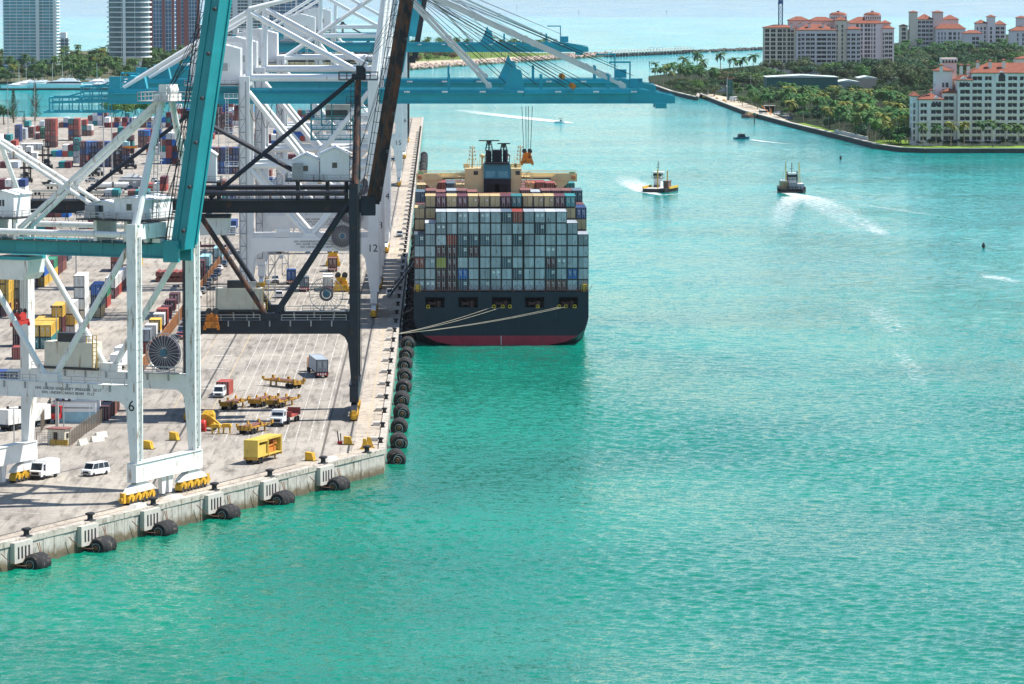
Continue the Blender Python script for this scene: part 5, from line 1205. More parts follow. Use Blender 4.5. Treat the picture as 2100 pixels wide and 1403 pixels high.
# yellow generator trailer
r = thing('generator_trailer', 'yellow generator trailer with open side doors on the front quay', 'trailer', at(514,953)+D, -TH+R(4))
q = MB(); W2, H0, H1, L_ = 1.25, 1.15, 4.1, 10.4
ops_ = [(.8,4.4,1.5,3.6), (4.9,10.0,1.35,3.75)]
facade(q, (W2,0,H0), (0,1,0), L_, H0, H1, ops_, 1.6)
q.poly([(-W2,0,H0),(W2,0,H0),(W2,0,H1),(-W2,0,H1)]); q.poly([(-W2,L_,H0),(-W2,L_,H1),(W2,L_,H1),(W2,L_,H0)]); q.poly([(-W2,0,H0),(-W2,0,H1),(-W2,L_,H1),(-W2,L_,H0)]); q.poly([(-W2,0,H1),(W2,0,H1),(W2,L_,H1),(-W2,L_,H1)]); q.poly([(-W2,0,H0),(-W2,L_,H0),(W2,L_,H0),(W2,0,H0)])
M['gen'] = paint('pale_yellow_panel', (.60,.43,.08), .5, var=.1, dirt=(.33,.24,.05), dirt_amt=.3, stretch=(1,1,.3))
gb = q.build('enclosure', M['gen'], r)
q = MB(); q.box(W2-1.5,.9,1.55,W2-.25,4.3,3.1); q.build('panel', M['gen'], gb)
q = MB(); q.box(W2-1.55,5,1.36,W2-1.5,9.9,3.74); q.build('dark_recess', M['dark'], gb)
q = MB(); q.box(W2-1.3,5.3,1.4,W2-.35,7.6,2.2); q.tube((W2-.7,5.5,2.4),(W2-.7,9.5,2.7),.2,8); q.lathe([(0,-.3),(.45,-.3),(.45,.3),(0,.3)], (W2-.6,8.2,1.9), 12, 'x'); q.box(W2-1.2,7.8,2.6,W2-.5,9.4,3.3); q.build('engine', M['orange'], gb)
for y in (0.03, 4.65, L_-.12): q = MB(); q.box(W2,y-.02,H0,W2+.06,y+.1,H1); q.build('rib', M['gen'], gb)
chassis(r, .1, L_, M['yellow_dirty'], 1.12); wheels(r, 1.0, (1.2, 2.4), .5, .35)
for s in (-1,1): q = MB(); q.bar((s*.8,L_-2.4,1.0),(s*.8,L_-1.6,.05),.16,.16); q.bar((s*.8,L_-2.4,.1),(s*.8,L_-1.2,1.0),.12,.12); q.build('landing_leg', M['yellow_dirty'], r)
# yellow rail end stops and blocks
def block(label, px, py, rz=0, s=1.0):
    r = thing('end_stop', label, 'end stop', at(px,py)+D, rz); q = MB(); q.prism([(-.7,0),(.9,0),(.55,1.35),(-.7,1.5)], -.55, .55, 'y'); q.build('block', M['yellow'], r)
    q = MB(); q.box(-.9,-.75,0,1.1,.75,.08); q.build('base_plate', M['steel'], r); r.scale = (s,s,s); return r
block('yellow wedge block at the end of the front rail near the trailer', 636, 945, -TH)
block('yellow block at the end of the waterside rail near the quay corner', 713, 912, 0)
block('yellow wedge block on the open quay behind the front crane legs', 304, 921, -TH); block('yellow block farther back under crane 6', 357, 903, -TH)
r = thing('hand_winch', 'small red and black winch stand beside the yellow rail stop', 'winch', at(697,911)+D, 0)
q = MB(); q.box(-.45,-.4,0,.45,.4,.5); q.build('base', M['red'], r); q = MB(); q.bar((-.2,0,.5),(-.45,0,2.3),.2,.2); q.bar((.2,0,.5),(.1,0,1.9),.18,.18); q.build('lever', M['blk'], r)
for i, (px, py) in enumerate(((748,921),(757,918))):
    r = thing('mooring_hook', f'yellow steel fitting on the quay corner, {("left","right")[i]} one', 'fitting', at(px,py)+D, .3*i); q = MB(); q.prism([(-.8,0),(.8,0),(.5,.8),(.2,1.8),(-.3,1.8),(-.4,.8)], -.3, .3, 'y'); q.build('bracket', M['yellow'], r); q = MB(); q.box(-.9,-.6,0,.9,.6,.12); q.build('base_plate', M['yellow'], r)
for i, b in enumerate((d6-6.0, -73, -18)):
    r = tag(MB().frust((-2.6,-1.0,2.6,1.0),(-1.4,-.6,1.4,.6),0,.75).build('concrete_ramp', M['stone_light'], None, loc=FQ(-1.6, b), rz=-TH+pi/2), f'pale concrete ramp block on the front quay edge, {nth(i+1)} from the left', 'ramp', 'ramp blocks')
# ------------------------------------------------------------------ guard booth, office, fences, poles
r = thing('guard_booth', 'small cream guard booth with brown roof inside the fenced corner', 'booth', at(98,912)+D, R(-20))
q = MB(); facade(q, (0,0,0), (1,0,0), 3.2, 0, 2.7, [(1.0,1.9,.1,2.2)], .4); facade(q, (3.2,0,0), (0,1,0), 2.6, 0, 2.7, [(.7,1.8,1.1,2.0)], .2); q.poly([(0,0,0),(0,0,2.7),(0,2.6,2.7),(0,2.6,0)]); q.poly([(0,2.6,0),(0,2.6,2.7),(3.2,2.6,2.7),(3.2,2.6,0)]); q.build('wall', M['cream'], r)
q = MB(); q.box(-.25,-.25,2.7,3.45,2.85,2.9); q.build('roof', CCOL['br'], r); q = MB(); q.box(1.0,.4,.05,1.9,.45,2.2); q.build('door', M['dark'], r); q = MB(); q.box(2.98,.7,1.1,3.02,1.8,2.0); q.build('window', M['glass'], r)
r = thing('site_office', 'pale blue and white portable office behind the guard booth', 'building', at(110,868)+D, R(-4))
q = MB(); q.box(0,0,0,7.8,6,2.1); q.build('lower_wall', paint('pale_blue_wall', (.30,.52,.60), .6, var=.12), r); q = MB(); q.box(0.004,0.004,2.1,7.796,5.996,3.9); q.build('upper_wall', M['white'], r)
q = MB(); q.box(-.15,-.15,3.9,7.95,6.15,4.1); q.build('roof', M['grey'], r); q = MB(); q.box(1.2,-.02,2.75,7.2,.02,2.9); q.build('trim', M['steel'], r)
q = MB()
for x in (1.2, 6.9): q.bar((x,-1.6,0),(x,-1.6,3.6),.1,.1)
q.bar((1.2,-1.6,3.5),(6.9,-1.6,3.5),.1,.1); q.build('door_frame', M['wht'], r)
M['mesh'] = paint('fence_wire', (.20,.16,.12), .7, var=.2); M['meshrust'] = paint('rusty_fence_wire', (.34,.15,.06), .8, var=.25)
def fence(label, pts, h, m, wire=.022, step=.45, bay=3.0, group=None):
    r = thing('chain_fence', label, 'fence', (0,0,0), 0, group)
    for p, q_ in zip(pts, pts[1:]):
        p, q_ = Vector(p), Vector(q_); n = max(1, round((q_-p).length/bay))
        for i in range(n):
            a, b = p.lerp(q_, i/n), p.lerp(q_, (i+1)/n); pan = MB(); L_ = (b-a).length; k = int(L_/step)
            for j in range(1,k): c = a.lerp(b, j/k); pan.bar(c+Vector((0,0,.1)), c+Vector((0,0,h-.1)), wire*2, wire*2)
            for z in [h*t/7 for t in range(1,8)]: pan.bar(a+Vector((0,0,z)), b+Vector((0,0,z)), wire*2, wire*2)
            pan.build('mesh_panel', m, r); po = MB(); po.tube(a, a+Vector((0,0,h+.15)), .06, 6); po.build('post', m, r)
    return r
fx = at(287,772).x
fence('long rust-orange boundary fence between the yard and the parked cars', [(fx, at(287,772).y, DOCK), (fx, at(371,666).y, DOCK), (fx, at(455,545).y+40, DOCK)], 3.0, M['meshrust'], .05, .35, 8.0)
F_ = [at(75,918), at(143,916), at(172,893), at(209,868), at(213,852)]
fence('grey chain fence around the guard booth corner', [p for p in F_], 2.6, M['mesh'])
fence('dark leaning fence panels left of the guard booth', [at(84,888), at(104,850), at(130,842)], 3.2, M['mesh'])
for i, (px, py) in enumerate(((169,912),(199,905),(207,897),(121,913))):
    r = tag(MB().prism([(-.45,0),(.45,0),(.28,.3),(.14,.95),(-.14,.95),(-.28,.3)], -1.6, 1.6, 'y').build('road_barrier', M['cream'] if i < 3 else M['yellow'], None, loc=at(px,py)+D, rz=R((-20,-35,-30,75)[i])), ('cream road barrier by the fence, leftmost','cream road barrier by the fence, middle one','cream road barrier by the fence, rightmost','yellow road barrier in front of the guard booth')[i], 'barrier', 'road barriers')
r = thing('utility_pole', 'thick weathered concrete pole behind the guard booth', 'pole', at(117,880)+D); q = MB(); q.box(-.28,-.28,0,.28,.28,5.6); q.build('pole', M['stone_light'], r); q = MB(); q.cbox(0,0,5.6,.7,.7,.2); q.build('cap', M['galv'], r)
def lampmast(label, px, py, h, r_=.16, heads=4):
    r = thing('light_mast', label, 'light mast', at(px,py)+D, 0, 'yard light masts'); q = MB(); q.tube((0,0,0),(0,0,h),r_*1.3,8,r2=r_*.7); q.build('mast', M['galv'], r)
    q = MB(); q.bar((-1.2,0,h),(1.2,0,h),.12,.12)
    for i in range(heads): q.cbox(-1.05+2.1*i/max(1,heads-1),-.1,h-.05,.45,.4,.5)
    q.build('lamp_head', M['steel'], r); return r
lampmast('tall light mast at the far left of the yard', 17, 298, 30); lampmast('tall light mast in front of the far pines', 72, 286, 30); lampmast('short light mast between the far left pair', 46, 291, 14)
lampmast('light mast in front of the large blue and red far block, left', 213, 372, 33, .22); lampmast('light mast in front of the far block, right', 230, 371, 32, .22); lampmast('light mast beside the pale tall stack', 157, 640, 15, .2)
lampmast('light mast by the navy block', 449, 352, 26); lampmast('light mast behind the teal boom', 331, 352, 24); lampmast('blue-grey lamp post by the pale blue office', 131, 903, 7, .1, 3); lampmast('lamp post left of the guard booth', 29, 908, 6, .1, 2); lampmast('lamp post by the fence behind the crane leg', 367, 668, 9, .1, 3); lampmast('thin mast in front of the yellow-topped stack', 116, 705, 8, .12, 2)
# truck at the left edge
r = thing('container_truck', 'red truck with weathered white trailer at the left picture edge', 'truck', at(6,885)+D, R(-32)); q = MB(); q.box(-1.25,0,1.2,1.25,12.5,3.9); q.build('trailer_box', M['white_old'], r); chassis(r, .1, 12.5, M['blk']); wheels(r, .95, (1.3,2.6,10.6), .5, .5); k = cab(r, 14.0, 'cabred', 3.4); wheels(r, .95, (14.5,17), .5, .35)
for i, (px, py) in enumerate(((238,760),(246,745))):
    r = thing('box_trailer', f'low white box trailer beside the crane 6 leg, {("front","rear")[i]} one', 'trailer', at(px,py)+D, R(-6), 'low white trailers'); q = MB(); q.box(-1.25,0,.9,1.25,8,3.3); q.build('trailer_box', M['white'], r); chassis(r, .1, 8, M['blk']); wheels(r, .95, (1.3,2.5), .45, .4)
for i, (px, py) in enumerate(((350,580),(350,573))):
    pass
r = thing('hatch_cover_stack', 'stack of rusty brown ship hatch covers behind the crane leg', 'hatch covers', at(319,579)+D)
for i in range(2):
    q = MB(); q.box(0,0,i*1.5,7.4,9,i*1.5+1.1); q.build('hatch_cover', CCOL['br'], r)
    for j in range(5): q = MB(); q.box(.3+j*1.5,-.05,i*1.5+1.1,.9+j*1.5,8.9,i*1.5+1.3); q.build('rib', CCOL['rd'], r)
r = thing('flat_rack', 'long low maroon flat rack lying across the lane', 'flat rack', at(410,507)+D); q = MB(); q.box(0,0,0,8.5,2.4,.6); q.build('deck', CCOL['mr'], r); q = MB(); q.box(0,.02,.6,.3,2.38,1.6); q.box(8.2,.02,.6,8.5,2.38,1.6); q.build('end_wall', CCOL['mr'], r)
# container handlers
def handler(label, px, py, carry=None, rz=0):
    r = thing('container_handler', label, 'container handler', at(px,py)+D, rz, 'container handlers in the far yard'); K = M['blk']
    q = MB()
    for s in (-1.3,1.3): q.bar((s,0,.6),(s,0,9.5),.5,.5); q.bar((s*.55,.3,.6),(s*.55,.3,12),.3,.3)
    for z in (1.5,3.6,5.7,7.8,9.4,11.6): q.bar((-1.3,0,z),(1.3,0,z),.3,.35)
    q.build('mast', K, r); q = MB(); q.box(-1.6,.8,.9,1.6,7,2.2); q.box(-1.4,5.6,2.2,1.4,7.2,3.2); q.build('chassis', VM['grey'], r)
    q = MB(); q.frust((-1.0,2.6,1.0,4.4),(-.9,2.9,.9,4.2),2.2,4.0); q.build('cab', M['glass'], r); wheels(r, 1.9, (1.2,6.2), .85, .7)
    q = MB(); q.box(-3.0,-1.4,8.6 if carry else 5.4,3.0,-.5,9.4 if carry else 6.2); q.build('spreader_beam', M['orange'] if carry else K, r)
    return r
handler('dark container handler with raised mast left of the large far block', 94, 347); handler('dark container handler nearest in the far yard', 56, 375, None, .3); handler('container handler holding an orange beam high', 267, 347, True); handler('dark container handler before the large far block', 191, 362, None, -.2); handler('dark container handler right of the two masts', 241, 358, None, .2)
for i, px in enumerate((197, 232)):
    r = thing('tank_container', f'white tank container lying across the yard, {("left","right")[i]} one', 'tank', at(px,388)+D, 0, 'white tank containers'); q = MB(); q.lathe([(0,0),(.9,.05),(1.15,.3),(1.15,5.6),(.9,5.85),(0,5.9)], (0.1,1.2,1.45), 18, 'x'); q.build('tank_shell', M['white_old'], r)
    q = MB()
    for x in (.05,6.0):
        for y in (0,2.4): q.bar((x,y,0),(x,y,2.6),.15,.15)
        for z in (.1,2.55): q.bar((x,0,z),(x,2.4,z),.15,.15)
    q.box(0,0,0,6.1,2.4,.25); q.build('frame', M['steel'], r)
r = thing('yard_shed', 'grey shed with low hip roof in the far yard', 'shed', at(243,383)+D); q = MB(); q.box(0,0,0,9.4,9,2.7); q.build('wall', M['grey'], r); q = MB(); q.frust((-.5,-.5,9.9,9.5),(3.2,3.6,6.2,5.4),2.7,4.6); q.build('roof', paint('grey_roof', (.30,.31,.31), .7), r)
for x in (1.5,5.5): q = MB(); q.box(x,-.04,1.4,x+1.2,.02,2.1); q.build('window', M['wht'], r)
for i, (px, py, L_) in enumerate(((66,400,13),(92,388,12),(150,402,14))):
    r = thing('flatbed_trailer', f'long beige flatbed trailer in the middle yard, {nth(i+1)} from the left', 'trailer', at(px,py)+D, 0, 'beige flatbed trailers'); q = MB(); q.box(0,0,.9,L_,2.4,1.5); q.box(0,.05,1.5,L_,.15,1.9); q.build('deck', M['cream'], r)
    for x in (1.2,2.5,L_-2.5,L_-1.2): q = MB(); q.lathe([(0,-.2),(.5,-.2),(.5,.2),(0,.2)], (x,.2,.5), 12, 'y'); q.build('wheel', M['tyre'], r)
random.seed(5)
for i in range(16):
    px, py = random.uniform(100,345), random.uniform(368,398)
    vehicle('parked_car', 'one of the small parked cars scattered in the far staff lot', 'car', at(px,py)+D, random.uniform(0,6.2), random.choice(('sedan','suv','pickup')), random.choice(('white','grey','black','silver','navy')), 'cars in the far staff lot')

spreader('yellow container spreader standing on the lane beside the white container truck', at(700,597)+Vector((0,0,.8)), 0, 0, M['yellow'], ropes=False, length=5).scale = (1.35,1.2,1.3)
spreader('yellow container spreader standing farther back beneath crane 12', at(683,545)+Vector((0,0,.8)), 0, 0, M['yellow'], ropes=False, length=5).scale = (1.35,1.2,1.4)
# ------------------------------------------------------------------ island across the channel
ISZ = 1.6
def land(name, pts, z, m, zb=-2):      # pixels are read at the water line
    g = MB(); P_ = [at(a, b, 0) for a, b in pts]; g.poly([(p.x,p.y,z) for p in P_])
    for a, b in zip(P_, P_[1:]+P_[:1]): g.poly([(a.x,a.y,zb),(b.x,b.y,zb),(b.x,b.y,z),(a.x,a.y,z)])
    return struct(name, g, m)
M['grass'] = paint('lawn', (.13,.22,.025), .9, var=.25, scale=.08, spec=.1)
M['soil'] = paint('dark_undergrowth', (.022,.034,.014), .95, var=.35, scale=.05, spec=.1)  # dark green ground colour, varied by noise
M['sand'] = paint('pale_sand', (.46,.39,.29), .95, var=.15, scale=.05)
M['seawall'] = paint('shade_tone_sea_wall', (.060,.055,.050), .9, var=.3, scale=.3)  # shade on the wall face is put into this dark colour
M['seacap'] = paint('sea_wall_cap', (.42,.38,.33), .9, var=.15, scale=.3)
SHORE = [(1335,178),(1376,193),(1430,206),(1434,198),(1480,216),(1530,235),(1560,243),(1625,261),(1715,283),(1765,296),(1800,305),(1850,312),(1900,314),(2350,314)]
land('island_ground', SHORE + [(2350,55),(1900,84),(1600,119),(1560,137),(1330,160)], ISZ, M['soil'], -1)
land('island_lawn', [(1775,297.5),(1802,304),(1852,310.9),(1902,312.9),(2350,312.9),(2350,298),(1880,297),(1830,291)], ISZ+.03, M['grass'], ISZ-.3)
land('island_lawn', [(1625,259.5),(1712,281),(1712,275),(1650,259)], ISZ+.03, M['grass'], ISZ-.3)
land('ferry_landing', [(1436,199),(1482,215.5),(1531,234),(1560,241),(1625,258),(1600,246),(1560,228),(1500,206),(1455,197)], ISZ+.03, M['sand'], ISZ-.3)
sw = MB(); cpw = MB()
SP = [at(a, b, 0) for a, b in SHORE]
for a, b in zip(SP, SP[1:]):
    d = (b-a).normalized(); n_ = Vector((d.y,-d.x,0))*.5
    sw.add([a+n_,b+n_,b-n_,a-n_]+[p+Vector((0,0,2.0)) for p in (a+n_,b+n_,b-n_,a-n_)], [(0,1,5,4),(1,2,6,5),(3,0,4,7),(4,5,6,7)])
    m_ = n_*1.8
    cpw.add([p+Vector((0,0,z)) for z in (2.004,2.35) for p in (a+m_,b+m_,b-m_*1.4,a-m_*1.4)], [(0,1,5,4),(1,2,6,5),(3,0,4,7),(4,5,6,7)])
struct('island_sea_wall', sw, M['seawall']); struct('sea_wall_coping', cpw, M['seacap'])
# ------------------------------------------------------------------ trees
def leafmat(name, rgb, hue=.03):
    m = bpy.data.materials.new(name); m.use_nodes = True; nt = m.node_tree; L = nt.links.new; b = nt.nodes['Principled BSDF']; out = nt.nodes['Material Output']
    b.inputs['Roughness'].default_value = .6; b.inputs['Specular IOR Level'].default_value = .25
    oi = N(nt,'ObjectInfo'); ge = N(nt,'NewGeometry'); no = N(nt,'TexNoise'); no.inputs['Scale'].default_value = .45; L(ge.outputs['Position'], no.inputs['Vector'])
    hs = N(nt,'HueSaturation'); hs.inputs['Color'].default_value = (*rgb,1)
    r1 = N(nt,'MapRange'); r1.inputs[3].default_value = .5-hue; r1.inputs[4].default_value = .5+hue; L(oi.outputs['Random'], r1.inputs[0]); L(r1.outputs[0], hs.inputs['Hue'])
    r2 = N(nt,'MapRange'); r2.inputs[1].default_value = .3; r2.inputs[2].default_value = .7; r2.inputs[3].default_value = .5; r2.inputs[4].default_value = 1.8; L(no.outputs[0], r2.inputs[0]); L(r2.outputs[0], hs.inputs['Value'])
    L(hs.outputs[0], b.inputs['Base Color'])
    tr_ = N(nt,'BsdfTranslucent'); L(hs.outputs[0], tr_.inputs[0]); mx = N(nt,'MixShader'); mx.inputs[0].default_value = .25; L(b.outputs[0], mx.inputs[1]); L(tr_.outputs[0], mx.inputs[2]); L(mx.outputs[0], out.inputs[0])
    return m
LF = [leafmat('palm_leaf', (.040,.110,.026)), leafmat('palm_leaf_yellow', (.15,.165,.03), .02), leafmat('leaf_dark', (.022,.070,.024)), leafmat('leaf_olive', (.055,.090,.032)), leafmat('leaf_bright', (.060,.145,.028)), leafmat('pine_leaf', (.035,.065,.028)), leafmat('leaf_brown', (.10,.075,.035))]
M['bark'] = paint('bark', (.16,.125,.09), .9, var=.25); M['palmbark'] = paint('palm_trunk', (.28,.23,.17), .9, var=.2)
def palm_meshes(seed, n=17, fl=3.4):
    rd = random.Random(seed); c = MB()
    for i in range(n):
        a = 2*pi*i/n + rd.uniform(-.2,.2); el = rd.uniform(-.25,1.15); L_ = fl*rd.uniform(.8,1.15); u = Vector((cos(a),sin(a),0)); s_ = Vector((-sin(a),cos(a),0)); pts = []
        p = Vector((0,0,0)); e = el
        for k in range(7):
            pts.append(p.copy()); p = p + (u*cos(e) + Vector((0,0,sin(e))))*(L_/6); e -= .33
        for k in range(6):
            w0 = .62*sin(pi*min(1,(k+.6)/6.6))+.12; w1 = .62*sin(pi*min(1,(k+1.6)/6.6))+.05
            for sg in (-1,1):
                dr = Vector((0,0,-.35))
                c.poly([pts[k], pts[k+1], pts[k+1]+s_*sg*w1+dr*w1+ (pts[k+1]-pts[k])*.5, pts[k].lerp(pts[k+1],.35)+s_*sg*w0*.9+dr*w0+(pts[k+1]-pts[k])*.35])
    return c
PALMC = [palm_meshes(s).mesh('crown', LF[0]) for s in range(4)]
PALMT = []
for i in range(4):
    rd = random.Random(40+i); t = MB(); p = Vector((0,0,0)); d = Vector((rd.uniform(-.12,.12), rd.uniform(-.12,.12), 1))
    for k in range(4): q = p + d*.25; t.tube(p, q, .020*(1-.12*k)*1.0, 6, r2=.020*(1-.12*(k+1)), cap=False); p = q; d.x *= .55; d.y *= .55
    PALMT.append((t.mesh('trunk', M['palmbark']), p.copy()))
def palm(loc, h, label, group, mat=0, cs=1.0):
    r = thing('palm_tree', label, 'palm tree', loc, random.uniform(0,6.28), group); k = random.randrange(4)
    t = ob('trunk', PALMT[k][0], r); t.scale = (h,h,h)
    c = ob('crown', PALMC[random.randrange(4)], r, PALMT[k][1]*h); c.scale = (cs,cs,cs); c.rotation_euler = (0,0,random.uniform(0,6.28)); c.material_slots[0].link = 'OBJECT'; c.material_slots[0].material = LF[mat]
    return r
def crown_mesh(seed, n, lobes, sx, sz, leaf, fl=.5):
    rd = random.Random(seed); c = MB(); L_ = [(Vector((rd.uniform(-.55,.55)*sx, rd.uniform(-.55,.55)*sx, rd.uniform(-.35,.45)*sz)), rd.uniform(.35,.6)) for _ in range(lobes)]
    for i in range(n):
        o, s_ = rd.choice(L_); v = Vector((rd.gauss(0,1), rd.gauss(0,1), rd.gauss(0,1))); v.normalize(); v *= rd.uniform(.55,1.0)**.5
        p = o + Vector((v.x*sx*s_, v.y*sx*s_, v.z*sz*s_))
        nn = (v + Vector((rd.uniform(-.7,.7), rd.uniform(-.7,.7), rd.uniform(-.2,.9)))).normalized(); a = nn.cross(Vector((rd.uniform(-1,1),rd.uniform(-1,1),rd.uniform(-1,1)))).normalized(); b = nn.cross(a); k = leaf*rd.uniform(.6,1.3)
        c.poly([p-a*k-b*k*.3, p+b*k*fl, p+a*k-b*k*.2, p-b*k*fl])
    return c
CROWN = [crown_mesh(s, 900, 9, 1, .8, .085, .7).mesh('crown', LF[2]) for s in range(5)]
def pine_mesh(seed, n=900):
    rd = random.Random(seed); c = MB()
    for i in range(n):
        z = rd.random()**1.2; r_ = (1-z)*.42*rd.uniform(.3,1.0)+.03; a = rd.uniform(0,6.28)+ (int(z*14)*2.4); bz = z*1.0
        p = Vector((r_*cos(a), r_*sin(a), bz + r_*.25)); u = Vector((cos(a),sin(a),.5)).normalized(); s_ = Vector((-sin(a),cos(a),0)); L_ = .055*rd.uniform(.6,1.3)
        c.poly([p-u*L_, p+s_*L_*.28, p+u*L_, p-s_*L_*.28])
    return c
PINE = [pine_mesh(s).mesh('crown', LF[5]) for s in range(3)]
TRK = MB(); TRK.tube((0,0,0),(.02,.01,.55),.035,7,r2=.02)
for a in range(5): TRK.tube((.015,.005,.38),(.26*cos(a*1.26),.26*sin(a*1.26),.72),.016,5,r2=.006)
TRK = TRK.mesh('trunk', M['bark'])
def tree(loc, h, w, label, group, mat=2, name='broadleaf_tree', pine=False):
    r = thing(name, label, 'tree', loc, random.uniform(0,6.28), group)
    t = ob('trunk', TRK, r); t.scale = (h*.9,h*.9,h)
    if pine: c = ob('crown', random.choice(PINE), r, (0,0,h*.06)); c.scale = (w*1.2,w*1.2,h)
    else: c = ob('crown', random.choice(CROWN), r, (0,0,h*.62)); c.scale = (w/2*1.05,w/2*1.05,h*.5)
    c.material_slots[0].link = 'OBJECT'; c.material_slots[0].material = LF[mat]; return r
class Mass:                      # many small far crowns joined into one object
    def __init__(s): s.v = []; s.f = []; s.m = []; s.n = 0
    def add(s, me, mat, loc, rz, sc):
        M4 = Matrix.Translation(loc) @ Matrix.Rotation(rz, 4, 'Z') @ Matrix.Diagonal((sc[0],sc[1],sc[2],1))
        k = len(s.v); s.v += [tuple(M4 @ v.co) for v in me.vertices]
        for p in me.polygons: s.f.append(tuple(k+i for i in p.vertices)); s.m.append(mat)
    def palm(s, loc, h, mat, cs):
        k = random.randrange(4); rz = random.uniform(0,6.28); s.add(PALMT[k][0], 7, loc, 0, (h,h,h)); s.add(random.choice(PALMC), mat, loc + PALMT[k][1]*h, rz, (cs,)*3)
    def tree(s, loc, h, w, mat): s.add(random.choice(CROWN_LO), mat, loc + Vector((0,0,h*.6)), random.uniform(0,6.28), (w/2*1.05,w/2*1.05,h*.5)); s.add(TRK, 8, loc, 0, (h*.9,h*.9,h))
    def build(s, name, label):
        b = MB(); b.v, b.f, b.m = s.v, s.f, s.m; return tag(b.build(name, LF + [M['palmbark'], M['bark']]), label, 'trees', kind='stuff')
CROWN_LO = [crown_mesh(60+s, 380, 8, 1, .8, .12, .7).mesh('crown', LF[2]) for s in range(3)]
random.seed(11)
G0 = Vector((0,0,0))
def inpoly(x, y, P_):
    c = False
    for (x0,y0), (x1,y1) in zip(P_, P_[1:]+P_[:1]):
        if (y0 > y) != (y1 > y) and x < (x1-x0)*(y-y0)/(y1-y0)+x0: c = not c
    return c
def scatter(P_, n, gap, keep=None, block=()):
    xs = [p[0] for p in P_]; ys = [p[1] for p in P_]; out = []; tries = 0
    while len(out) < n and tries < n*60:
        tries += 1; a, b = random.uniform(min(xs),max(xs)), random.uniform(min(ys),max(ys))
        if not inpoly(a, b, P_) or any(x0 < a < x1 and y0 < b < y1 for x0,y0,x1,y1 in block): continue
        p = at(a, b, ISZ)
        if any((p-q).length < gap for q in out): continue
        out.append(p)
    return out
# palm grove between warehouse and sea wall
PGR = 'palms of the grove behind the island sea wall'
for p in scatter([(1585,196),(1640,200),(1760,212),(1865,228),(1868,296),(1815,299),(1770,290),(1715,274),(1650,252),(1600,236)], 140, 5.0):
    palm(p, random.uniform(8,13)*(.62 if p.y > at(0,222,ISZ).y else 1), 'coconut palm in the dense grove between the green warehouse and the sea wall', PGR, random.choice((0,0,0,1,4)), random.uniform(1.25,1.75))
UND = Mass()
for p in scatter([(1590,205),(1660,215),(1760,225),(1860,240),(1866,296),(1815,296),(1770,286),(1715,270),(1650,250),(1610,236)], 90, 5.5):
    UND.tree(p, random.uniform(4.5,8), random.uniform(6,10), random.choice((2,2,4,2)))
UND.build('grove_understorey', 'dark green undergrowth beneath the palm grove')
# wood behind the warehouse
for p in scatter([(1565,160),(1700,166),(1860,192),(1875,175),(2120,160),(2120,112),(1950,112),(1850,128),(1720,150),(1560,150)], 150, 8.0):
    tree(p, random.uniform(9,15), random.uniform(12,19), 'broad tree in the dark wood between the warehouse and the red-roofed blocks', 'trees of the island wood', random.choice((2,2,2,3,3,4)))
for p in scatter([(1790,186),(1870,200),(1874,170),(1800,162)], 16, 8.0):
    tree(p, random.uniform(15,21), random.uniform(10,14), 'tall olive-grey feathery tree left of the near red-roofed building', 'feathery trees beside the near building', 3)
DP = Mass()
for p in scatter([(1850,108),(2120,110),(2120,125),(1900,132),(1800,150),(1780,140)], 60, 11.0):
    DP.palm(p, random.uniform(9,14), 0, 1.5)
for p in scatter([(1850,108),(2120,110),(2120,125),(1900,132),(1800,150),(1780,140)], 80, 9.0): DP.tree(p, random.uniform(8,12), random.uniform(11,16), random.choice((2,2,3)))
DP.build('distant_wood', 'dense wood of palms and dark trees before the distant red-roofed blocks')
INF = Mass()
for p in scatter([(1800,190),(1872,215),(1872,240),(1880,170),(2000,165),(2120,165),(2120,200),(1880,235)], 60, 7.0): INF.tree(p, random.uniform(7,12), random.uniform(10,14), random.choice((2,2,3)))
for p in scatter([(1565,170),(1580,200),(1872,230),(1872,170),(1700,160)], 90, 8.0, block=((1573,150,1800,196),)): INF.tree(p, random.uniform(5,9), random.uniform(9,13), random.choice((2,2,4)))
INF.build('background_wood', 'dark trees filling the gaps around the warehouses')
# left tip
for p in scatter([(1338,166),(1420,170),(1470,176),(1466,184),(1380,180),(1340,172)], 42, 5.5):
    palm(p, random.uniform(9,14), 'palm in the row on the left tip of the island', 'palms on the island tip', 1 if random.random() < .12 else 0, 1.3)
for i, (px, py, h) in enumerate(((1406,170,17),(1427,168,20),(1441,170,15),(1480,170,20),(1504,169,16),(1524,168,16),(1545,167,18),(1392,172,12))):
    palm(at(px,py,ISZ), h, f'tall royal palm rising above the wood at the island tip, {nth(i+1)} from the left' if i < 7 else 'shorter royal palm at the far left of the island tip', 'royal palms above the wood', 0, 1.9)
for p in scatter([(1372,188),(1432,200),(1470,198),(1474,184),(1400,180),(1370,182)], 26, 6.5):
    tree(p, random.uniform(6,9), random.uniform(8,12), 'rounded green tree on the left tip of the island', 'trees on the island tip', random.choice((2,3,3,4)))
for p in scatter([(1462,172),(1580,164),(1590,180),(1480,190)], 34, 8.0):
    tree(p, random.uniform(9,13), random.uniform(13,18), 'wide brownish green tree left of the warehouse', 'wide trees left of the warehouse', random.choice((3,6,2,2,4)))
for p in scatter([(1478,208),(1500,205),(1590,208),(1600,226),(1580,230),(1520,218)], 26, 6.0):
    (palm(p, random.uniform(7,10), 'palm behind the sandy ferry landing', 'palms behind the ferry landing', 0, 1.2) if random.random() < .5 else tree(p, random.uniform(5,9), random.uniform(7,10), 'leafy tree behind the sandy ferry landing', 'trees behind the ferry landing', random.choice((2,4))))
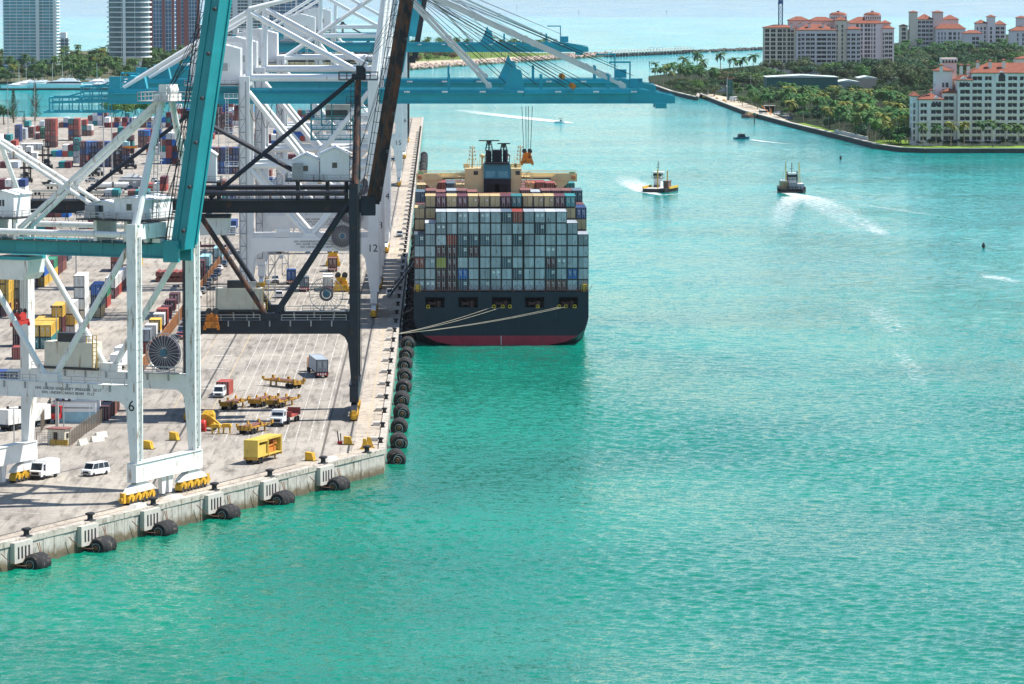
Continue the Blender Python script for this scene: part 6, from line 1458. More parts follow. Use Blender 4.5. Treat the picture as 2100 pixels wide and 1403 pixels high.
# palms on the lawn before the near building
for i, px in enumerate((1893,1919,1949,1978,2010,2036,2061,2089)):
    palm(at(px, random.uniform(299.5,302), ISZ), random.uniform(8.5,11.5), f'lawn palm in front of the near red-roofed building, {nth(i+1)} from the left', 'palms on the lawn', (0,0,1,1,0,0,0,0)[i], 1.25)
palm(at(1904,296,ISZ), 15, 'tall slim palm before the left wing of the near building', 'palms on the lawn', 0, 1.0)
for p in scatter([(1812,298),(1868,302),(1878,298),(1830,290)], 10, 3.5): palm(p, random.uniform(4,8), 'short palm at the left corner of the lawn', 'short palms at the lawn corner', 0, 1.2)
for p in scatter([(1880,297.6),(2120,297.6),(2120,299),(1880,299)], 34, 3.5): tree(p, random.uniform(2.2,4), random.uniform(4,6), 'clipped dark shrub along the foot of the near building', 'shrubs along the near building', 2, 'shrub')
# ------------------------------------------------------------------ red-roofed buildings
M['stucco'] = paint('lilac_white_stucco', (.80,.72,.72), .85, var=.05, scale=.15); M['stucco_pink'] = paint('pink_stucco', (.80,.63,.57), .85, var=.05, scale=.15); M['stucco_cream'] = paint('cream_stucco', (.80,.69,.55), .85, var=.05, scale=.15)
def tilemat():
    m = paint('terracotta_roof', (.26,.085,.05), .85, var=.2, scale=.5); nt = m.node_tree; L = nt.links.new; b = nt.nodes['Principled BSDF']; tc = N(nt,'TexCoord'); wv = N(nt,'TexWave'); wv.inputs['Scale'].default_value = 1.2; wv.bands_direction = 'X'; L(tc.outputs['Object'], wv.inputs['Vector'])
    bp = N(nt,'Bump'); bp.inputs['Strength'].default_value = .6; bp.inputs['Distance'].default_value = .2; L(wv.outputs[0], bp.inputs['Height']); L(bp.outputs[0], b.inputs['Normal']); return m
M['tile'] = tilemat()
_pane = {}
def pane_mesh(w_, h_):
    k = (round(w_,1), round(h_,1))
    if k not in _pane: _pane[k] = MB().box(0,0,0,k[0],.1,k[1]).box(k[0]/2-.06,-.06,0,k[0]/2+.06,-.002,k[1],1).mesh('window', [M['glass'], M['stucco']])
    return _pane[k]
_balc = {}
def balc_mesh(w_):
    k = round(w_,1)
    if k not in _balc: _balc[k] = MB().box(-.2,-.55,-.25,k+.2,.2,.0).box(-.2,-.55,0,k+.2,-.42,.45).box(k/2-.25,-.6,.3,k/2+.25,-.4,.9).mesh('balcony', M['stucco'])
    return _balc[k]
def hip(mb, x0, x1, y0, y1, z0, h, e=.8):
    x0 -= e; x1 += e; y0 -= e; y1 += e; w_, d_ = x1-x0, y1-y0; i = min(w_, d_)/2
    if w_ >= d_: a, b = (x0+i,(y0+y1)/2), (x1-i,(y0+y1)/2)
    else: a, b = ((x0+x1)/2,y0+i), ((x0+x1)/2,y1-i)
    v = [(x0,y0,z0),(x1,y0,z0),(x1,y1,z0),(x0,y1,z0),(a[0],a[1],z0+h),(b[0],b[1],z0+h)]
    if w_ >= d_: f = [(0,1,5,4),(1,2,5),(2,3,4,5),(3,0,4)]
    else: f = [(0,1,4),(1,2,5,4),(2,3,5),(3,0,4,5)]
    mb.add(v, f); mb.add([(x0,y0,z0-.35),(x1,y0,z0-.35),(x1,y1,z0-.35),(x0,y1,z0-.35)]+v[:4], [(0,1,5,4),(1,2,6,5),(2,3,7,6),(3,0,4,7),(3,2,1,0)])
def block_(root, x0, x1, y0, dep, ztop, cols, nf, fh, zf, wm, roof=3.5, balc=True, dpt=1.1, wh=.72, side=0, top_arch=False):
    ops_ = [(c0-x0, c1-x0, zf+k*fh+(1-wh)*fh*.35, zf+k*fh+(1-wh)*fh*.35+fh*wh) for c0, c1 in cols for k in range(nf) if zf+k*fh+fh*.8 < ztop]
    w_ = MB(); facade(w_, (x0,y0,0), (1,0,0), x1-x0, 0, ztop, ops_, dpt)
    y1 = y0+dep; sop = []
    if side:
        n_ = max(1,int(dep/5)); sop = [(dep*(i+.3)/n_, dep*(i+.7)/n_, zf+k*fh+.5, zf+k*fh+.5+fh*.5) for i in range(n_) for k in range(nf) if zf+k*fh+fh*.8 < ztop]
    facade(w_, (x0,y1,0), (0,-1,0), dep, 0, ztop, [(dep-b, dep-a, c, d) for a, b, c, d in sop], .5)
    w_.poly([(x1,y0,0),(x1,y1,0),(x1,y1,ztop),(x1,y0,ztop)]); w_.poly([(x0,y1,0),(x0,y1,ztop),(x1,y1,ztop),(x1,y1,0)]); w_.poly([(x0,y0,ztop),(x1,y0,ztop),(x1,y1,ztop),(x0,y1,ztop)])
    wo_ = w_.build('wall', wm, root)
    for a, b, c, d in ops_:
        o = ob('window', pane_mesh(b-a, d-c), root, (x0+a, y0+dpt-.02, c))
        if balc and b-a > 2.2: ob('balcony', balc_mesh(b-a), root, (x0+a, y0, c))
    for a, b, c, d in sop:
        o = ob('window', pane_mesh(b-a, d-c), root, (x0+.45, y0+b, c), -pi/2)
    if roof:
        r = MB(); hip(r, x0, x1, y0, y1, ztop+.36, roof); ro = r.build('roof', M['tile'], root)
    return wo_
def chimney(root, x, y, z, h, w_=1.5, m=None):
    q = MB(); q.cbox(x,y,z,w_,w_,h); q.cbox(x,y,z+h,w_*.8,w_*.8,.5); c = q.build('chimney', m or M['stucco_pink'], root); q = MB(); hip(q, x-w_/2,x+w_/2,y-w_/2,y+w_/2,z+h+.9,.7,.25); q.build('chimney_cap', M['tile'], c)
# near building
o_ = at(1870, 298.5, ISZ); s_ = 4.3
def zx(v): return ((v/6.1+1850)-1870)/s_
def zz(v): return (298.5-(100+v/6.1))/s_
nb = thing('apartment_building', 'near white apartment building with terracotta roofs on the island lawn', 'building', o_)
FH = 3.17; Z1 = zz(1165)
cm = [(zx(875),zx(995)),(zx(1030),zx(1115)),(zx(1170),zx(1285)),(zx(1320),zx(1435)),(zx(1468),zx(1560)),(zx(1600),zx(1720))]
block_(nb, zx(862), zx(1780), 0, 17, zz(312), cm, 11, FH, Z1, M['stucco'], 4.6)
block_(nb, zx(690), zx(858), -1.2, 15, zz(400), [(zx(718),zx(840))], 9, FH, Z1, M['stucco'], 2.6)
block_(nb, zx(505), zx(686), 2.0, 13, zz(560), [(zx(525),zx(650))], 7, FH, Z1, M['stucco'], 2.0)
block_(nb, zx(205), zx(503), -1.5, 15, zz(640), [(zx(222),zx(302)),(zx(355),zx(482))], 6, FH, Z1, M['stucco'], 2.8, side=1)
block_(nb, zx(128), zx(200), 1.0, 12, zz(600), [(zx(140),zx(165))], 6, FH, Z1, M['stucco'], 2.0, balc=False, side=1)
block_(nb, zx(435), zx(645), 8, 9, zz(290), [(zx(520),zx(548)),(zx(562),zx(602))], 9, FH, Z1, M['stucco'], 2.0, balc=False, side=1)
block_(nb, zx(538), zx(720), 14, 8, zz(175), [], 0, FH, Z1, M['stucco_pink'], 0)
q = MB(); x0, x1 = zx(528), zx(730); q.box(x0,13.6,zz(175),x1,22.4,zz(130)); q.build('tower_crown', M['stucco_pink'], nb)
for i in range(5): q = MB(); a = x0+.5+i*1.45; q.lathe([(0,0),(.5,0),(.5,.3)], (a+.4,13.55,zz(165)), 10, 'y'); q.cbox(a+.4,13.6,zz(165)-.9,.95,.12,.9); q.build('arch', M['glass'], nb)
for v, top in ((830,230),(950,190),(1105,180),(1275,170),(490,230),(740,230)): chimney(nb, zx(v), 4 if v > 900 else 3.0, zz(330), zz(top)-zz(330))
chimney(nb, zx(372), 5, zz(640), zz(545)-zz(640), 1.1)
g = MB(); g.prism([(zx(1160),zz(420)),(zx(1320),zz(420)),(zx(1320),zz(315)),(zx(1240),zz(280)),(zx(1160),zz(315))], -.6, 3, 'y'); g.build('gable', M['stucco'], nb)
g = MB(); xm = zx(1240); g.lathe([(0,0),(1.6,0),(1.6,.1)], (xm,-.72,zz(350)), 16, 'y'); g.cbox(xm,-.66,zz(410),3.2,.1,zz(350)-zz(410)); g.build('arch_window', M['glass'], nb)
for a, b, y_ in ((zx(640),zx(870),-1.3),(zx(330),zx(505),-1.6)):
    g = MB(); zt = zz(400) if a > 10 else zz(640); g.prism([(a+1,zt-.2),(b-.5,zt-.2),((a+b)/2+.2,zt+2.0)], y_-.12, y_+3, 'y'); g.build('gable', M['stucco'], nb)
    for k in (-1,0,1): g = MB(); xm = (a+b)/2+.2+k*1.5; g.lathe([(0,0),(.55,0),(.55,.1)], (xm,y_-.22,zt-1.3), 12, 'y'); g.cbox(xm,y_-.16,zt-3.2,1.1,.1,1.9); g.build('arch_window', M['glass'], nb)
tw = thing('apartment_building', 'pink square tower of the near building at the right picture edge', 'tower', at(2094,290,ISZ)+Vector((0,18,0))); q = MB(); q.box(0,0,0,9,9,37); q.build('wall', M['stucco_pink'], tw); q = MB(); q.box(-.4,-.4,37,9.4,9.4,39.5); q.build('tower_crown', M['stucco_pink'], tw); q = MB(); hip(q,0,9,0,9,39.9,1.5,.5); q.build('roof', M['tile'], tw)
# second block (with the blue tower crane)
s2 = 2.62; o2 = at(1568, 152, ISZ)
def ax_(v): return ((v/5.833+1540)-1568)/s2
def az_(v): return (152-v/5.833)/s2
b2 = thing('apartment_building', 'long pale ten-storey block with terracotta roofs behind the blue crane mast', 'building', o2)
def cl(*v): return [(ax_(a),ax_(b)) for a, b in v]
F2 = 52.5/5.833/s2; Zf = az_(760)
block_(b2, ax_(165), ax_(548), 6, 16, az_(335), cl((175,226),(245,300),(325,378),(392,424),(445,478),(486,520)), 9, F2, Zf, M['stucco_cream'], 2.2, balc=False, side=1)
block_(b2, ax_(546), ax_(1024), 0, 18, az_(362), cl((565,595),(606,642),(660,708),(716,766),(790,905),(918,962),(972,1016)), 9, F2, Zf, M['stucco'], 4.2, balc=True)
block_(b2, ax_(1026), ax_(1154), 3, 14, az_(245), cl((1031,1047),(1091,1111)), 9, F2, Zf, M['stucco_cream'], 2.8, balc=False)
block_(b2, ax_(1156), ax_(1322), 1, 16, az_(352), cl((1158,1192),(1210,1256),(1276,1312)), 9, F2, Zf, M['stucco'], 2.6)
block_(b2, ax_(470), ax_(720), 14, 12, az_(250), [], 0, F2, Zf, M['stucco_pink'], 3.0); block_(b2, ax_(720), ax_(1020), 16, 12, az_(255), cl((940,955)), 9, F2, Zf, M['stucco_pink'], 3.0, balc=False)
for v in (590,705,870,490): chimney(b2, ax_(v), 4, az_(362), 5.0, 2.0)
chimney(b2, ax_(1168), 4, az_(352), 5.0, 1.6)
b2b = thing('apartment_building', 'taller lilac-white block with two domed towers behind the long pale block', 'building', o2+Vector((0,45,0)))
block_(b2b, ax_(1225), ax_(1648), 0, 18, az_(292), cl((1332,1362),(1386,1412),(1436,1466),(1472,1502),(1516,1532),(1548,1568)), 10, F2, Zf, M['stucco'], 5.0, balc=False)
block_(b2b, ax_(1650), ax_(1792), -2, 16, az_(352), cl((1655,1672),(1682,1720),(1728,1772)), 9, F2, Zf, M['stucco'], 2.4)
for a, b in ((1026,1224),(1446,1642)):
    block_(b2b, ax_(a), ax_(b), 4, 13, az_(192), [], 0, F2, Zf, M['stucco_pink'], 0)
    q = MB(); c_ = ((ax_(a)+ax_(b))/2, 10.5); R_ = (ax_(b)-ax_(a))/2+.6; q.lathe([(R_,0),(R_,.5),(R_*.8,1.7),(R_*.35,2.4),(0,2.6)], (c_[0],c_[1],az_(190)), 8); q.cbox(c_[0],c_[1],az_(190)+2.4,2,2,1); q.build('tower_roof', M['tile'], b2b)
    for k in range(7): q = MB(); x = ax_(a)+1+k*(ax_(b)-ax_(a)-2)/6; q.cbox(x,3.95,az_(235),.8,.12,1.6); q.build('arch', M['glass'], b2b)
block_(b2b, ax_(1650), ax_(1760), 6, 12, az_(290), [], 0, F2, Zf, M['stucco_pink'], 2.2)
# distant blocks on the right
s3 = 2.12
def bd(v): return (v/7.5)/s3
def far_block(name, label, px, py, specs, dy=0):
    r = thing('apartment_building', label, 'building', at(px, py, ISZ)+Vector((0,dy,0)))
    for sp in specs: block_(r, *sp[0], **sp[1])
    return r
F3 = 4.05
far_block('b', 'small cream building between the two large red-roofed blocks', 1846, 112, [((0,7,0,12,27,[(1.5,5.2)],6,F3,2,M['stucco_cream']),dict(roof=1.6,balc=False)),((7.2,13,3,10,24,[(8.5,11.5)],5,F3,2,M['stucco_cream']),dict(roof=0,balc=False))])
far_block('b', 'red-roofed block with open dark balconies and a square left tower', 1865, 112, [((0,7.5,0,9,bd(640),[],0,F3,0,M['stucco_cream']),dict(roof=1.4)),((7.6,22.5,1,14,bd(530),[(8.2,11),(11.8,15.2),(15.8,18.6),(19.2,22.2)],7,F3,4.5,M['stucco']),dict(roof=5,balc=True)),((22.6,32,0,11,bd(640),[(24,25.2),(28,29)],6,F3,3,M['stucco_pink']),dict(roof=1.5,balc=False)),((32.1,47,2,13,bd(530),[(34,35.5),(38,39.5),(42,44)],6,F3,3,M['stucco_pink']),dict(roof=4,balc=False)),((24,52,-12,11,bd(390),[(26,27.3),(29,30.3),(32,33.3),(36,39),(40.5,43),(45,46.5),(48.5,50)],5,F3,2,M['stucco']),dict(roof=4.5,balc=False))])
far_block('b', 'low red-roofed wing with arched windows at right', 1975, 114, [((0,18,0,12,bd(330),[(8.5,11.5),(12.2,15)],4,F3,2,M['stucco']),dict(roof=3,balc=False,side=1))])
far_block('b', 'lilac-white block with a slim belvedere tower', 1994, 110, [((4,15,6,12,bd(460),[(5,6.4),(8.5,10),(12,13.5)],6,F3,2,M['stucco']),dict(roof=3.5,balc=False)),((15.1,22.5,4,9,bd(560),[(17.5,19.5)],6,F3,2,M['stucco']),dict(roof=2,balc=False)),((22.6,33,5,13,bd(440),[(23.2,27),(28,31.5)],6,F3,2,M['stucco']),dict(roof=4,balc=True))])
far_block('b', 'pale block at the right picture edge behind the wood', 2072, 116, [((0,30,0,14,bd(380),[(6,7.5),(11,12.5),(16,17.5)],5,F3,2,M['stucco']),dict(roof=4,balc=False)),((7,16,8,9,bd(570),[],0,F3,2,M['stucco']),dict(roof=2)),((9,30,10,9,bd(450),[],0,F3,2,M['stucco_pink']),dict(roof=3))])
# tower crane
tc_ = thing('tower_crane', 'blue lattice tower crane mast in front of the long pale block', 'crane', at(1600,151,ISZ)); BL = paint('crane_blue', (.012,.075,.22), .5, var=.1); w2 = 1.6
for a in (-w2,w2):
    for b in (-w2,w2): q = MB(); q.bar((a,b,0),(a,b,74),.42,.42); q.build('mast_leg', BL, tc_)
q = MB()
for k in range(20):
    z = k*3.6
    for a, b, c, d in ((-w2,-w2,w2,-w2),(w2,-w2,w2,w2),(w2,w2,-w2,w2),(-w2,w2,-w2,-w2)): q.bar((a,b,z),(c,d,z),.26,.26); q.bar((a,b,z),(c,d,z+3.6),.24,.24); q.bar((c,d,z),(a,b,z+3.6),.2,.2)
q.build('mast_lattice', BL, tc_); q = MB(); q.frust((-2.2,-2.2,2.2,2.2),(-1.2,-1.2,1.2,1.2),55,58); q.build('climbing_frame', BL, tc_)
# warehouse
M['green_wall'] = paint('green_cladding', (.02,.12,.11), .6, var=.1); M['pale_roof'] = paint('pale_green_roof', (.55,.63,.58), .6, var=.06)
def wh(label, px0, px1, py, h, dep, wm, dy=0):
    p = at(px0, py, ISZ); W_ = at(px1, py, ISZ).x - p.x; r = thing('warehouse', label, 'warehouse', p+Vector((0,dy,0))); q = MB(); q.box(0,0,0,W_,dep,h); q.build('wall', wm, r)
    q = MB(); q.prism([(-.6,h),(W_+.6,h),(W_+.6,h+.35),(W_/2,h+1.6),(-.6,h+.35)], -.6, dep+.6, 'y'); q.build('roof', M['pale_roof'], r)
    n_ = int(W_/4); q = MB()
    for i in range(n_+1): q.box(W_*i/n_-.08,-.08,.2,W_*i/n_+.08,.02,h-.2)
    q.build('wall_rib', wm, r)
    return r
wh('dark green warehouse with pale roof in the middle of the island', 1573, 1718, 195, 11.5, 30, M['green_wall'])
wh('grey lower warehouse adjoining the green one', 1720, 1762, 194, 8, 26, paint('grey_cladding', (.30,.33,.36), .6, var=.08), 4)
wh('beige warehouse partly hidden by feathery trees', 1764, 1800, 191, 9.5, 24, paint('beige_cladding', (.45,.38,.30), .7, var=.08), 8)
wh('pale low shed among the trees right of the warehouses', 1806, 1872, 186, 7, 20, paint('pale_cladding', (.50,.52,.48), .7, var=.08), 14)
# ferry landing buildings and bits
r = thing('ferry_shelter', 'small dark shelter with pale flat roof on the ferry landing', 'shelter', at(1568,229,ISZ)); q = MB(); q.box(-.4,-.4,3.2,6.4,4.4,3.6); q.build('roof', M['stone_light'], r); q = MB(); q.box(0.2,1.2,0,5.8,4,3.2); q.build('wall', M['dark'], r)
for x in (0,2.9,5.8): q = MB(); q.bar((x,0,0),(x,0,3.2),.25,.25); q.build('post', M['stone_light'], r)
r = thing('landing_house', 'white-roofed low house behind the ferry landing', 'building', at(1462,188,ISZ)); q = MB(); q.box(0,0,0,11,6,3); q.build('wall', M['stucco'], r); q = MB(); hip(q,0,11,0,6,3.4,2,.6); q.build('roof', M['white'], r)
for i, (px, py, h, n_) in enumerate(((1493,206,13,'dark green steel tower on the ferry landing, left'),(1499,206,13,'dark green steel tower on the ferry landing, right'))):
    r = thing('ramp_tower', n_, 'tower', at(px,py,ISZ), 0, 'ferry ramp towers'); q = MB(); q.box(-.8,-.8,0,.8,.8,h); q.build('column', M['green_wall'], r); q = MB(); q.box(-1,-1,h,1,1,h+.4); q.build('cap', M['steel'], r)
for i, (px, py, h) in enumerate(((1539,185,11),(1491,208,15),(1436,197,5),(1452,199,5))): 
    r = thing('thin_pole', f'thin pale pole on the ferry landing, {nth(i+1)} listed from back to front', 'pole', at(px,py,ISZ)); q = MB(); q.tube((0,0,0),(0,0,h),.16,6); q.build('pole', M['galv'], r); q = MB(); q.cbox(0,0,h,.7,.4,.25); q.build('cap', M['steel'], r)
vehicle('truck', 'white box truck parked on the ferry landing', 'truck', at(1511,208,ISZ), .5, 'stepvan', 'white')
for i, (px, py, c) in enumerate(((1588,236,'white'),(1603,240,'silver'),(1590,233,'black'),(1612,246,'navy'))): vehicle('parked_car', f'car parked beside the island sea wall near the moored barge, {nth(i+1)}', 'car', at(px,py,ISZ), -.9, 'suv', c, 'cars by the island sea wall')
for i, (px, py) in enumerate(((1444,200),(1453,201),(1470,203),(1485,207),(1488,211))):
    r = tag(MB().prism([(-1,0),(1,0),(.8,.6),(-.3,1.1),(-.8,.9)], -.7, .7, 'y').build('mooring_block', M['yellow'], None, loc=at(px,py,ISZ+.03)), f'yellow block on the ferry landing, {nth(i+1)} from the left', 'block', 'yellow blocks on the landing')
# low wall on the sea front
p, q_ = at(1712,275,ISZ), at(1780,291,ISZ); w_ = MB(); w_.bar(p+Vector((0,0,1.2)), q_+Vector((0,0,1.2)), .5, 2.4); tag(w_.build('garden_wall', M['stone_light']), 'pale garden wall above the island sea wall', 'wall')
r = thing('villa', 'small pink villa half hidden in the palm grove', 'house', at(1762,258,ISZ)); q = MB(); q.box(0,0,0,7,6,4.5); q.build('wall', M['stucco_pink'], r); q = MB(); hip(q,0,7,0,6,4.9,1.8,.5); q.build('roof', M['tile'], r); q = MB(); q.box(1,-.05,1,2.2,.02,3); q.build('window', M['glass'], r)
# ------------------------------------------------------------------ beach city behind the port
M['sbland'] = paint('waterfront_ground', (.10,.105,.06), .95, var=.3, scale=.03, spec=.1)
land('beach_ground', [(-200,172),(255,172),(420,172),(600,168),(840,144),(980,134),(1130,124),(1245,116),(1240,112.5),(1130,112.5),(840,106),(400,108),(-200,108)], ISZ, M['sbland'], -1)
land('beach_sand', [(842,143),(980,133),(1130,123.3),(1243,115.6),(1240,113.2),(1130,116),(980,124),(842,130)], ISZ+.05, M['sand'], ISZ-.5)
land('park_lawn', [(842,130),(980,124),(1130,117),(1130,113),(842,107)], ISZ+.06, paint('park_grass', (.12,.19,.04), .95, var=.2, scale=.05, spec=.1), ISZ-.5)
bw = MB(); a, b = at(-200,186,0), at(262,184.5,0)
bw.add([a,b,b+Vector((0,3,0)),a+Vector((0,3,0))]+[p+Vector((0,0,1.3)) for p in (a,b,b+Vector((0,3,0)),a+Vector((0,3,0)))], [(0,1,5,4),(1,2,6,5),(2,3,7,6),(3,0,4,7),(4,5,6,7)]); struct('marina_breakwater', bw, M['seawall'])
mw = MB(); P_ = [at(a,b,.06) for a, b in ((-200,182.5),(255,182.5),(255,172),(-200,172))]
# boulders along the shore and the far jetty
random.seed(3); rk = MB()
def boulder(mb, p, s):
    n = 6; vs_ = []
    for h, r_ in ((-.2,.8),(.35,1.0),(.8,.5)):
        for i in range(n): t = 2*pi*i/n+h; rr = r_*s*random.uniform(.7,1.2); vs_.append(p+Vector((rr*cos(t), rr*sin(t), h*s)))
    k = len(mb.v); mb.v += [tuple(v) for v in vs_]
    for q in range(2):
        for i in range(n): j = (i+1)%n; mb.f.append((k+q*n+i,k+q*n+j,k+(q+1)*n+j,k+(q+1)*n+i)); mb.m.append(0)
    mb.f.append(tuple(k+2*n+i for i in range(n))); mb.m.append(0)
line = [(842,143.5),(980,134),(1130,123.5),(1245,115.5)]
for (x0,y0),(x1,y1) in zip(line, line[1:]):
    for i in range(190):
        t = random.random(); p = at(x0+(x1-x0)*t, y0+(y1-y0)*t - random.uniform(0,6.0), .4); boulder(rk, p+Vector((0,0,random.uniform(0,1.6))), random.uniform(.9,1.9))
tag(rk.build('shore_boulders', paint('pink_grey_boulder', (.42,.33,.28), .9, var=.25, scale=.4)), 'pinkish boulders piled along the beach shore', 'boulders', kind='stuff')
jr = MB()
for i in range(260):
    t = random.random(); boulder(jr, at(1400+168*t, 108.5-7.0*t+random.uniform(-.6,.6), .3)+Vector((0,0,random.uniform(0,1.2))), random.uniform(1.2,2.4))
for i in range(260):
    t = random.random(); boulder(jr, at(1240+165*t, 115.8-7.2*t+random.uniform(-.5,.7), .3)+Vector((0,0,random.uniform(0,.8))), random.uniform(1.0,2.0))
tag(jr.build('jetty_boulders', paint('dark_jetty_rock', (.11,.10,.09), .9, var=.3, scale=.3)), 'dark boulders of the long jetty running out to sea', 'boulders', kind='stuff')
# fishing pier
pr = thing('fishing_pier', 'pale concrete fishing pier standing on piles beside the jetty', 'pier', (0,0,0)); A_, B_ = at(1250,118,0), at(1416,110.5,0); n_ = 26
q = MB(); d = (B_-A_).normalized(); s_ = Vector((-d.y,d.x,0))*3; q.add([A_-s_,B_-s_,B_+s_,A_+s_]+[p+Vector((0,0,.7)) for p in (A_-s_,B_-s_,B_+s_,A_+s_)], [(0,3,2,1),(4,5,6,7),(0,1,5,4),(1,2,6,5),(2,3,7,6),(3,0,4,7)]); o = q.build('deck', M['stone_light'], pr); o.location = (0,0,4.2)
for i in range(n_+1):
    p = A_.lerp(B_, i/n_)
    for sg in (-.8,.8): q = MB(); q.box(-.45,-.45,-1,.45,.45,4.2); q.build('pile', M['seawall'], pr, loc=p+s_*sg)
    q = MB(); q.box(-.35,-.35,4.9,.35,.35,6.6); q.build('rail_post', M['stone_light'], pr, loc=p-s_*.95)
q = MB(); q.bar(A_-s_*.95+Vector((0,0,6.2)), B_-s_*.95+Vector((0,0,6.2)), .3, .4); q.bar(A_+s_*.95+Vector((0,0,6.2)), B_+s_*.95+Vector((0,0,6.2)), .3, .4); q.build('rail', M['stone_light'], pr)
for px in (1335,1352,1390): q = MB(); q.box(-3,-2,7.5,3,2,8); q.bar((-2.5,0,4.9),(-2.5,0,7.5),.3,.3); q.bar((2.5,0,4.9),(2.5,0,7.5),.3,.3); q.build('shade_roof', M['white'], pr, loc=A_.lerp(B_, (px-1250)/166))
# vegetation
random.seed(17)
def sb(P_, n, gap): return scatter(P_, n, gap)
WF = Mass()
for p in sb([(-5,170),(250,169),(430,156),(430,120),(310,112),(220,128),(120,120),(-5,140)], 130, 7): WF.palm(p, random.uniform(9,14), 1 if random.random() < .1 else 0, 1.5)
for p in sb([(-5,170),(250,169),(430,164),(430,122),(310,112),(220,125),(120,115),(-5,135)], 150, 7): WF.tree(p, random.uniform(7,12), random.uniform(11,16), random.choice((2,2,3,4)))
WF.build('waterfront_wood', 'belt of palms and dark trees along the city waterfront behind the marina')
PK = Mass()
for p in sb([(842,128),(980,124),(1120,117),(1120,114),(842,106)], 50, 9): PK.palm(p, random.uniform(10,15), 0, 1.6)
for p in sb([(842,131),(900,128),(940,125),(940,112),(842,106)], 30, 7): PK.tree(p, random.uniform(5,9), random.uniform(8,13), random.choice((2,3,6,4)))
PK.build('park_trees', 'palms and round trees of the park behind the boulder shore')
for i, (px, py, h) in enumerate(((28,252,17),(72,248,19),(50,262,7))): tree(at(px,py), h, h*.42, ('slim dark pine at the far left shore of the port','taller dark pine right of the slim one','small young pine between the two tall ones')[i], 'pines on the port shore', 5, 'pine_tree', True)
tree(at(8,256), 11, 9, 'rounded dark tree at the left picture edge of the port shore', 'trees on the port shore', 2); tree(at(-8,258), 12, 10, 'dark tree cut by the left picture edge', 'trees on the port shore', 2)
for p in scatter([(222,250),(322,246),(322,238),(222,240)], 14, 7): tree(Vector((p.x,p.y,DOCK)), random.uniform(6,10), random.uniform(8,12), 'bright green tree on the port shore below the rear frame of crane 12', 'shore trees below the rear frame', 4)
# towers
GL = {k: paint('tower_glass_' + k, c, .25, var=.3, scale=.12, spec=.5) for k, c in dict(teal=(.14,.38,.46), dark=(.09,.16,.19), blue=(.07,.18,.32), pale=(.34,.40,.45)).items()}
M['pier_white'] = paint('tower_white', (.84,.85,.84), .7, var=.04); M['brick_red'] = paint('tower_brick_red', (.36,.14,.13), .8, var=.06)
def tower(label, px0, px1, py, H_, fh, gm, dep=24, piers=(), wing=0, round_=0, lift=0, pm_='pier_white', mull=3.2, slab_out=.9, slab_h=.35):
    p = at(px0, py, ISZ); W_ = at(px1, py, ISZ).x - p.x; r = thing('high_rise_tower', label, 'tower', p)
    def outline(e):
        if not round_: return [(-e,-e),(W_+e,-e),(W_+e,dep+e),(-e,dep+e)]
        pts = []
        for cx, cy, a0 in ((W_-round_, round_, -90),(W_-round_, dep-round_, 0),(round_, dep-round_, 90),(round_, round_, 180)):
            for k in range(6): t = R(a0+18*k); pts.append((cx+(round_+e)*cos(t), cy+(round_+e)*sin(t)))
        return pts
    q = MB(); q.prism(outline(0), lift, H_, 'z'); q.build('glass_body', gm, r)
    sm = MB().prism(outline(slab_out), 0, slab_h, 'z').mesh('floor_slab', M['pier_white']); n_ = int((H_-lift)/fh)
    for k in range(n_+1): ob('floor_slab', sm, r, (0,0,lift+k*fh))
    for a, b in piers: q = MB(); q.box(W_*a,-slab_out-.5,0,W_*b,1,H_+2); q.build('pilaster', M[pm_], r)
    m_ = MB(); n2 = int(W_/mull); mm = MB().box(-.12,-.2,0,.12,.1,fh-slab_h).mesh('mullion', M['pier_white'])
    q = MB()
    for i in range(1, n2): x = W_*i/n2; q.box(x-.16,-.25,lift,x+.16,.05,H_)
    o = q.build('mullions', M['pier_white'], r); o['kind'] = 'stuff'
    q = MB(); q.box(W_*.2,dep*.2,H_,W_*.8,dep*.8,H_+5); q.build('roof_plant', M['pier_white'], r)
    if lift: q = MB(); q.box(W_*.18,4,0,W_*.35,dep-4,lift); q.box(W_*.6,4,0,W_*.8,dep-4,lift); q.build('base_columns', M['pier_white'], r)
    return r
tower('teal glass tower with white floor bands at the far left', 8, 116, 148, 118, 2.55, GL['teal'], 26, ((.615,.68),(.94,1.0)), mull=5.2, slab_out=.8, slab_h=.62)
tower('small dark glass annex right of the far left tower', 117, 140, 130, 22, 3.0, GL['dark'], 14, mull=3, slab_out=.4)
tower('rounded grey glass tower raised on columns left of the teal boom', 222, 305, 152, 118, 3.9, GL['dark'], 26, ((.37,.44),), round_=9, lift=13, slab_out=1.5, slab_h=.8, mull=9)
tower('blue glass tower with brick-red strips behind the rounded tower', 308, 358, 128, 118, 3.6, GL['blue'], 20, ((.0,.12),(.5,.62),(.9,1.0)), mull=2.6, slab_out=.25, pm_='brick_red')
tower('brick-red and blue tower beside the raised teal boom', 350, 410, 122, 118, 3.5, GL['blue'], 20, ((.22,.36),(.45,.62),(.9,1.0)), mull=2.4, slab_out=.25, pm_='brick_red')
tower('white gridded apartment tower behind the crane tops', 447, 548, 118, 90, 3.1, GL['dark'], 20, ((0,.1),(.3,.4),(.62,.7),(.93,1.0)), mull=3.0, slab_out=.6, slab_h=1.0)
tower('wide blue glass block behind the crane tops', 550, 658, 116, 70, 3.3, GL['blue'], 20, ((.0,.03),(.52,.55),(.97,1.0)), mull=5, slab_out=.3, slab_h=.5)
r = thing('low_building', 'low cream terrace block below the brick-red towers', 'building', at(312,116,ISZ)+Vector((0,-40,0))); 
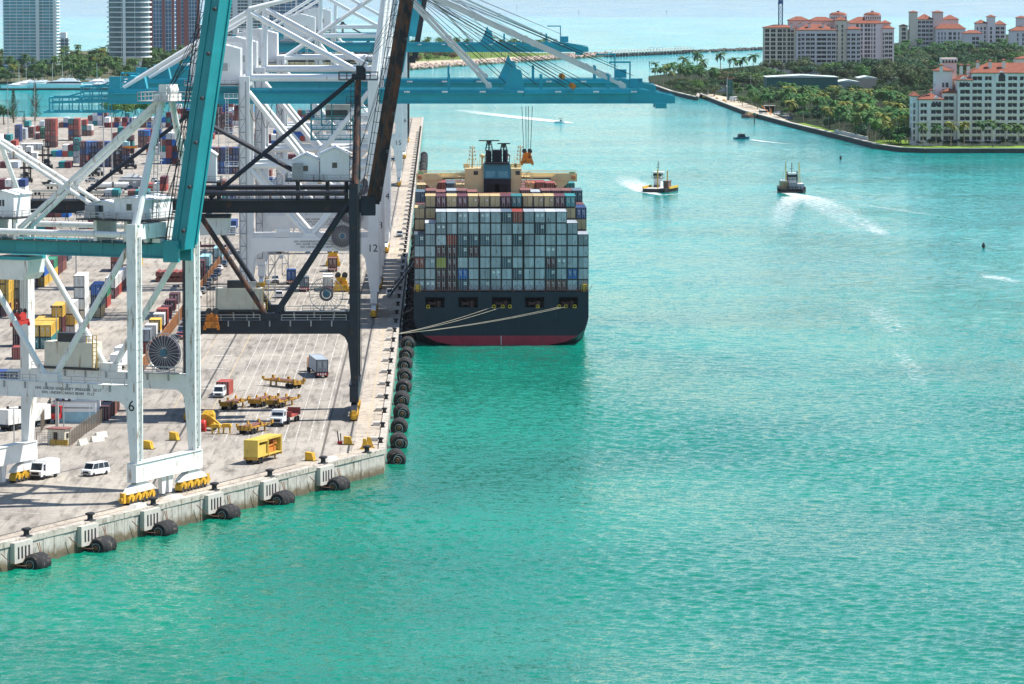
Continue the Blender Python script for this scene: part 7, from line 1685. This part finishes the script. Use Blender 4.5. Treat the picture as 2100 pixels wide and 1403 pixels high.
block_(r, 0, 36, 0, 14, 12, [(2+5*i,5.4+5*i) for i in range(7)], 4, 3, .5, M['stucco_cream'], 0, balc=False); block_(r, 10, 30, 2, 10, 18, [(12+6*i,15+6*i) for i in range(3)], 6, 3, .5, M['stucco_cream'], 0, balc=False)
# ------------------------------------------------------------------ boats
M['gel'] = paint('white_gelcoat', (.80,.81,.82), .25, var=.04, spec=.6)
def hull_mesh(mb, L_, W_, H_, sheer=.4, m=0, bow=.35, zb=-.3):
    """bow towards -y"""
    st = [0,.05,.15,.35,.6,1.0]; wd = [.03,.3,.62,.95,1,.92]; rings = []
    for t, w_ in zip(st, wd):
        y = t*L_; h = H_*(1+sheer*(1-t)**2); x = W_/2*w_; rings.append([(-x,y,h),(-x*.8,y+.02*L_*(t<.2),zb),(x*.8,y+.02*L_*(t<.2),zb),(x,y,h)])
    k = len(mb.v); mb.v += [p for r_ in rings for p in r_]
    for i in range(len(rings)-1):
        for j in range(3): mb.f.append((k+i*4+j,k+i*4+j+1,k+(i+1)*4+j+1,k+(i+1)*4+j)); mb.m.append(m)
        mb.f.append((k+i*4+3,k+i*4,k+(i+1)*4,k+(i+1)*4+3)); mb.m.append(m)
    e = k+4*(len(rings)-1); mb.f.append((e,e+1,e+2,e+3)); mb.m.append(m)
def yacht(label, px, py, L_, rz, group='yachts moored in the marina', dark=False):
    r = thing('motor_yacht', label, 'yacht', at(px,py,0), rz, group); q = MB(); hull_mesh(q, L_, L_*.24, L_*.075); q.build('hull', VM['black'] if dark else M['gel'], r)
    w_ = L_*.1; h = L_*.075; q = MB(); q.frust((-w_,L_*.25,w_,L_*.85),(-w_*.85,L_*.38,w_*.85,L_*.8),h,h+L_*.06); q.build('cabin', M['gel'], r)
    q = MB(); q.frust((-w_*1.01,L_*.27,w_*1.01,L_*.84),(-w_*.9,L_*.36,w_*.9,L_*.81),h+L_*.022,h+L_*.045); q.build('window', M['glass'], r)
    q = MB(); q.frust((-w_*.75,L_*.42,w_*.75,L_*.75),(-w_*.6,L_*.5,w_*.6,L_*.7),h+L_*.06,h+L_*.10); q.bar((0,L_*.62,h+L_*.1),(0,L_*.66,h+L_*.16),.25,.25); q.bar((-w_*.7,L_*.6,h+L_*.13),(w_*.7,L_*.6,h+L_*.13),.3,.3); q.build('flybridge', M['gel'], r)
    return r
yacht('largest white motor yacht at the left end of the marina', 60, 183, 44, R(-88)); yacht('sleek white motor yacht right of the largest one', 218, 182.5, 38, R(-80))
for i, px in enumerate((2,14,26,78,90,100,110,120,130,141,152,163,174,186,236,245,254,263,272)): yacht(f'small white boat berthed in the marina row, {nth(i+1)} from the left', px, 181 - (i%3)*2.6, random.uniform(19,27), R(random.choice((-90,90,-60,100))), 'small boats berthed in the marina')
for i, px in enumerate((39,54,108,128,199)): r = thing('sailboat_mast', f'thin white mast rising from the marina, {nth(i+1)} from the left', 'mast', at(px,177,0)); q = MB(); q.tube((0,0,1.0),(0,0,17),.14,6,r2=.08); q.build('mast', M['wht'], r); q = MB(); hull_mesh(q, 10, 2.8, 1.1); q.build('hull', M['gel'], r)
dkp = MB()
for i in range(7): p = at(150+i*18,174,0); dkp.box(p.x-10,p.y-1,.6,p.x+12,p.y+1,1.0)
tag(dkp.build('marina_pontoon', M['stone_light']), 'pale floating pontoons of the marina', 'pontoon', kind='stuff')
q = MB(); p = at(152,173,0); W_ = at(262,173,0).x-p.x; q.box(p.x,p.y,3.2,p.x+W_,p.y+9,3.7); o = tag(q.build('marina_canopy', M['white']), 'long low white marina canopy behind the sleek yacht', 'canopy')
def ferry(label, px, py, rz, working=False):
    L_, W_ = (15, 9.5) if working else (17, 10.5)
    r = thing('workboat', label, 'ferry', at(px,py,0), rz)
    q = MB(); q.prism([(-W_/2+1.2,-L_/2),(W_/2-1.2,-L_/2),(W_/2,-L_/2+2),(W_/2,L_/2-1),(W_/2-1,L_/2),(-W_/2+1,L_/2),(-W_/2,L_/2-1),(-W_/2,-L_/2+2)], -.4, 1.4, 'z'); q.build('hull', M['blk'], r)
    q = MB(); q.box(-W_/2+.5,-L_/2+.8,1.41,W_/2-.5,L_/2-.8,1.5); q.build('deck', M['stone_light'] if not working else M['steel'], r)
    for s in (-1,1): q = MB(); q.box(s*W_/2-.15,-L_/2+2,1.4,s*W_/2+.15,L_/2-1.5,2.3); q.build('bulwark', M['yellow'] if not working else CCOL['br'], r)
    hx, hy = (-W_*.22, L_*.32) if not working else (0, -L_*.05)
    q = MB(); q.box(hx-1.4,hy-1.4,1.5,hx+1.4,hy+1.4,5.0); q.build('deckhouse', M['white'], r)
    q = MB(); q.frust((hx-1.3,hy-1.3,hx+1.3,hy+1.3),(hx-1.6,hy-1.6,hx+1.6,hy+1.6),5.0,7.2); q.build('wheelhouse', M['white'], r); q = MB(); q.box(hx-1.62,hy-1.6,5.9,hx+1.62,hy+1.6,6.8); q.build('window', M['glass'], r); q = MB(); q.box(hx-2.0,hy-1.9,7.2,hx+2.0,hy+1.9,7.45); q.build('roof', M['white'], r)
    q = MB(); q.box(hx-2.1,hy-1.9,4.9,hx+2.1,hy+1.9,5.05); q.rail((hx-2.1,hy-1.9,5.05),(hx+2.1,hy-1.9,5.05),1.0,1); q.build('bridge_deck', M['steel'], r)
    q = MB(); q.tube((hx,hy,7.4),(hx,hy,11.5),.14,6); q.bar((hx-.9,hy,9.2),(hx+.9,hy,9.2),.15,.15); q.bar((hx-.6,hy,10.2),(hx+.6,hy,10.2),.12,.12); q.build('mast', M['steel'], r)
    if not working:
        for x, y, h in ((.1,-L_*.25,8.8),(W_*.36,-L_*.2,8.2)): q = MB(); q.bar((x,y,1.5),(x,y,h),.35,.35); q.build('ramp_post', M['yellow'], r)
        q = MB(); q.box(W_*.3,-L_*.42,1.5,W_*.48,-L_*.15,4.2); q.box(W_*.28,-L_*.44,4.2,W_*.5,-L_*.13,4.5); q.build('side_cabin', CCOL['br'], r)
        q = MB(); q.box(-W_*.3,L_*.1,1.5,-W_*.1,L_*.18,2.4); q.build('deck_gear', M['steel'], r)
    else:
        for s in (-1,1): q = MB(); q.tube((s*W_*.27,-L_*.2,1.5),(s*W_*.27,-L_*.2,11.8),.16,6); q.tube((s*W_*.27,-L_*.2,11.0),(s*W_*.42,0,2.6),.06,5); q.build('derrick_post', M['yellow'], r); 
        for s in (-1,1): q = MB(); q.box(s*W_*.2,-L_*.25,1.5,s*W_*.46,L_*.2,4.3 if s < 0 else 3.2); q.build('deck_cargo', (CCOL['tn'] if s < 0 else CCOL['lg']), r); q = MB(); q.box(s*W_*.2-.1,-L_*.26,4.3 if s < 0 else 3.2,s*W_*.46+.1,L_*.2,4.6 if s < 0 else 3.4); q.build('cargo_cover', M['white_old'], r)
        q = MB()
        for s in (-1,1): q.tube((s*1.9,-L_*.12,1.5),(s*1.9,-L_*.12,8.0),.3,8)
        q.build('exhaust_pipe', M['steel'], r); q = MB(); q.rail((-2.6,-L_/2-.4,.6),(2.6,-L_/2-.4,.6),1.8,.9,.12); q.box(-3.0,-L_/2-.9,-.2,3.0,-L_/2,.7); q.build('push_frame', M['blk'], r); q = MB(); q.box(-1.6,-L_*.35,1.5,1.6,-L_*.15,4.0); q.build('engine_casing', M['grey'], r)
    for s in (-1,1):
        for k in range(4): q = MB(); q.ring((s*(W_/2+.1), -L_/2+3+k*3, .9), .45, .18, 10, 'x'); q.build('tyre_fender', M['tyre'], r)
    return r
ferry('open-decked ferry barge with yellow bulwarks and tall wheelhouse, left of the two workboats', 1354, 393, R(-18)); ferry('cluttered dark workboat with two yellow derricks, right of the two workboats', 1623, 394, R(2), True)
r = thing('motor_boat', 'dark cabin motor boat heading away below the island landing', 'boat', at(1537,285,0), R(112)); q = MB(); hull_mesh(q, 8.5, 3.0, .9); q.build('hull', VM['navy'], r); q = MB(); q.frust((-1.1,2.4,1.1,6.4),(-.9,3.2,.9,6.0),.95,2.4); q.build('cabin', M['glass'], r); q = MB(); q.box(-1.2,2.9,2.4,1.2,6.6,2.6); q.build('roof', VM['black'], r); q = MB(); q.bar((0,5,2.6),(0,5.2,3.6),.12,.12); q.build('mast', M['steel'], r)
r = thing('speed_boat', 'small speed boat leaving a long white wake beyond the ship', 'boat', at(1161,252,0), R(78)); q = MB(); hull_mesh(q, 6.5, 2.4, .8); q.build('hull', M['gel'], r); q = MB(); q.box(-.6,2.6,.8,.6,3.4,1.6); q.build('console', M['steel'], r); q = MB(); q.box(-.9,2.2,2.4,.9,4.2,2.55); q.bar((-.7,2.5,.9),(-.7,2.5,2.4),.1,.1); q.bar((.7,2.5,.9),(.7,2.5,2.4),.1,.1); q.build('shade_top', M['steel'], r)
r = thing('work_barge', 'rusty work barge with a small tug moored at the island landing', 'barge', at(1562,241,0), R(-62)); q = MB(); q.box(-4.5,-11,-.3,4.5,8,1.6); q.build('hull', CCOL['br'], r); q = MB(); q.box(-1.5,-1,1.6,1.6,3,4.4); q.build('deckhouse', M['white_old'], r); q = MB(); q.box(-1.55,-1.05,3.0,1.65,3.05,3.9); q.build('window', M['glass'], r)
q = MB(); q.box(-3.5,-9,1.6,-.5,-4,2.8); q.box(.5,-8,1.6,3,-3,2.3); q.build('deck_cargo', CCOL['tn'], r); q = MB(); q.bar((2,5,1.6),(4.5,-3,7),.3,.3); q.bar((2,5,1.6),(2,5,5),.4,.4); q.build('boom_arm', M['orange'], r)
def marker(label, px, py, h, m, top): 
    r = thing('channel_marker', label, 'marker', at(px,py,0)); q = MB(); q.tube((0,0,-1),(0,0,h),.3,8); q.build('pile', M['seawall'], r); q = MB(); q.lathe([(0,0),(.6,.1),(.5,.9),(.2,1.5),(0,1.6)], (0,0,h), 8) if top == 'b' else q.box(-.9,-.1,h-.6,.9,.1,h+.6); q.build('topmark', m, r)
marker('green-topped channel marker near the moored barge', 1547, 253, 5.0, CCOL['gn'], 's'); marker('dark buoy on the open water at right', 2017, 509, .15, M['blk'], 'b'); marker('small dark buoy below the island lawn', 1724, 327, .1, M['blk'], 'b'); marker('dark marker off the island tip', 1332, 137, 3.0, M['seawall'], 'b')
for i, (px, py) in enumerate(((1187,29),(1367,28),(1060,19),(1870,37))): marker(f'distant channel buoy far out at sea, {("second from left","third from left","leftmost","rightmost")[i]}', px, py, 4.5, M['blk'], 'b')
# ------------------------------------------------------------------ wakes
def foam_mat():
    m = bpy.data.materials.new('sea_foam'); m.use_nodes = True; nt = m.node_tree; L = nt.links.new; b = nt.nodes['Principled BSDF']; b.inputs['Base Color'].default_value = (.78,.82,.82,1); b.inputs['Roughness'].default_value = .7
    ge = N(nt,'NewGeometry'); no = N(nt,'TexNoise'); no.inputs['Scale'].default_value = .55; no.inputs['Detail'].default_value = 8; no.inputs['Roughness'].default_value = .7; L(ge.outputs['Position'], no.inputs['Vector'])
    at_ = N(nt,'Attribute'); at_.attribute_name = 'foam'
    ad = N(nt,'Math', operation='ADD'); L(no.outputs[0], ad.inputs[0]); L(at_.outputs['Fac'], ad.inputs[1])
    mr = N(nt,'MapRange'); mr.inputs[1].default_value = .80; mr.inputs[2].default_value = 1.2; mr.inputs[4].default_value = .95; L(ad.outputs[0], mr.inputs[0]); L(mr.outputs[0], b.inputs['Alpha']); return m
M['foam'] = foam_mat()
def wake(label, pts, widths, dens, z=.11):
    """ribbon of foam along a pixel path, density falling off to the edges"""
    P_ = [at(a,b,0) for a,b in pts]; v = []; f = []; w_ = []
    NS = 12; Q = []
    for i in range(len(P_)-1):
        for k in range(NS): t = k/NS; Q.append((P_[i].lerp(P_[i+1],t), widths[i]+(widths[i+1]-widths[i])*t, dens[i]+(dens[i+1]-dens[i])*t))
    Q.append((P_[-1], widths[-1], dens[-1])); CS = (-1,-.6,-.25,.25,.6,1); CD = (-.6,-.12,0,0,-.12,-.6)
    for i, (p, wd, dn) in enumerate(Q):
        a = Q[max(0,i-1)][0]; b = Q[min(len(Q)-1,i+1)][0]; d = (b-a).normalized(); s = Vector((-d.y,d.x,0))
        for c, e in zip(CS, CD): v.append(tuple(p+s*wd*c+Vector((0,0,z)))); w_.append(max(0,dn+e))
    n = len(CS)
    for i in range(len(Q)-1):
        for j in range(n-1): f.append((i*n+j,i*n+j+1,(i+1)*n+j+1,(i+1)*n+j))
    me = bpy.data.meshes.new('wake'); me.from_pydata(v, [], f); me.materials.append(M['foam']); at_ = me.attributes.new('foam','FLOAT','POINT'); at_.data.foreach_set('value', w_)
    return tag(ob('wake', me), label, 'wake', kind='stuff')
wake('long white wake behind the speed boat', [(1172,253),(1150,250.5),(1080,243),(1000,234),(940,226)], [2,6,10,12,12], [.75,.75,.62,.5,.36])
wake('white bow wave and wake of the ferry barge', [(1392,398),(1355,401),(1322,393),(1300,378),(1280,362),(1262,345)], [1.5,2,6,10,10,8], [.5,.5,.6,.5,.3,.1])
wake('broad white wake of the dark workboat', [(1606,394),(1640,402),(1668,410),(1710,432),(1770,465),(1830,500)], [3,6,12,17,18,16], [.55,.58,.46,.38,.34,.22], .12)
wake('second arm of the workboat wake', [(1625,404),(1612,425),(1605,450),(1600,480)], [6,8,10,8], [.55,.42,.36,.25], .13)
wake('short white wake of the dark motor boat', [(1540,287),(1570,291),(1620,296),(1680,301)], [1.5,3,4,4], [.7,.55,.35,.1])
for i, (pts, w_, d_) in enumerate((([(1770,455),(1800,475),(1815,485)],[5,6,4],[.3,.44,.3]),([(1860,720),(1840,680),(1800,640),(1740,590),(1690,545)][:4],[4,8,8,6],[.14,.31,.33,.14]),([(2100,582),(2040,570),(2010,560)],[5,6,4],[.3,.46,.25]),([(1960,820),(1890,790),(1850,730),(1830,690)],[4,5,5,5],[.14,.31,.33,.14]),([(1680,410),(1800,425),(1900,440),(2000,450)],[3,5,5,4],[.22,.36,.34,.2]))):
    wake(f'faint old foam streak on the open channel, {nth(i+1)} of five', pts, w_, d_)
# ------------------------------------------------------------------ haze over the whole place
hz = MB(); hz.box(-30500, -300, -9, 30500, 60500, 210)
M['haze'] = bpy.data.materials.new('thin_sea_haze'); M['haze'].use_nodes = True; nt = M['haze'].node_tree; nt.nodes.remove(nt.nodes['Principled BSDF'])
pv = N(nt,'VolumePrincipled'); pv.inputs['Color'].default_value = (.80,.90,1,1); pv.inputs['Density'].default_value = 1.1e-5; pv.inputs['Anisotropy'].default_value = 0.2; nt.links.new(pv.outputs[0], nt.nodes['Material Output'].inputs['Volume'])
HZ = True
if HZ: tag(hz.build('haze', M['haze']), 'thin pale sea haze over the whole port', 'haze', kind='stuff')
